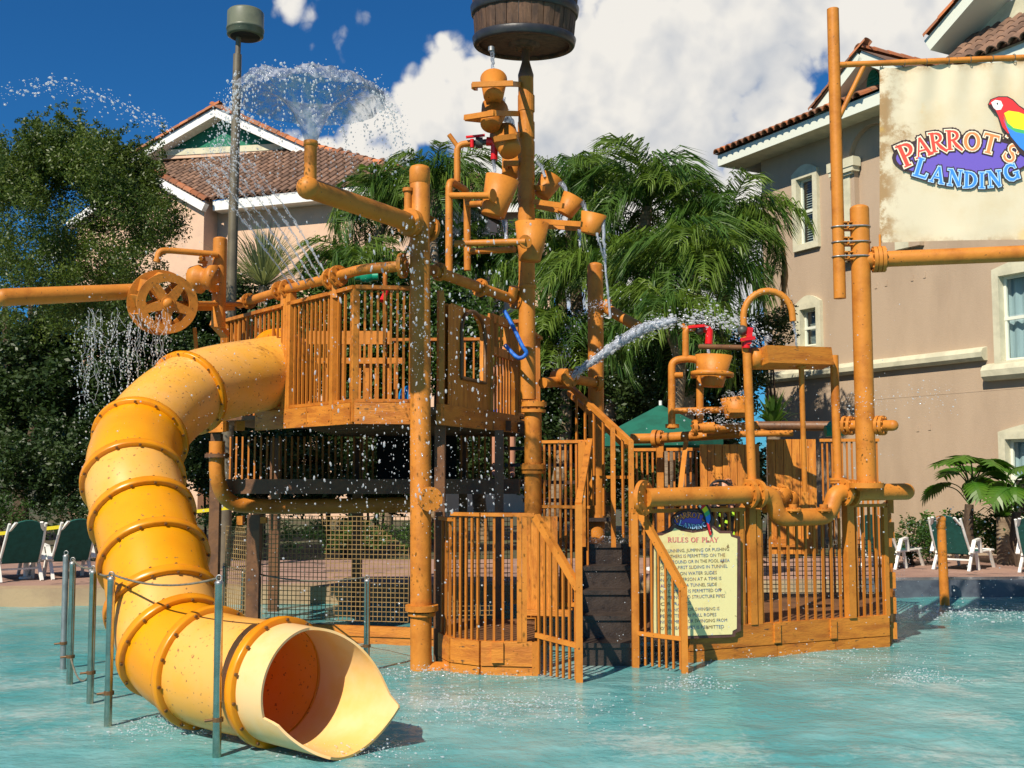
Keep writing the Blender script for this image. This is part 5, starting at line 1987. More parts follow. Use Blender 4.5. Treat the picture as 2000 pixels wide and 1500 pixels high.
# ------------------------------------------------------------------ right platform with long picket fence
fa, fb = pl(1338, 10.12), pl(1724, 11.08)
fdir = (fb - fa).normalized()
fn = V((fdir.y, -fdir.x, 0))
def FPt(px):
    """plan point on the fence line under photo column px"""
    k = (px - 1000) / F
    t = (k * fa.y - fa.x) / (fdir.x - k * fdir.y)
    return fa + fdir * t
PR = thing('picket_platform', 'long orange platform with picket fence and front pipe right of the stairs', 'platform', (fa + fb) / 2)
cuts = [1338, 1508, 1618, 1724]
for i in range(3):
    a, b = FPt(cuts[i]), FPt(cuts[i + 1])
    for (z0, z1, o) in ((.104, .305, 0), (-.25, .096, .0)):
        d = fdir * .003
        MB().beam(V((a.x, a.y, (z0 + z1) / 2)) + d - fn * o, V((b.x, b.y, (z0 + z1) / 2)) - d - fn * o, .05, z1 - z0).build('base_board', M['board'], PR)
for px in (1506, 1614):
    q = FPt(px) + fn * .035
    MB().beam(V((q.x, q.y, .12)), V((q.x, q.y, .30)), .07, .02, up=fn).build('joint_plate', M['board'], PR)
e1 = FPt(1724)
rr_d = (V((.345, .94, 0))).normalized()
for (z0, z1) in ((-.25, .096), (.104, .305)):
    MB().beam(V((e1.x, e1.y, (z0 + z1) / 2)) + rr_d * .04, V((e1.x, e1.y, (z0 + z1) / 2)) + rr_d * 2.4, .05, z1 - z0).build('base_board', M['board'], PR)
fq = [FPt(1240), e1, e1 + rr_d * 2.4, pl(1240, 13.2)]
MB().add([V((q.x, q.y, .29)) for q in fq], [(0, 1, 2, 3)]).build('platform_floor', M['darkboard'], PR)
zr_ = 1.365
rail(MB(), FPt(1232), FPt(1450), zr_, w=.055, h=.035).build('handrail', M['orange'], PR)
rail(MB(), FPt(1655), FPt(1722), zr_ + .02, w=.055, h=.03).build('handrail', M['orange'], PR)
rail(MB(), e1, e1 + rr_d * 2.3, zr_ + .02, w=.055, h=.03).build('handrail', M['orange'], PR)
pickets(PR, FPt(1345), FPt(1455), 8, .30, zr_)
pickets(PR, FPt(1474), FPt(1642), 10, .30, zr_ - .1)
pickets(PR, FPt(1660), FPt(1724), 5, .30, zr_ + .02)
pickets(PR, e1 + rr_d * .1, e1 + rr_d * 2.3, 14, .30, zr_ + .02)
for px, z1, w in ((1463, zr_ + .1, .072), (1652, zr_ + .12, .085), (1443, zr_ + .02, .04), (1722, zr_, .05), (1476, zr_, .05)):
    m_ = MB()
    post(m_, FPt(px), .30, z1, w, None, .4)
    m_.build('post', M['orange'], PR)
# front pipe with the drop bend
fo = fn * .10
def FQ(px, py, o=.10):
    q = FPt(px) + fn * o
    return V((q.x, q.y, zat(py, q.y)))
MB().tube(bend([FQ(1243, 972, .16), FQ(1462, 965), FQ(1492, 966), FQ(1503, 1012), FQ(1602, 1008), FQ(1615, 962), FQ(1640, 962), FQ(1752, 960)], .20, 7), .083, 18).sphere(FQ(1752, 960), .083, 16, 10).build('front_pipe', M['orange'], PR)
MB().flange(FQ(1238, 972, .16), fdir * .6 + fn, .155, .04, 8).build('blind_flange', M['orange'], PR)
for (px, py) in ((1450, 965), (1466, 965), (1632, 962), (1648, 962)):
    MB().flange(FQ(px, py), fdir, .13, .035, 8).build('pipe_flange', M['orange'], PR)
m_ = MB()
for px in (1525, 1584):
    m_.flange(FQ(px, 996, .16), (0, 0, 1), .075, .02, 6)
    m_.tube([FQ(px, 1000, .16), FQ(px, 985, .16)], .04, 10)
m_.build('pipe_stub', M['orange'], PR)
gm = MB()
for k, (px, py, r) in enumerate(((1538, 978, .11), (1556, 972, .10), (1570, 980, .09))):
    gm.lathe(FQ(px, py, -.25), fn, [(0, -.05), (r, -.05), (r, .05), (0, .05)], 16)
    for j in range(8):
        a = 2 * pi * j / 8
        q = FQ(px, py, -.25) + fdir * cos(a) * r + V((0, 0, sin(a) * r))
        gm.box(q, (.05, .08, .05), Matrix.Rotation(a, 3, fn))
gm.build('gear_cluster', M['orange'], PR)
# right end: stacked boards of the side return
for k in range(6):
    q = e1 + rr_d * .12 + fdir * .06
    MB().beam(V((q.x, q.y, .05 + k * .25)), V((q.x, q.y, .21 + k * .25)), .06, .06).build('stub_post', M['orange'], PR)
# back fence with dark background: pickets, posts and top pipe
ba, bb_ = pl(1238, 12.8), pl(1375, 12.5)
m_ = MB()
rail(m_, ba, bb_, zat(878, 12.7), w=.05, h=.035)
m_.build('handrail', M['orange'], PR)
pickets(PR, ba, bb_, 13, 1.0, zat(880, 12.7))
m_ = MB()
post(m_, pl(1288, 12.6), .3, zat(860, 12.6), .075)
m_.build('post', M['orange'], PR)
MB().beam(P(1340, 860, 12.2), P(1325, 985, 11.6), .09, .05, up=(1, 0, 0)).build('brace', M['orange'], PR)
MB().tube([P(1232, 857, 12.3), P(1285, 856, 12.3), P(1445, 846, 12.2)], .056, 16).build('top_pipe', M['orange'], PR)
MB().flange(P(1280, 857, 12.3), (1, -.5, 0), .10, .05).flange(P(1290, 856, 12.3), (1, -.5, 0), .09, .04, 8).build('pipe_flange', M['orange'], PR)
# right rear railing
ra, rb = pl(1600, 13.0), pl(1716, 12.9)
pickets(PR, ra, rb, 12, .3, zat(860, 13))
m_ = MB()
rail(m_, ra, rb, zat(860, 13), w=.06, h=.035)
m_.build('handrail', M['orange'], PR)
m_ = MB()
for i in range(12):
    pass
def net2(a, b, z0, z1, cell=.05, r=.009):
    m_ = MB()
    d = b - a
    o = V((-d.y, d.x, 0)).normalized() * .004
    for i in range(int(d.length / cell) + 1):
        q = a + d * (i / int(d.length / cell))
        m_.beam(V((q.x, q.y, z0)), V((q.x, q.y, z1)), r, r * .8, up=d)
    for k in range(int((z1 - z0) / cell) + 1):
        z = z0 + k * cell
        m_.beam(V((a.x, a.y, z)) + o, V((b.x, b.y, z)) + o, r, r)
    m_.build('rope_net', M['rope'], PR, stuff=True)
net2(pl(1475, 12.6), pl(1700, 12.6), .35, .98)
# plank hut
HU = thing('plank_hut', 'sunlit orange plank hut wall behind the picket fence', 'hut', pl(1470, 12.2, .3))
for (x0, x1, y0, y1, Y) in ((1366, 1482, 868, 1100, 12.1), (1497, 1592, 858, 1082, 12.35)):
    npk = int((x1 - x0) / 14.5)
    for i in range(npk):
        pa_, pb_ = x0 + (x1 - x0) * i / npk, x0 + (x1 - x0) * (i + 1) / npk
        a, b = pl(pa_ + .6, Y), pl(pb_ - .6, Y)
        jit = U(-.006, .006)
        z1, z0 = zat(y0, Y), zat(y1, Y)
        MB().box(((a.x + b.x) / 2, Y + jit, (z0 + z1) / 2), (b.x - a.x, .03, z1 - z0)).build('plank', M['plank'], HU)
    m_ = MB()
    m_.beam(pl(x0, Y - .03, zat(y1 - 22, Y)), pl(x1, Y - .03, zat(y1 - 22, Y)), .03, .09)
    m_.build('trim_board', M['board'], HU)
rf = MB()
pts = []
for i in range(9):
    t = i / 8
    pts.append((1380 + 150 * t, 846 - 10 * sin(pi * t)))
rf.add([P(a, b, 11.93) for a, b in pts] + [P(a, b - 3, 12.6) for a, b in pts] + [P(a, b, 11.93) - V((0, 0, .03)) for a, b in pts] + [P(a, b - 3, 12.6) - V((0, 0, .03)) for a, b in pts],
       [(i, i + 1, 10 + i, 9 + i) for i in range(8)] + [(18 + i, 27 + i, 28 + i, 19 + i) for i in range(8)] + [(i, 18 + i, 19 + i, i + 1) for i in range(8)])
rf.build('hut_roof', M['board'], HU)
MB().tube([P(1372, 836, 11.8), P(1395, 835, 11.8)], .060, 16).flange(P(1357, 836, 11.8), (1, 0, 0), .09, .04, 8).tube([P(1357, 836, 11.8), P(1372, 836, 11.8)], .05, 14).build('roof_pipe', M['orange'], HU)
MB().tube([P(1395, 837, 11.9), P(1480, 830, 11.9)], .045, 14).tube([P(1445, 848, 11.6), P(1548, 846, 11.6)], .034, 12).build('roof_pipe', M['orange'], HU)
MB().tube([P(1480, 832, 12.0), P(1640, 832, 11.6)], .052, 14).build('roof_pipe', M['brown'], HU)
# mounting post of the steering wheel
q = P(1415, 985, 11.5)
MB().beam(V((q.x, q.y + .08, .3)), V((q.x, q.y + .05, q.z)), .08, .08).build('wheel_post', M['orange'], HU)

# ------------------------------------------------------------------ trough on posts, arched spout
TY = 10.75
TR = thing('tipping_trough', 'orange tipping trough on two posts with an arched spout above', 'water trough', FQ(1468, 965, 0))
def tpost(px0, px1, y0, y1, Yo, r=.042):
    MB().tube([P(px0, y0, Yo), P(px1, y1, Yo)], r, 14).build('post', M['orange'], TR)
    MB().flange(P(px0, y0 - 4, Yo), (0, 0, 1), .085, .025).flange(P(px0, y0 + 2, Yo), (0, 0, 1), .08, .02, 6).build('post_flange', M['orange'], TR)
tpost(1469, 1459, 942, 690, 10.42)
tpost(1637, 1629, 940, 694, 10.85)
def tq(px, py, o): 
    k = (px - 1459) / 170
    Y = 10.42 + k * .43 + o
    return P(px, py, Y)
o0, o1 = -.20, .22
tv = [tq(1502, 675, o0), tq(1628, 678, o0), tq(1632, 711, o0), tq(1506, 708, o0),
      tq(1482, 681, o1), tq(1607, 684, o1), tq(1570, 715, o1), tq(1500, 714, o1)]
# front, back, ends, bottom: an open V box
def shell(mb, q, th=.015):
    mb.add(q, [(0, 3, 2, 1), (4, 5, 6, 7), (0, 4, 7, 3), (1, 2, 6, 5), (3, 7, 6, 2)])
tm = MB()
w3 = [tq(1497, 674, -.2), tq(1624, 678, -.2), tq(1629, 712, -.2), tq(1502, 708, -.2), tq(1480, 682, .22), tq(1606, 684, .22), tq(1604, 722, .12), tq(1468, 722, .12)]
shell(tm, w3)
tm.build('trough', M['board'], TR)
MB().lathe(tq(1474, 700, .03), V((1, .25, 0)), [(0, -.05), (.10, -.05), (.105, 0), (.10, .05), (0, .05)], 18).build('pivot_drum', M['orange'], TR)
MB().tube([tq(1565, 714, -.05), P(1572, 960, 10.75)], .026, 10).lathe(tq(1565, 716, -.05), (0, 0, 1), [(0, -.02), (.05, -.02), (.05, .02), (0, .02)], 12).build('push_rod', M['orange'], TR)
arch_p = [P(1456, 690, 10.42), P(1453, 640, 10.42)] + [P(1500 + 48 * cos(a), 618 - 50 * sin(a), 10.42) for a in [pi * (1 - i / 12) for i in range(13)]] + [P(1549, 627, 10.42)]
MB().tube(arch_p, .032, 12).build('arched_spout', M['orange'], TR)
MB().beam(P(1465, 640, 10.36), P(1461, 672, 10.36), .05, .05).beam(P(1446, 664, 10.34), P(1474, 660, 10.34), .05, .03).tube([P(1457, 668, 10.38), P(1457, 680, 10.38)], .04, 10).build('valve_handle', M['red'], TR)
MB().sphere(P(1450, 645, 10.4), .05, 12, 8).build('valve_body', M['greyvalve'], TR)
MB().tube([P(1367, 677, 10.9), P(1456, 679, 10.45)], .026, 10).build('cross_pipe', M['brown'], TR)

# ------------------------------------------------------------------ small bucket frame
SB = thing('bucket_frame', 'small orange pipe frame with red valve and bucket above the picket fence', 'water bucket frame', pl(1340, 11.9, zat(838, 11.9)))
Y = 11.9
MB().tube(bend([P(1312, 838, Y), P(1312, 705, Y), P(1340, 700, Y), P(1367, 703, Y), P(1367, 832, Y)], .10), .04, 12).build('frame', M['orange'], SB)
MB().flange(P(1313, 832, Y), (0, 0, 1), .075, .04).build('post_flange', M['orange'], SB)
MB().tube([P(1312, 733, Y), P(1333, 733, Y)], .034, 10).build('frame_stub', M['orange'], SB)
MB().tube([P(1350, 733, Y), P(1367, 733, Y)], .034, 10).build('frame_stub', M['orange'], SB)
MB().tube(bend([P(1339, 700, Y), P(1339, 643, Y), P(1358, 640, Y)], .05), .036, 12).tube([P(1339, 645, Y), P(1332, 633, Y)], .028, 8).build('supply_pipe', M['orange'], SB)
MB().beam(P(1344, 639, Y - .05), P(1376, 636, Y - .05), .045, .03).tube(bend([P(1372, 642, Y), P(1386, 644, Y), P(1384, 672, Y)], .05), .042, 10).build('valve_handle', M['red'], SB)
MB().sphere(P(1366, 644, Y), .055, 12, 8).build('valve_body', M['greyvalve'], SB)
MB().tube([P(1312, 803, Y), P(1367, 801, Y), P(1470, 800, Y - .4)], .034, 10).build('cross_pipe', M['orange'], SB)
b_ = cup(1393, 725, Y - .1, (.05, 0, 1), .115, .20, .34, SB, name='bucket')
MB().lathe(P(1391, 731, Y - .1), (.05, 0, 1), [(.20, -.03), (.23, -.02), (.23, .02), (.20, .03)], 22).build('bucket_band', M['orange'], b_)
MB().tube([P(1367, 720, Y), P(1385, 722, Y - .1)], .03, 8).build('pivot_rod', M['orange'], b_)
b_ = cup(1437, 796, Y - .3, (-.1, 0, 1), .12, .15, .22, SB, name='bucket')
MB().beam(P(1420, 802, Y - .45), P(1456, 802, Y - .45), .04, .04).build('cup_fork', M['orange'], b_)

# ------------------------------------------------------------------ banner stand
ky = 10.6
BS = thing('banner_stand', 'thick orange pole with a thinner mast and crossbars holding the banner', 'banner stand', pl(1690, ky, 1.4))
k0 = FQ(1692, 955, .0)
k0 = V((P(1686, 700, ky).x, ky, zat(958, ky)))
k1 = V((k0.x, ky, zat(408, ky)))
MB().tube([k0, k1], .0915, 24).sphere(k1, .0915, 22, 10, (1, 1, .45)).build('pole', M['orange'], BS)
MB().flange(V((k0.x, ky, zat(948, ky))), (0, 0, 1), .16, .05, 10).build('base_flange', M['orange'], BS)
m0, m1 = V((P(1634, 583, ky).x, ky, zat(583, ky))), V((P(1629, 18, ky).x, ky, zat(18, ky)))
m0.x = m1.x = (P(1639, 583, ky).x + P(1628, 18, ky).x) / 2
MB().tube([m0, m1], .058, 20).build('mast', M['orange'], BS)
for py in (442, 472, 500):
    z = zat(py, ky)
    g = MB()
    g.beam(V((m0.x + .04, ky, z + .035)), V((k0.x - .05, ky, z + .035)), .09, .012)
    g.beam(V((m0.x + .04, ky, z - .035)), V((k0.x - .05, ky, z - .035)), .09, .012)
    g.beam(V(((m0.x + k0.x) / 2 - .02, ky, z - .04)), V(((m0.x + k0.x) / 2 - .02, ky, z + .04)), .012, .09)
    g.build('clamp', M['orange'], BS)
    g = MB()
    for (cx, rr) in ((m0.x, .064), (k0.x, .098)):
        g.tube([V((cx + rr * cos(2 * pi * i / 20), ky + rr * sin(2 * pi * i / 20), z - .01)) for i in range(21)], .007, 6, caps=False)
    g.tube([V((m0.x, ky - .07, z - .01)), V((k0.x, ky - .1, z - .01))], .007, 6)
    g.build('u_bolt', M['galv'], BS)
ta_ = V((m0.x, ky, zat(127, ky)))
tb2 = P(2160, 106, ky - .33)
MB().tube([ta_, tb2], .029, 14).build('top_bar', M['orange'], BS)
MB().tube([P(1688, 128, ky - .03), V((m0.x + .03, ky, zat(232, ky)))], .024, 12).build('brace', M['orange'], BS)
pa_ = V((k0.x, ky, zat(508, ky)))
pb_ = P(2170, 488, ky - .31)
bd_ = (pb_ - pa_).normalized()
MB().tube([pa_, pb_], .078, 20).build('bottom_bar', M['orange'], BS)
for o in (.13, .17, .21):
    MB().flange(pa_ + bd_ * o, bd_, .128, .034, 10 if o != .17 else 0).build('pipe_flange', M['orange'], BS)
q = P(1719, 478, ky - .05)
MB().tube([q - V((0, 0, .06)), q + V((0, 0, .1))], .012, 8).build('eye_bolt', M['orange'], BS)
# side branch pipe through the pole
MB().tube([P(1648, 831, ky + .25), P(1744, 831, ky - .15)], .052, 16).sphere(P(1744, 831, ky - .15), .052, 14, 8).build('branch_pipe', M['orange'], BS)
for px, yo in ((1652, .23), (1662, .2), (1716, -.03), (1724, -.07)):
    MB().flange(P(px, 831, ky + yo), (1, -.9, 0), .095, .03, 8).build('pipe_flange', M['orange'], BS)
MB().tube([P(1612, 842, 11.4), P(1648, 840, 11.4)], .06, 12).sphere(P(1630, 836, 11.4), .085, 14, 8).build('valve_body', M['greenvalve'], BS)

# ------------------------------------------------------------------ spout post in the pool, stanchions and ropes
sp_b = G(1846, 1182)
SPo = thing('spout_post', 'short orange spout post standing in the water at the right', 'spout', V((sp_b.x, sp_b.y, -.3)))
tz = zat(1012, sp_b.y)
MB().tube([V((sp_b.x, sp_b.y, -.3)), V((sp_b.x - .02, sp_b.y, tz))], [.062, .055], 16).build('post', M['orange'], SPo)
MB().lathe(V((sp_b.x - .02, sp_b.y, tz)), (0, 0, 1), [(.055, -.14), (.066, -.13), (.05, -.06), (.062, -.03), (.06, .02), (.02, .035), (0, .035)], 16).build('nozzle', M['orange'], SPo)

ST_GRP = 'steel stanchions round the slide'
stan = [((424, 1478), 1138, 0, 'nearest polished steel stanchion in front of the slide'),
        ((211, 1418), 1130, 0, 'polished steel stanchion directly left of the lower slide bends'),
        ((176, 1372), 1117, 0, 'steel stanchion second from the slide on the left'),
        ((136, 1336), 1100, 0, 'bright steel stanchion beside the painted grey one'),
        ((123, 1306), 1086, 1, 'dull grey painted stanchion farthest left'),
        ((716, 1312), 1134, 0, 'steel stanchion right of the slide mouth near the front column'),
        ((474, 1232), 1118, 0, 'steel stanchion behind the slide in front of the net'),
        ((437, 1225), 1108, 0, 'small steel stanchion farthest back behind the slide')]
stop = []
for (bx, ty, gal, lab) in stan:
    b0_ = G(*bx)
    zt_ = zat(ty, b0_.y)
    px_t = bx[0] + (5 if bx[0] < 300 else 1)
    q1 = V((b0_.x + (P(px_t, ty, b0_.y).x - b0_.x) * .5, b0_.y, zt_))
    r_ = .026 if bx[1] > 1300 else .024
    o = thing('stanchion', lab, 'post', V((b0_.x, b0_.y, -.3)), ST_GRP)
    MB().tube([V((b0_.x, b0_.y, -.3)), q1], r_, 14).build('tube', M['galv' if gal else 'steel'], o)
    MB().lathe(q1, (0, 0, 1), [(r_, -.01), (r_ * 1.08, 0), (r_ * .8, .012), (0, .014)], 14).build('cap', M['galv'], o)
    e = MB()
    e.tube([q1 + V((.018 * cos(2 * pi * i / 10), 0, .028 + .018 * sin(2 * pi * i / 10))) for i in range(11)], .005, 5, caps=False)
    e.build('eye', M['galv'], o)
    cl_ = MB().lathe(V((b0_.x, b0_.y, .22 if bx[1] > 1300 else .2)), (0, 0, 1), [(r_, -.012), (r_ + .008, -.012), (r_ + .008, .012), (r_, .012)], 12, False)
    cl_.tube([V((b0_.x - .02, b0_.y - .01, .22)), V((b0_.x - .075, b0_.y - .02, .215))], .009, 6)
    cl_.build('clamp', M['bolt'], o)
    stop.append((q1, b0_))
def rope(i, j, label, sag=.06, lo=False):
    a, b = (stop[i][0] + V((0, 0, .03)), stop[j][0] + V((0, 0, .03))) if not lo else (stop[i][1] + V((0, 0, .22)), stop[j][1] + V((0, 0, .22)))
    pts = [a.lerp(b, t / 12) - V((0, 0, sag * 4 * (t / 12) * (1 - t / 12))) for t in range(13)]
    MB().tube(pts, .0075, 6).solo('rope', M['rope'], label, 'rope', None, 'ropes between the stanchions')
rope(1, 0, 'grey rope sagging across the front of the yellow slide')
rope(2, 1, 'short grey rope between the two stanchions left of the slide', .03)
rope(3, 2, 'short grey rope left of the slide between the second pair of stanchions', .03)
rope(6, 5, 'grey rope sagging in front of the net right of the slide', .07)
rope(3, 2, 'low slack rope near the water at the far left stanchions', .12, True)
rope(7, 6, 'short rope behind the slide near the back stanchions', .02)
# ================================================================== SIGNS, BANNER, PEOPLE
random.seed(5)
def flat(name, col, rough=.6, col2=None, scale=8, lo=.45, hi=.55):
    return mat(name, col, col2, scale, rough, lo=lo, hi=hi)
M['ink_dark'] = flat('dark_print', (.03, .012, .014))
M['ink_purple'] = flat('purple_print', (.135, .085, .46))
M['ink_red'] = flat('red_print', (.72, .06, .035))
M['ink_orange'] = flat('orange_print', (.80, .24, .07))
M['ink_pale'] = flat('pale_print', (.85, .74, .55))
M['ink_blue'] = flat('blue_print', (.03, .23, .72))
M['ink_sky'] = flat('pale_blue_print', (.38, .62, .85))
M['ink_yellow'] = flat('yellow_print', (.85, .72, .01))
M['ink_green'] = flat('green_print', (.05, .42, .14))
M['ink_white'] = flat('white_print', (.82, .80, .78))
M['ink_pink'] = flat('pink_print', (.75, .09, .16))
M['ink_scarlet'] = flat('scarlet_print', (.72, .02, .025))
M['sign_border'] = mat('brown_sign_border', (.13, .055, .04), (.09, .035, .028), 8, .6)
M['sign_face'] = mat('aged_cream_sign', (.90, .77, .36), (.78, .56, .20), 4, .6, lo=.48, hi=.78, fleck=(.3, .2, .08), fleck_scale=11, fleck_hi=.265)

def rainbow_ink():
    m = bpy.data.materials.new('many_coloured_print')
    m.use_nodes = True
    t = m.node_tree
    b = t.nodes['Principled BSDF']
    b.inputs['Roughness'].default_value = .7
    tcn = t.nodes.new('ShaderNodeTexCoord')
    n = t.nodes.new('ShaderNodeTexNoise')
    n.inputs['Scale'].default_value = 9
    n.inputs['Detail'].default_value = 2
    t.links.new(tcn.outputs['Object'], n.inputs['Vector'])
    r = t.nodes.new('ShaderNodeValToRGB')
    e = r.color_ramp.elements
    e[0].position, e[0].color = .30, (.22, .14, .05, 1)
    e[1].position, e[1].color = .72, (.16, .05, .35, 1)
    for p_, c_ in ((.42, (.20, .13, .05, 1)), (.50, (.03, .16, .42, 1)), (.56, (.42, .18, .03, 1)), (.63, (.03, .20, .40, 1))):
        q_ = e.new(p_)
        q_.color = c_
    t.links.new(n.outputs[0], r.inputs[0])
    t.links.new(r.outputs[0], b.inputs['Base Color'])
    return m
M['ink_mixed'] = rainbow_ink()

# letters as strokes: (x, y, width) in a unit-high box
def arc_pts(cx, cy, rx, ry, a0, a1, w0, w1=None, n=9):
    w1 = w0 if w1 is None else w1
    o = []
    for i in range(n + 1):
        t = i / n
        a = radians(a0 + (a1 - a0) * t)
        o.append((cx + rx * cos(a), cy + ry * sin(a), w0 + (w1 - w0) * sin(pi * t)))
    return o
TK, TN = .20, .09
def ser(x, y, w=.17): return [(x - w, y, .075), (x + w, y, .075)]
GL = {
    'P': ([[(.2, 0, TK), (.2, 1, TK)], [(.2, .95, TN)] + arc_pts(.33, .70, .30, .25, 90, -90, TN, .19) + [(.2, .45, TN)], ser(.2, .02), ser(.14, .98, .14)], .72),
    'A': ([[(.10, 0, TN), (.42, 1, TN)], [(.42, 1, TK * .8), (.76, 0, TK)], [(.2, .33, TN), (.64, .33, TN)], ser(.1, .02, .13), ser(.76, .02, .16)], .88),
    'R': ([[(.2, 0, TK), (.2, 1, TK)], [(.2, .95, TN)] + arc_pts(.33, .72, .29, .23, 90, -90, TN, .18) + [(.2, .49, TN)], [(.36, .5, .12), (.56, .22, TK), (.85, -.06, .12)], ser(.2, .02), ser(.14, .98, .14)], .86),
    'O': ([arc_pts(.45, .5, .36, .46, 90, 270, TN, TK) + arc_pts(.45, .5, .36, .46, 270, 450, TN, TK)], .92),
    'T': ([[(.42, 0, TK), (.42, .95, TK)], [(.06, .94, .12), (.78, .94, .12)], [(.06, .97, .08), (.04, .76, .05)], [(.78, .97, .08), (.80, .76, .05)], ser(.42, .02)], .84),
    "'": ([[(.12, 1.0, .18), (.06, .74, .06)]], .26),
    'S': ([arc_pts(.37, .73, .25, .22, 20, 250, .10, .15) + [(.42, .5, .2)] + arc_pts(.36, .26, .27, .23, 70, -150, .15, .12), [(.60, .86, .05), (.62, .68, .09)], [(.1, .34, .09), (.10, .10, .05)]], .74),
    'L': ([[(.2, 0, TK), (.2, 1, TK)], [(.2, .04, .11), (.70, .04, .11)], [(.70, .03, .09), (.74, .26, .05)], ser(.2, .98), ser(.12, .02, .1)], .78),
    'N': ([[(.16, 0, TN), (.16, 1, TN)], [(.16, .98, TK), (.74, .02, TK)], [(.74, 0, TN), (.74, 1, TN)], ser(.16, .02, .14), ser(.08, .98, .12), ser(.74, .98, .14)], .92),
    'D': ([[(.2, 0, TK), (.2, 1, TK)], [(.2, .95, TN)] + arc_pts(.32, .5, .44, .45, 90, -90, TN, .2) + [(.2, .05, TN)], ser(.13, .02, .12), ser(.13, .98, .12)], .86),
    'I': ([[(.2, 0, TK), (.2, 1, TK)], ser(.2, .02), ser(.2, .98)], .42),
    'G': ([arc_pts(.46, .5, .36, .46, 45, 330, .09, TK), [(.78, .02, TK * .8), (.78, .42, TK * .8)], ser(.74, .42, .15), [(.74, .95, .05), (.76, .70, .09)]], .96),
    'U': ([[(.16, 1, TK), (.16, .35, TK)] + arc_pts(.44, .32, .28, .30, 180, 360, TK, .12) + [(.72, .35, TN), (.72, 1, TN)], ser(.16, .98, .14), ser(.72, .98, .13)], .9),
    'E': ([[(.2, 0, TK), (.2, 1, TK)], [(.2, .95, .09), (.62, .95, .09)], [(.2, .5, .09), (.52, .5, .09)], [(.2, .05, .1), (.66, .05, .1)]], .74),
    'F': ([[(.2, 0, TK), (.2, 1, TK)], [(.2, .95, .09), (.64, .95, .09)], [(.2, .52, .09), (.52, .52, .09)], ser(.2, .02)], .7),
    'Y': ([[(.06, 1, TK), (.4, .45, TK)], [(.76, 1, TN), (.4, .45, TN)], [(.4, 0, TK), (.4, .47, TK)], ser(.4, .02), ser(.06, .98, .1), ser(.76, .98, .1)], .82),
    ' ': ([], .45),
}
def strokes(mb, tf, ch, grow=0.0, squeeze=0.0, kz=[0]):
    """tf(x, y, lift) puts a glyph point into space; each stroke lies a hair above the last"""
    for s in GL[ch][0]:
        for i in range(len(s) - 1):
            (x0, y0, w0), (x1, y1, w1) = s[i], s[i + 1]
            d = V((x1 - x0, y1 - y0))
            if d.length < 1e-6:
                continue
            d.normalize()
            n = V((-d.y, d.x))
            h0, h1 = w0 / 2 * (1 - squeeze) + grow, w1 / 2 * (1 - squeeze) + grow
            kz[0] += 1
            lift = (kz[0] % 23) * .00004
            e = d * (grow + .002)
            mb.add([tf(x0 + n.x * h0 - e.x, y0 + n.y * h0 - e.y, lift), tf(x1 + n.x * h1 + e.x, y1 + n.y * h1 + e.y, lift),
                    tf(x1 - n.x * h1 + e.x, y1 - n.y * h1 + e.y, lift), tf(x0 - n.x * h0 - e.x, y0 - n.y * h0 - e.y, lift)], [(3, 2, 1, 0)])
        for i in range(1, len(s) - 1):
            x0, y0, w0 = s[i]
            kz[0] += 1
            lift = (kz[0] % 23) * .00004
            h0 = w0 / 2 * (1 - squeeze) + grow
            mb.add([tf(x0 + h0 * cos(2 * pi * k / 8), y0 + h0 * sin(2 * pi * k / 8), lift) for k in range(8)], [tuple(range(8))])

def plane_map(o, n):
    o, n = V(o), V(n).normalized()
    def f(px, py, lift=0.0):
        d = ray(px, py)
        c = V((0, 0, H))
        t = ((o + n * lift) - c).dot(n) / d.dot(n)
        return c + d * t
    return f
def letter_tf(pm, cx, cy, h, rot, ch, base_lift):
    w = GL[ch][1]
    ca, sa = cos(radians(rot)), sin(radians(rot))
    def tf(x, y, lift):
        a, b = (x - w / 2) * h, (y - .5) * h
        return pm(cx + a * ca - b * sa, cy - (a * sa + b * ca), base_lift + lift)
    return tf
def blob(mb, pm, pts, lift):
    q = [pm(x, y, lift) for x, y in pts]
    return mb.add(q, [tuple(range(len(q)))])

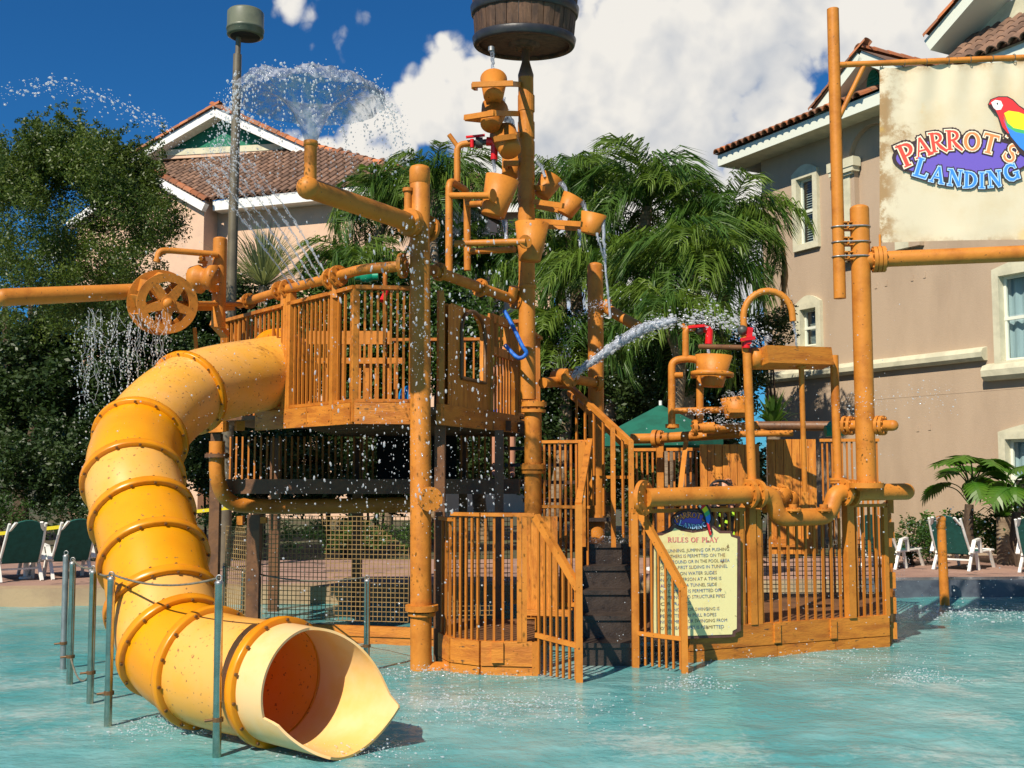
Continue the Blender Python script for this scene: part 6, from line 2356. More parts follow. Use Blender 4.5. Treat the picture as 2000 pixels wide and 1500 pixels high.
LOGO1 = [('P', 1771, 301, 44, 24), ('A', 1801, 287, 38, 16), ('R', 1831, 277, 38, 9), ('R', 1863, 273, 38, 3), ('O', 1899, 276, 36, 0), ('T', 1934, 280, 38, -14), ("'", 1966, 277, 40, -20), ('S', 1976, 299, 36, -36)]
LOGO2 = [('L', 1801, 328, 36, -17), ('A', 1832, 341, 31, -12), ('N', 1866, 347, 31, -6), ('D', 1895, 351, 31, -2), ('I', 1918, 352, 30, 0), ('N', 1943, 349, 31, 5), ('G', 1976, 336, 32, 18)]
PARROT = [  # flat colour shapes of the printed macaw, photo pixels of the banner
    ('ink_dark', [(1929, 205), (1934, 194), (1950, 188), (1968, 188), (1979, 194), (1991, 206), (2002, 213), (2028, 224), (2050, 262), (2062, 322), (2046, 372), (2030, 330), (2012, 312), (1992, 300), (1975, 274), (1966, 263), (1956, 250), (1948, 224), (1940, 218)]),
    ('ink_scarlet', [(1931, 204), (1936, 195), (1950, 190), (1967, 190), (1978, 196), (1989, 207), (2000, 215), (2026, 227), (2046, 262), (2040, 290), (2000, 262), (1978, 262), (1968, 260), (1958, 248), (1950, 226), (1944, 214)]),
    ('ink_white', [(1936, 200), (1944, 195), (1955, 197), (1959, 206), (1955, 214), (1946, 215), (1940, 210)]),
    ('ink_dark', [(1930, 205), (1936, 203), (1941, 211), (1945, 218), (1942, 221), (1938, 214)]),
    ('ink_yellow', [(1961, 221), (1970, 216), (1990, 219), (2016, 230), (2026, 252), (2000, 254), (1980, 250), (1968, 240)]),
    ('ink_green', [(1960, 226), (1968, 240), (1980, 250), (2000, 254), (2026, 252), (2030, 258), (2004, 262), (1984, 258), (1968, 248)]),
    ('ink_blue', [(1959, 232), (1968, 248), (1984, 258), (2004, 262), (2030, 258), (2046, 300), (2050, 340), (2034, 322), (2014, 306), (1992, 288), (1974, 266)]),
    ('ink_pink', [(2008, 300), (2024, 312), (2042, 350), (2040, 366), (2024, 330)]),
]

# ---- the banner
bo_ = P(1718, 130, 10.56)
bx1 = P(2150, 108, 10.24)
bdir = V((bx1.x - bo_.x, bx1.y - bo_.y, 0)).normalized()
bn = V((bdir.y, -bdir.x, 0))
pmB = plane_map(bo_, bn)
BNR = thing('banner', 'weathered cream cloth banner with parrot logo hanging from the mast at the right', 'banner', pmB(1900, 472))
def cloth_mat():
    m = mat('weathered_banner_cloth', (.76, .67, .48), (.68, .53, .30), 1.8, .8, .15, 160, lo=.40, hi=.85)
    t = m.node_tree
    b = t.nodes['Principled BSDF']
    old = b.inputs['Base Color'].links[0].from_socket
    tcn = t.nodes.new('ShaderNodeTexCoord')
    at = t.nodes.new('ShaderNodeAttribute')
    at.attribute_name = 'edge'
    nz = t.nodes.new('ShaderNodeTexNoise')
    nz.inputs['Scale'].default_value = 5
    nz.inputs['Detail'].default_value = 7
    nz.inputs['Roughness'].default_value = .7
    t.links.new(tcn.outputs['Object'], nz.inputs['Vector'])
    s_ = mth(t, 'MULTIPLY', at.outputs['Fac'], rng(t, nz.outputs[0], .38, .62, .15, 1))
    mx = t.nodes.new('ShaderNodeMix')
    mx.data_type = 'RGBA'
    mx.inputs['B'].default_value = (.40, .24, .10, 1)
    t.links.new(old, mx.inputs['A'])
    t.links.new(rng(t, s_, .08, .75, 0, .95), mx.inputs['Factor'])
    n2 = t.nodes.new('ShaderNodeTexNoise')
    n2.inputs['Scale'].default_value = 3.3
    n2.inputs['Detail'].default_value = 4
    t.links.new(tcn.outputs['Object'], n2.inputs['Vector'])
    m2 = t.nodes.new('ShaderNodeMix')
    m2.data_type = 'RGBA'
    m2.inputs['B'].default_value = (.80, .50, .10, 1)
    t.links.new(mx.outputs['Result'], m2.inputs['A'])
    t.links.new(rng(t, n2.outputs[0], .63, .80, 0, .65), m2.inputs['Factor'])
    t.links.new(m2.outputs['Result'], b.inputs['Base Color'])
    tb = t.nodes.new('ShaderNodeBsdfTranslucent')
    t.links.new(m2.outputs['Result'], tb.inputs['Color'])
    ms = t.nodes.new('ShaderNodeMixShader')
    ms.inputs[0].default_value = .2
    t.links.new(b.outputs[0], ms.inputs[1])
    t.links.new(tb.outputs[0], ms.inputs[2])
    t.links.new(ms.outputs[0], t.nodes['Material Output'].inputs[0])
    return m
nxb, nyb = 80, 40
cm = MB()
ev = []
gridv = []
for j in range(nyb + 1):
    for i in range(nxb + 1):
        px = 1718 + (2150 - 1718) * i / nxb
        t = i / nxb
        sag = 4 * abs(sin(pi * t * 7))
        y0 = 131 - 22 * t + sag * .8
        y1 = 474 - 5 * t - 3 * sin(pi * t)
        v = j / nyb
        w = .020 * sin(t * 40 + 1.2 * sin(v * 3)) * (1 - v) ** 2 + .014 * sin(t * 16 + v * 2) * (.3 + v)
        # the printed middle hangs flat
        w *= .25 + .75 * max(0, abs(v - .58) * 3.2 - .55) if .2 < v < .95 else 1
        gridv.append(pmB(px, y0 + (y1 - y0) * v, w - .008))
        # grime grows in from the hems and side seam
        e_ = max(math.exp(-t * 432 / 38), .6 * math.exp(-v * 343 / 14), .45 * math.exp(-(1 - v) * 343 / 16), .9 * math.exp(-((t * 432 - 40) ** 2) / 900 - ((v * 343 - 125) ** 2) / 600))
        ev.append(e_)
cm.add(gridv, [(j * (nxb + 1) + i, (j + 1) * (nxb + 1) + i, (j + 1) * (nxb + 1) + i + 1, j * (nxb + 1) + i + 1) for j in range(nyb) for i in range(nxb)], True)
co = cm.build('cloth', cloth_mat(), BNR)
at_ = co.data.attributes.new('edge', 'FLOAT', 'POINT')
at_.data.foreach_set('value', ev)
def ell(cx, cy, rx, ry, n=40): return [(cx + rx * cos(2 * pi * i / n), cy + ry * sin(2 * pi * i / n)) for i in range(n)]
l0 = .006
for (k, pts, m) in ((0, ell(1879, 308, 137, 45), 'ink_dark'), (1, ell(1880, 309, 130, 38), 'ink_purple')):
    o = MB()
    blob(o, pmB, pts, l0 + k * .001)
    o.build('logo_oval', M[m], BNR)
for (L_, cols, nm) in ((LOGO1, ('ink_dark', 'ink_pale', 'ink_red', 'ink_orange'), 'logo_letters'), (LOGO2, ('ink_dark', 'ink_sky', 'ink_blue', 'ink_blue'), 'logo_letters')):
    for k, grow in ((0, .13), (1, .06), (2, 0)):
        o, o2 = MB(), MB()
        for idx, (ch, cx, cy, h, rot) in enumerate(L_):
            strokes(o if k < 2 or idx < 4 else o2, letter_tf(pmB, cx, cy, h, rot, ch, l0 + .004 + k * .0022), ch, grow, .1)
        o.build(nm, M[cols[k]], BNR, stuff=True)
        if o2.v:
            o2.build(nm, M[cols[3]], BNR, stuff=True)
for k, (m, pts) in enumerate(PARROT):
    o = MB()
    blob(o, pmB, pts, l0 + .012 + k * .0006)
    o.build('printed_parrot', M[m], BNR)
o = MB()
blob(o, pmB, ell(1948, 202, 1.6, 1.6, 8), l0 + .019)
o.build('printed_parrot', M['ink_dark'], BNR)
for i in range(11):
    t = (i + .05) / 10
    q = pmB(1720 + 430 * t, 126 - 22 * t, 0)
    rg = MB()
    rg.tube([q + V((0, .036 * cos(2 * pi * k / 10), .036 * sin(2 * pi * k / 10))) for k in range(11)], .004, 5, caps=False)
    rg.build('lacing_ring', M['rope'], BNR)

# ---- rules sign on the picket fence
sg_o = FPt(1400) + fn * .062
pmS = plane_map(sg_o, fn)
RS = thing('rules_sign', 'cream rules of play notice board with parrot crest hung on the picket fence', 'sign', pmS(1360, 1246))
def crest(cx, cy, rx, ry, a0, a1, n=12): return [(cx + rx * cos(radians(a0 + (a1 - a0) * i / n)), cy - ry * sin(radians(a0 + (a1 - a0) * i / n))) for i in range(n + 1)]
outl = ([(1272, 1250), (1272, 1042), (1288, 1041), (1308, 1034), (1314, 1026)] + crest(1354, 1017, 42, 22, 200, -20, 14) +
        [(1398, 1030), (1408, 1037), (1430, 1037), (1431, 1044), (1438, 1046), (1446, 1048), (1447, 1232), (1437, 1236), (1436, 1243), (1420, 1245)])
inn = ([(1277, 1244), (1278, 1047), (1294, 1046), (1312, 1038), (1318, 1031), (1330, 1037), (1354, 1041), (1380, 1037), (1390, 1030), (1396, 1035), (1406, 1042), (1426, 1042), (1428, 1048), (1440, 1052), (1439, 1228), (1431, 1232), (1430, 1239)])
MB().poly([pmS(x, y, 0) for x, y in outl], .03, fn).build('board', M['sign_border'], RS)
MB().poly([pmS(x, y, .005) for x, y in inn], .004, fn).build('face', M['sign_face'], RS)
for (pts, m, l) in ((ell(1352, 1016, 36, 17.5), 'ink_dark', .005), (ell(1351, 1016, 34, 15.5), 'ink_purple', .0065)):
    o = MB()
    blob(o, pmS, pts, l)
    o.build('crest_oval', M[m], RS)
def map_logo(cx, cy): return (1351 + (cx - 1880) * .262, 1016.5 + (cy - 311) * .30)
for (L_, cols) in ((LOGO1, ('ink_dark', 'ink_orange')), (LOGO2, ('ink_dark', 'ink_sky'))):
    for k, grow in ((0, .08), (1, 0)):
        o = MB()
        for (ch, cx, cy, h, rot) in L_:
            x, y = map_logo(cx, cy)
            strokes(o, letter_tf(pmS, x, y, h * .29, rot, ch, .008 + k * .0015), ch, grow, 0)
        o.build('crest_letters', M[cols[k]], RS, stuff=True)
SP_ = [('ink_dark', [(1362, 990), (1366, 983), (1373, 980), (1381, 984), (1388, 996), (1391, 1012), (1388, 1022), (1392, 1040), (1387, 1047), (1379, 1024), (1374, 1006), (1368, 996)]),
       ('ink_scarlet', [(1365, 987), (1369, 983), (1374, 982), (1379, 988), (1374, 996), (1369, 994)]),
       ('ink_white', [(1364, 988), (1367, 985), (1370, 989), (1368, 993)]),
       ('ink_yellow', [(1371, 995), (1379, 988), (1384, 996), (1376, 1003)]),
       ('ink_green', [(1375, 1003), (1384, 996), (1387, 1004), (1378, 1010)]),
       ('ink_blue', [(1378, 1010), (1387, 1004), (1388, 1014), (1384, 1024), (1380, 1020)]),
       ('ink_scarlet', [(1380, 1020), (1385, 1024), (1390, 1044), (1386, 1046)])]
for k, (m, pts) in enumerate(SP_):
    o = MB()
    if k == 0:
        o.poly([pmS(x, y, .016) for x, y in pts], .012, fn)
    else:
        blob(o, pmS, pts, .0165 + k * .0006)
    o.build('crest_parrot', M[m], RS)
def line_letters(txt, x0, x1, yb, h, lift, m, grow=0):
    tw = sum(GL[c][1] for c in txt)
    o = MB()
    sx = (x1 - x0) / tw
    x = x0
    for c in txt:
        def tf(a, b, l, x=x): return pmS(x + a * sx, yb - b * h, lift + l)
        strokes(o, tf, c, grow, .2)
        x += GL[c][1] * sx
    o.build('title_letters', M[m], RS, stuff=True)
line_letters('RULES OF PLAY', 1304, 1403, 1059, 9.5, .0075, 'ink_pink')
LINES = [('NO RUNNING, JUMPING OR PUSHING', 1284, 1424, 1078), ('OTHERS IS PERMITTED ON THE', 1302, 1416, 1089), ('PLAYGROUND OR IN THE POOL AREA', 1290, 1425, 1100),
         ('NO HEAD-FIRST SLIDING IN TUNNEL', 1284, 1421, 1111), ('SLIDE OR ON WATER SLIDES', 1290, 1400, 1123), ('ONLY ONE PERSON AT A TIME IS', 1284, 1409, 1134.5),
         ('ALLOWED IN A TUNNEL SLIDE', 1290, 1400, 1146), ('NO CLIMBING IS PERMITTED ON', 1290, 1408, 1157.5), ('PLUMBING AND STRUCTURE PIPES', 1290, 1416, 1169),
         ('OR RAILS', 1290, 1350, 1181.5), ('NO HANGING OR SWINGING IS', 1290, 1405, 1193.5), ('PERMITTED ON PULL ROPES', 1290, 1399, 1205),
         ('NO CLIMBING OR SWINGING FROM', 1290, 1420, 1216.5), ('OVERHEAD PIPES IS PERMITTED', 1290, 1414, 1229)]
tl = MB()
for (s, x0, x1, yb) in LINES:
    cu = bpy.data.curves.new('t', 'FONT')
    cu.body = s
    cu.resolution_u = 2
    to = bpy.data.objects.new('t', cu)
    COL.objects.link(to)
    bpy.context.view_layer.update()
    me_ = bpy.data.meshes.new_from_object(to.evaluated_get(bpy.context.evaluated_depsgraph_get()))
    xs_ = [v.co.x for v in me_.vertices]
    wd = max(xs_) - min(xs_)
    sl_y = (x0 - 1350) * -.015
    tl.add([pmS(x0 + (v.co.x - min(xs_)) / wd * (x1 - x0), yb - v.co.y * 9.2 - ((x0 + (v.co.x - min(xs_)) / wd * (x1 - x0)) - 1340) * .03, .0075) for v in me_.vertices],
           [tuple(p.vertices) for p in me_.polygons])
    bpy.data.objects.remove(to)
    bpy.data.curves.remove(cu)
    bpy.data.meshes.remove(me_)
tl.build('rules_text', M['ink_mixed'], RS, stuff=True)

# ---- people
def skinned(name, pts, edges, rad, m, parent=None, sub=2):
    me_ = bpy.data.meshes.new(name)
    org = ROOT[parent.name] if parent is not None else V((0, 0, 0))
    me_.from_pydata([tuple(V(q) - org) for q in pts], edges, [])
    ob = bpy.data.objects.new(name, me_)
    COL.objects.link(ob)
    sk_ = ob.modifiers.new('skin', 'SKIN')
    for i, r in enumerate(rad):
        me_.skin_vertices[0].data[i].radius = (r, r) if not isinstance(r, tuple) else r
    me_.skin_vertices[0].data[0].use_root = True
    sb_ = ob.modifiers.new('sub', 'SUBSURF')
    sb_.levels = sb_.render_levels = sub
    bpy.context.view_layer.update()
    nm_ = bpy.data.meshes.new_from_object(ob.evaluated_get(bpy.context.evaluated_depsgraph_get()))
    bpy.data.objects.remove(ob)
    nm_.name = name
    nm_.polygons.foreach_set('use_smooth', [True] * len(nm_.polygons))
    nm_.materials.clear()
    nm_.materials.append(m)
    ob = bpy.data.objects.new(name, nm_)
    COL.objects.link(ob)
    if parent is not None:
        ob.parent = parent
        ROOT[ob.name] = org
    return ob

def person(loc, ht, face, hands, label, shirt, shorts):
    """standing figure; hands: two targets in world space"""
    s = ht / 1.70
    loc = V(loc)
    rt = thing('person', label, 'person', loc)
    R3 = Matrix.Rotation(face, 3, 'Z')
    def L3(x, y, z): return loc + R3 @ (V((x, y, z)) * s)
    pts = [L3(0, 0, .93), L3(0, .0, 1.08), L3(0, 0, 1.28), L3(0, 0, 1.43), L3(0, -.01, 1.52)]
    rad = [.135, .125, .15, .09, .052]
    ed_ = [(0, 1), (1, 2), (2, 3), (3, 4)]
    hd = L3(0, -.025, 1.60)
    for sd in (-1, 1):
        i = len(pts)
        pts += [L3(sd * .095, 0, .86), L3(sd * .11, -.01, .48), L3(sd * .115, .01, .09), L3(sd * .12, -.10, .03)]
        rad += [.085, .056, .036, .030]
        ed_ += [(0, i), (i, i + 1), (i + 1, i + 2), (i + 2, i + 3)]
    arms = []
    for k, sd in enumerate((-1, 1)):
        i = len(pts)
        sh = L3(sd * .17, 0, 1.38)
        hnd = V(hands[k])
        el = sh.lerp(hnd, .5) + R3 @ V((sd * .09, .02, -.10)) * s
        pts += [sh, el, hnd]
        rad += [.052, .036, .026]
        ed_ += [(3, i), (i, i + 1), (i + 1, i + 2)]
        arms.append((sh, el, hnd))
    skinned('body', pts, ed_, [r * s for r in rad], M['skin'], rt)
    head = MB()
    # skull, jaw, nose, ears
    prof = [(0, -.115), (.042, -.105), (.062, -.06), (.072, 0), (.075, .05), (.058, .10), (.03, .122), (0, .128)]
    head.lathe(hd, (0, 0, 1), [(r * s, h * s) for r, h in prof], 18)
    hv = [V(q) for q in head.v]
    head.v = [tuple(hd + R3 @ V((q.x, q.y * 1.18, q.z))) for q in [(R3.inverted() @ (v - hd)) for v in hv]]
    head.lathe(hd + R3 @ V((0, -.082, -.01)) * s, R3 @ V((0, -1, -.2)), [(.018 * s, 0), (.014 * s, .014 * s), (0, .022 * s)], 8)
    for sd in (-1, 1):
        head.sphere(hd + R3 @ V((sd * .074, .01, .0)) * s, .022 * s, 8, 6, (.5, .9, 1.3))
    head.build('head', M['skin'], rt)
    fc = MB()
    for sd in (-1, 1):
        fc.sphere(hd + R3 @ V((sd * .03, -.074, .018)) * s, .011 * s, 8, 6)
    fc.build('eyes', M['hair'], rt)
    MB().beam(hd + R3 @ V((-.022, -.078, -.052)) * s, hd + R3 @ V((.022, -.078, -.052)) * s, .01 * s, .009 * s).build('mouth', M['ink_red'], rt)
    hr = MB()
    hr.sphere(hd + R3 @ V((0, .018, .035)) * s, .088 * s, 16, 10, (1, 1.1, 1.15))
    hr.build('hair', M['hair'], rt)
    for k, (sh, el, hnd) in enumerate(arms):
        d = (hnd - el).normalized()
        side = d.cross(V((0, 0, 1))).normalized()
        upv = side.cross(d)
        hm = [hnd, hnd + d * .05 * s, hnd + d * .085 * s]
        pp, rr_, ee = list(hm), [.024 * s, .03 * s, .022 * s], [(0, 1), (1, 2)]
        for j in range(4):
            o = side * (.028 - .0185 * j) * s
            b_ = hm[2] + o
            i = len(pp)
            ln_ = (.062, .075, .08, .068)[j] * s
            pp += [b_, b_ + d * ln_ * .55 - upv * .012 * s, b_ + d * ln_ * .7 - upv * .035 * s]
            rr_ += [.009 * s, .0085 * s, .0075 * s]
            ee += [(2, i), (i, i + 1), (i + 1, i + 2)]
        i = len(pp)
        q = hm[0] + d * .025 * s + side * (.035 if k else -.035) * s
        pp += [q, q + (d * .04 + side * (.02 if k else -.02)) * s]
        rr_ += [.011 * s, .009 * s]
        ee += [(0, i), (i, i + 1)]
        skinned('hand', pp, ee, rr_, M['skin'], rt, 1)
    if shirt:
        p2 = [L3(0, 0, .92), L3(0, 0, 1.10), L3(0, 0, 1.28), L3(0, 0, 1.42)]
        r2 = [.155, .145, .168, .105]
        e2 = [(0, 1), (1, 2), (2, 3)]
        for k, sd in enumerate((-1, 1)):
            i = len(p2)
            sh, el, _ = arms[k]
            p2 += [sh, sh.lerp(el, .55)]
            r2 += [.07, .056]
            e2 += [(3, i), (i, i + 1)]
        skinned('shirt', p2, e2, [r * s for r in r2], M[shirt], rt)
    p3, r3, e3 = [L3(0, 0, .98), L3(0, 0, .90)], [.15, .16], [(0, 1)]
    for sd in (-1, 1):
        i = len(p3)
        p3 += [L3(sd * .095, 0, .84), L3(sd * .115, -.005, .56)]
        r3 += [.105, .09]
        e3 += [(1, i), (i, i + 1)]
    skinned('shorts', p3, e3, [r * s for r in r3], M[shorts], rt)
    return rt, L3
pq_ = P(983, 940, 14.3)
person((pq_.x, 14.3, 1.63), 1.70, .1, (V((pq_.x - .28, 14.15, 2.50)), V((pq_.x + .28, 14.1, 2.52))), 'bare legged person in blue and white shorts standing behind the tower railing', None, 'shorts')
wq = P(1409, 962, 11.3)
chl, L3 = person((P(1413, 1000, 11.62).x, 11.62, .30), 1.30, .15, (P(1391, 957, 11.36), P(1428, 947, 11.36)), 'child in black and lime shirt gripping the steering wheel behind the rules sign', 'shirt_b', 'shirt_b')
for (x, z, w, h) in ((-.10, 1.27, .05, .035), (.09, 1.28, .05, .04), (-.09, 1.12, .05, .02), (.10, 1.02, .04, .03), (-.02, 1.18, .03, .03)):
    q = L3(x, -.165, z)
    MB().box(q, (w, .012, h), Matrix.Rotation(.3, 3, 'Y')).build('shirt_print', M['lime'], chl)
SWh = thing('steering_wheel', 'black toy steering wheel gripped by the child above the front pipe', 'steering wheel', wq)
wn_ = V((.15, -.96, .25)).normalized()
ww = wn_.cross(V((0, 0, 1))).normalized()
w2 = wn_.cross(ww)
MB().tube([wq + (ww * cos(2 * pi * i / 28) + w2 * sin(2 * pi * i / 28)) * .125 for i in range(29)], .016, 8, caps=False).build('rim', M['black'], SWh)
sp_ = MB()
for k in range(3):
    a = 2 * pi * k / 3 + .5
    sp_.beam(wq, wq + (ww * cos(a) + w2 * sin(a)) * .122, .022, .01, up=wn_)
sp_.tube([wq + wn_ * .02, wq - wn_ * .1], .026, 10)
sp_.build('spokes', M['black'], SWh)
# ================================================================== WATER IN THE AIR
random.seed(77)
def dropmat():
    m = bpy.data.materials.new('flying_water_drop')
    m.use_nodes = True
    t = m.node_tree
    b = t.nodes['Principled BSDF']
    b.inputs['Base Color'].default_value = (.82, .85, .88, 1)
    b.inputs['Roughness'].default_value = .06
    b.inputs['IOR'].default_value = 1.33
    b.inputs['Specular IOR Level'].default_value = .9
    tl_ = t.nodes.new('ShaderNodeBsdfTranslucent')
    tl_.inputs[0].default_value = (.85, .88, .92, 1)
    tr = t.nodes.new('ShaderNodeBsdfTransparent')
    m1 = t.nodes.new('ShaderNodeMixShader')
    m1.inputs[0].default_value = .45
    t.links.new(b.outputs[0], m1.inputs[1])
    t.links.new(tl_.outputs[0], m1.inputs[2])
    m2 = t.nodes.new('ShaderNodeMixShader')
    m2.inputs[0].default_value = .46
    t.links.new(m1.outputs[0], m2.inputs[1])
    t.links.new(tr.outputs[0], m2.inputs[2])
    t.links.new(m2.outputs[0], t.nodes['Material Output'].inputs[0])
    return m
M['drop'] = dropmat()
def sheetmat(name, lo, hi, scale, stretch, body=.30, base=.12):
    """thin moving water: mostly clear, streaked and torn"""
    m = bpy.data.materials.new(name)
    m.use_nodes = True
    t = m.node_tree
    b = t.nodes['Principled BSDF']
    b.inputs['Base Color'].default_value = (.42, .45, .52, 1)
    b.inputs['Roughness'].default_value = .12
    b.inputs['Specular IOR Level'].default_value = .35
    tcn = t.nodes.new('ShaderNodeTexCoord')
    mp = t.nodes.new('ShaderNodeMapping')
    mp.inputs['Scale'].default_value = stretch
    t.links.new(tcn.outputs['Object'], mp.inputs[0])
    n = t.nodes.new('ShaderNodeTexNoise')
    n.inputs['Scale'].default_value = scale
    n.inputs['Detail'].default_value = 5
    n.inputs['Roughness'].default_value = .65
    t.links.new(mp.outputs[0], n.inputs['Vector'])
    bp = t.nodes.new('ShaderNodeBump')
    bp.inputs['Strength'].default_value = .7
    bp.inputs['Distance'].default_value = .03
    t.links.new(n.outputs[0], bp.inputs['Height'])
    t.links.new(bp.outputs[0], b.inputs['Normal'])
    tr = t.nodes.new('ShaderNodeBsdfTransparent')
    tr.inputs[0].default_value = (.80, .83, .87, 1)
    ms = t.nodes.new('ShaderNodeMixShader')
    t.links.new(rng(t, n.outputs[0], lo, hi, base, body), ms.inputs[0])
    t.links.new(tr.outputs[0], ms.inputs[1])
    t.links.new(b.outputs[0], ms.inputs[2])
    t.links.new(ms.outputs[0], t.nodes['Material Output'].inputs[0])
    return m
M['sheet'] = sheetmat('thin_water_sheet', .40, .64, 15, (1, 1, .6), .70, .15)
M['stream'] = sheetmat('falling_water_stream', .36, .58, 24, (1, 1, .3), .85)

ICO = []
_g = (1 + sqrt(5)) / 2
for a in (-1, 1):
    for b in (-_g, _g):
        ICO += [V((0, a, b)).normalized(), V((a, b, 0)).normalized(), V((b, 0, a)).normalized()]
_bm = bmesh.new()
for q in ICO:
    _bm.verts.new(q)
bmesh.ops.convex_hull(_bm, input=_bm.verts)
_bm.verts.ensure_lookup_table()
_bm.verts.index_update()
ICO = [v.co.copy() for v in _bm.verts]
ICF = [tuple(v.index for v in f.verts) for f in _bm.faces]
_bm.free()
def drop(mb, c, r, st=None):
    if st is None:
        mb.add([c + q * r for q in ICO], ICF, True)
    else:
        d, k = st
        mb.add([c + (q + d * q.dot(d) * (k - 1)) * r for q in ICO], ICF, True)
def rdir():
    return V((random.gauss(0, 1), random.gauss(0, 1), random.gauss(0, 1))).normalized()
def rsize(a=.0045, b=.014): return a * .8 + (b - a * .8) * R() ** 4

def jet(mb, pts, n, s0, s1, a=.004, b=.013, t0=0, t1=1, st=1.6):
    """drops along a path, spreading from s0 to s1"""
    sp = spline(pts, 16)
    N = len(sp) - 1
    for _ in range(n):
        t = U(t0, t1)
        f = t * N
        i = min(int(f), N - 1)
        q = sp[i].lerp(sp[i + 1], f - i)
        d = (sp[i + 1] - sp[i]).normalized()
        s = s0 + (s1 - s0) * t
        drop(mb, q + V((random.gauss(0, s), random.gauss(0, s), random.gauss(0, s))), rsize(a, b), (d, U(1, st)))
def stuff(mb, name, label, cat, m='drop'):
    return mb.solo(name, M[m], label, cat, None, None, 'stuff')

# fountain crown over the nozzle
ntp = ROOT[FC.name]
nz_p = V((nb.x, nb.y, nt_.z))
k_ = nz_p.y / F
prof = [(12, 0), (22, 28), (36, 58), (56, 84), (82, 104), (108, 112), (128, 108), (141, 96), (147, 80)]
cr = MB()
SG = 128
pr2 = []
for i in range(len(prof) - 1):
    for t in (0, .5):
        pr2.append((prof[i][0] + (prof[i + 1][0] - prof[i][0]) * t, prof[i][1] + (prof[i + 1][1] - prof[i][1]) * t))
pr2.append(prof[-1])
vs_ = []
for (r, h) in pr2:
    for k in range(SG):
        a = 2 * pi * k / SG
        nn_ = noise.noise(V((cos(a) * 2.2, sin(a) * 2.2, h * .02))) * .10 + noise.noise(V((cos(a) * 7, sin(a) * 7, h * .05))) * .09 + noise.noise(V((cos(a) * 16, sin(a) * 16, h * .08))) * .06
        rr = r * (1 + nn_ * min(1, r / 60))
        vs_.append(nz_p + V((cos(a) * rr * k_, sin(a) * rr * k_, (h + nn_ * 55 * (r / 150) ** 2) * k_)))
cr.add(vs_, [(i * SG + k, i * SG + (k + 1) % SG, (i + 1) * SG + (k + 1) % SG, (i + 1) * SG + k) for i in range(len(pr2) - 1) for k in range(SG)], True)
crown = cr.solo('fountain_sheet', M['sheet'], 'umbrella shaped sheet of water bursting from the fountain nozzle', 'water spray', None, None, 'stuff')
fd = MB()
for _ in range(900):
    a = U(0, 2 * pi)
    t = R() ** 1.1
    r = 150 + 50 * t + random.gauss(0, 9)
    h = 96 - 16 * t - 125 * t * t + random.gauss(0, 9)
    drop(fd, nz_p + V((cos(a) * r * k_, sin(a) * r * k_, h * k_)), rsize(.004, .014))
for _ in range(260):
    a = U(0, 2 * pi)
    r, h = prof[random.randint(4, 8)]
    drop(fd, nz_p + V((cos(a) * r * k_, sin(a) * r * k_, h * k_ + random.gauss(0, .02))), rsize(.004, .012))
for _ in range(60):       # ragged threads hanging from the rim
    a = U(0, 2 * pi)
    r, h = 149 + U(-6, 14), 78 + U(-10, 5)
    p = nz_p + V((cos(a) * r * k_, sin(a) * r * k_, h * k_))
    for j in range(9):
        p = p + V((cos(a) * .016, sin(a) * .016, -.016 - .006 * j)) + rdir() * .012
        drop(fd, p, U(.004, .008), (V((0, 0, 1)), 1.6))
stuff(fd, 'fountain_drops', 'ring of loose drops falling round the fountain sheet', 'water spray')

M['strand0'] = M['drop'].copy()
M['strand0'].name = 'clear_jet_water'
M['strand0'].node_tree.nodes['Mix Shader.001'].inputs[0].default_value = .6
# slanting jets from the ring pipe
sj = MB()
for k in range(6):
    e0 = P(572 + k * 13, 562 - k * 5, 10.5 - k * .05)
    p1 = P(500 + k * 15, 462 - k * 6, 10.1)
    p2 = P(438 + k * 14, 386 - k * 9, 9.8)
    p3 = P(375 + k * 12, 322 - k * 10, 9.4)
    jet(sj, [e0, p1, p2, p3], 330, .003, .02, .0028, .008, st=4.5)
    sj.tube([q + V((random.gauss(0, .006), 0, random.gauss(0, .006))) for q in spline([e0, p1, p2], 8)], [.008, .006, .003], 5)
stuff(sj, 'spray_jets', 'bundle of thin jets slanting up from the ring pipe left of the fountain', 'water spray', 'strand0')
# high arc of drops in the sky at the left
ha = MB()
jet(ha, [P(-40, 196, 9), P(60, 172, 9), P(130, 168, 9), P(230, 200, 9), P(335, 250, 9)], 360, .045, .03, .003, .011, st=2.2)
jet(ha, [P(100, 190, 9), P(200, 210, 9), P(330, 262, 9), P(400, 320, 9), P(450, 400, 9.2)], 200, .05, .06, .003, .010)
stuff(ha, 'drop_arc', 'thin arc of glittering drops across the blue sky above the oak', 'water spray')
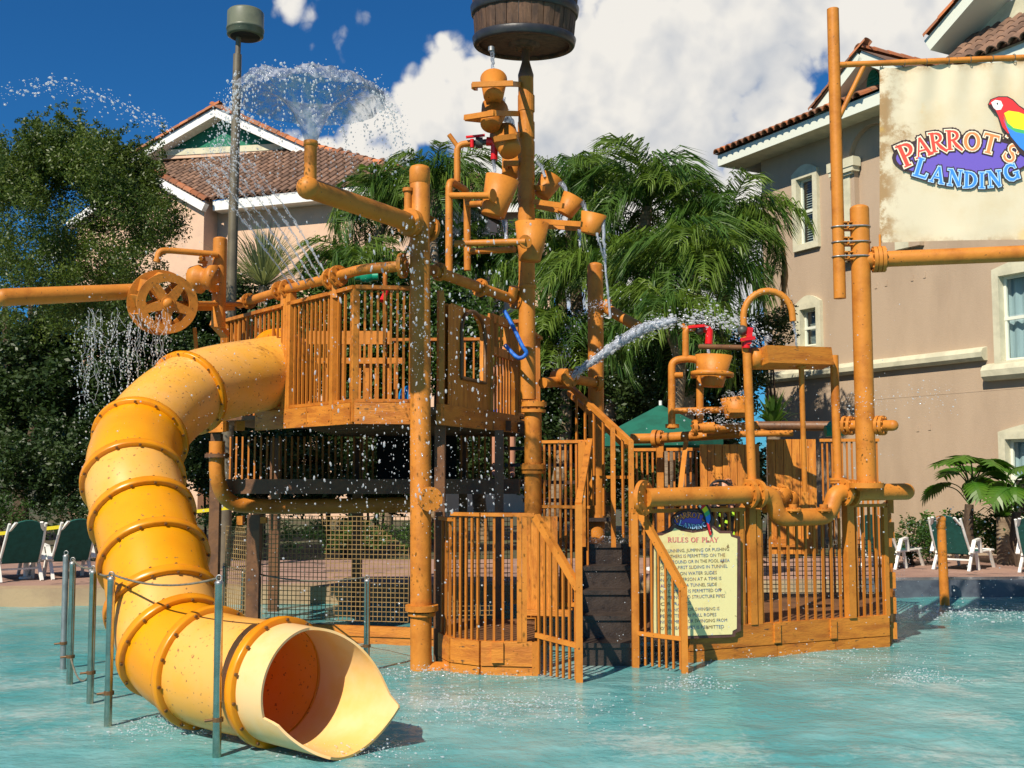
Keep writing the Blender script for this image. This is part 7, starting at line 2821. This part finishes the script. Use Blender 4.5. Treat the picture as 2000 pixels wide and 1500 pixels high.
# curtain below the pipe arm and wheel
ct_ = MB()
for k in range(26):
    px = U(140, 330)
    p = P(px, 612 + U(0, 30), 10.0 + U(-.2, .3))
    vx = U(-.05, .03)
    L_ = random.randint(14, 40)
    for j in range(L_):
        p = p + V((vx * .1 + random.gauss(0, .007), random.gauss(0, .006), -.022 - .0006 * j))
        if R() < .75:
            drop(ct_, p, U(.0025, .0075), (V((0, 0, 1)), 2.0))
for _ in range(420):
    drop(ct_, P(U(140, 345), 620 + 300 * R() ** 1.5, 10 + U(-.5, .5)), rsize(.003, .010))
stuff(ct_, 'water_curtain', 'ragged curtain of water falling below the pipe arm and wheel', 'water spray')
wb_ = MB()
for k in range(24):
    px = U(150, 335)
    p = P(px, 600 + U(0, 20), 10.0 + U(-.25, .25))
    pts, rr_ = [p], [U(.003, .007)]
    for j in range(random.randint(6, 22)):
        p = p + V((random.gauss(0, .016), random.gauss(0, .008), -U(.025, .05)))
        pts.append(p)
        rr_.append(U(.0012, .0036))
        if R() < .12:
            q = [p]
            for _ in range(4):
                q.append(q[-1] + V((random.gauss(0, .03), 0, -U(.01, .03))))
            wb_.tube(q, [.003, .0015], 5)
    wb_.tube(pts, rr_, 5)
M['strand'] = M['drop'].copy()
M['strand'].name = 'clear_water_strand'
M['strand'].node_tree.nodes['Mix Shader.001'].inputs[0].default_value = .74
wb_.solo('water_strands', M['strand'], 'web of thin water strands hanging under the pipe arm at the left', 'water spray', None, None, 'stuff')
# cannon jet arching over the stairs to the right
cj = MB()
CJ = [P(1118, 735, 11.35), P(1180, 690, 11.2), P(1250, 645, 11.1), P(1320, 625, 11.0), P(1390, 622, 10.9), P(1450, 640, 10.85), P(1500, 672, 10.8)]
jet(cj, CJ, 1500, .012, .075, .004, .014, 0, 1, 2.5)
jet(cj, CJ[:4], 900, .02, .04, .004, .010, 0, .9, 3)
stuff(cj, 'cannon_jet', 'wide jet of water arching from the cannon over the stairs', 'water spray')
MB().tube(spline(CJ[:4], 8), [.02, .045, .06, .03], 10, caps=False).solo('jet_core', M['stream'], 'glassy core of the jet leaving the water cannon', 'water spray', None, None, 'stuff')
cj2 = MB()
jet(cj2, [P(1185, 595, 12.1), P(1150, 600, 12.0), P(1115, 650, 11.9), P(1088, 720, 11.8)], 420, .02, .07, .003, .010)
stuff(cj2, 'side_spray', 'fan of drops falling left of the dark support column', 'water spray')
# streams between barrel, cups and buckets
def stream(pts, r, name, label, n=60, spread=.012):
    sp = spline(pts, 6)
    m_ = MB()
    m_.tube([q + V((random.gauss(0, .003), 0, 0)) for q in sp], [r, r * .8, r * .55, r * .7], 8, caps=False)
    o = m_.solo(name, M['stream'], label, 'water stream', None, 'streams between the cups', 'stuff')
    d_ = MB()
    jet(d_, pts, n, spread * .4, spread * 1.6, .003, .009)
    d_.solo('stream_drops', M['drop'], 'drops round the ' + label, 'water spray', None, None, 'stuff')
b3 = BY - .3
stream([P(961, 98, b3), P(962, 120, b3), P(963, 142, b3)], .026, 'water_stream', 'short stream pouring from the barrel into the top cup', 30)
stream([P(984, 190, b3), P(985, 205, b3), P(986, 222, b3)], .016, 'water_stream', 'thin stream beside the second cup from the top', 20)
stream([P(986, 228, b3), P(999, 240, b3), P(1002, 262, b3)], .05, 'water_stream', 'sheet of water sliding from the second cup into the third', 40)
stream([P(965, 312, FY + .2), P(966, 330, FY + .2), P(967, 350, FY + .1)], .022, 'water_stream', 'stream from the red valve into the upper big bucket', 30)
stream([P(1048, 316, BY), P(1058, 328, BY), P(1064, 346, BY)], .026, 'water_stream', 'stream tipping into the highest right hand cup', 30)
stream([P(1094, 356, BY), P(1104, 368, BY), P(1108, 386, BY)], .032, 'water_stream', 'stream tipping into the middle right hand cup', 40)
stream([P(1134, 394, BY - .2), P(1142, 404, BY - .2), P(1146, 420, BY - .2)], .034, 'water_stream', 'stream tipping into the lowest right hand cup', 40)
stream([P(1178, 430, BY - .3), P(1180, 480, BY - .3), P(1184, 540, BY - .3), P(1192, 620, BY - .3)], .02, 'water_stream', 'long thin stream falling from the lowest right hand cup', 110, .016)
stream([P(1166, 455, BY - .4), P(1172, 480, BY - .4), P(1180, 505, BY - .35)], .015, 'water_stream', 'second thread of water leaving the lowest right hand cup', 30)
stream([P(1131, 448, BY - .3), P(1132, 462, BY - .3), P(1133, 480, BY - .3)], .02, 'water_stream', 'dribble below the arm of the lowest right hand cup', 30)
stream([P(985, 430, FY - .1), P(988, 450, FY - .1), P(988, 468, FY - .1)], .03, 'water_stream', 'faint stream below the upper big bucket', 40, .03)
stream([P(1384, 672, 11.9), P(1384, 685, 11.9), P(1386, 702, 11.85)], .026, 'water_stream', 'stream from the small red valve into its bucket', 25)
stream([P(1549, 628, 10.42), P(1553, 650, 10.42), P(1556, 676, 10.45)], .014, 'water_stream', 'thin stream from the arched spout into the trough', 25)
# water domes over the small bucket
sd = MB()
for s in (-1, 1):
    jet(sd, [P(1437, 778, 11.5), P(1437 + s * 14, 765, 11.5), P(1437 + s * 24, 785, 11.45), P(1437 + s * 30, 830, 11.4)], 150, .006, .03, .003, .008)
jet(sd, [P(1345, 800, 11.5), P(1380, 812, 11.4), P(1420, 825, 11.3), P(1450, 838, 11.2)], 200, .02, .05, .003, .010)
stuff(sd, 'bucket_splash', 'splash of drops over the small lower bucket', 'water spray')
# loose drops everywhere round the tower
ld = MB()
for _ in range(1500):
    px, py = random.gauss(810, 125), U(420, 1010)
    if py > 850 and R() < .2:
        px = U(430, 1000)
    drop(ld, P(px, py, U(8.4, 9.5)), rsize(.002, .0105), (V((U(-.3, .3), 0, 1)).normalized(), U(1, 3.2)))
for _ in range(420):
    drop(ld, P(U(430, 1010), U(840, 1230), U(8.3, 9.3)), rsize(.003, .011))
for _ in range(420):
    drop(ld, P(U(150, 560), U(470, 1000), U(8.5, 10)), rsize(.003, .010))
for _ in range(600):
    drop(ld, P(U(1060, 1760), U(560, 1290), U(8.6, 10)), rsize(.003, .009))
for _ in range(110):
    drop(ld, P(random.gauss(820, 16), U(430, 700), U(9.3, 9.6)), rsize(.004, .012))
stuff(ld, 'flying_drops', 'loose white drops drifting in front of the tower and fences', 'water spray')
rs = MB()
jet(rs, [P(1640, 800, 10.2), P(1700, 785, 10.1), P(1780, 772, 10), P(1860, 790, 10)], 200, .05, .09, .003, .008)
for _ in range(170):
    drop(rs, P(random.gauss(1880, 60), U(990, 1170), U(13, 14.2)), rsize(.004, .015))
for k in range(8):
    px = 1800 + k * 9
    jet(rs, [P(1835, 1010, 14), P(px - 40, 1030, 14), P(px - 60 - k * 4, 1110, 14), P(px - 68 - k * 5, 1165, 14)], 26, .004, .02, .003, .007)
stuff(rs, 'right_spray', 'fine spray drifting in front of the right loungers', 'water spray')

# splashes standing on the pool
def splash(px, py, w, h, n, label, a=.0016, b=.0065):
    m_ = MB()
    g = G(px, py)
    for _ in range(int(n * 2.2)):
        x, y = random.gauss(0, w), random.gauss(0, w * .6)
        z = abs(random.gauss(0, h)) * max(.1, 1 - (x * x + y * y) / (4 * w * w))
        drop(m_, g + V((x, y, z + .004)), rsize(a, b), (V((1, 0, 0)), U(1, 2.4)))
    stuff(m_, 'splash', label, 'splash')
splash(930, 1385, .55, .035, 750, 'broken white water in front of the left picket platform')
splash(700, 1470, .22, .03, 260, 'small splash at the slide mouth')
splash(380, 1425, .28, .05, 420, 'splash along the lower bend of the slide')
splash(830, 1318, .25, .05, 260, 'splash round the foot of the front column')
splash(950, 1318, .4, .03, 300, 'bubbles along the left platform base')
splash(1350, 1345, .16, .06, 220, 'small splash right of the stair rails')
splash(1790, 1330, .2, .06, 240, 'small splash on the open pool at the right')
splash(1560, 1282, .8, .025, 420, 'bubbles along the right platform base')
splash(1900, 1200, .8, .03, 360, 'foamy band beside the spout post', .004, .012)
splash(1190, 1045, .22, .05, 260, 'spray breaking on the stair landing') if False else None
st_ = MB()
for _ in range(300):
    drop(st_, V((pl(U(1135, 1235), 11.2).x, 11.15 + U(-.1, .5), 1.0 + abs(random.gauss(0, .05)))), rsize(.003, .009))
stuff(st_, 'landing_spray', 'white spray breaking on the top stair landing', 'splash')
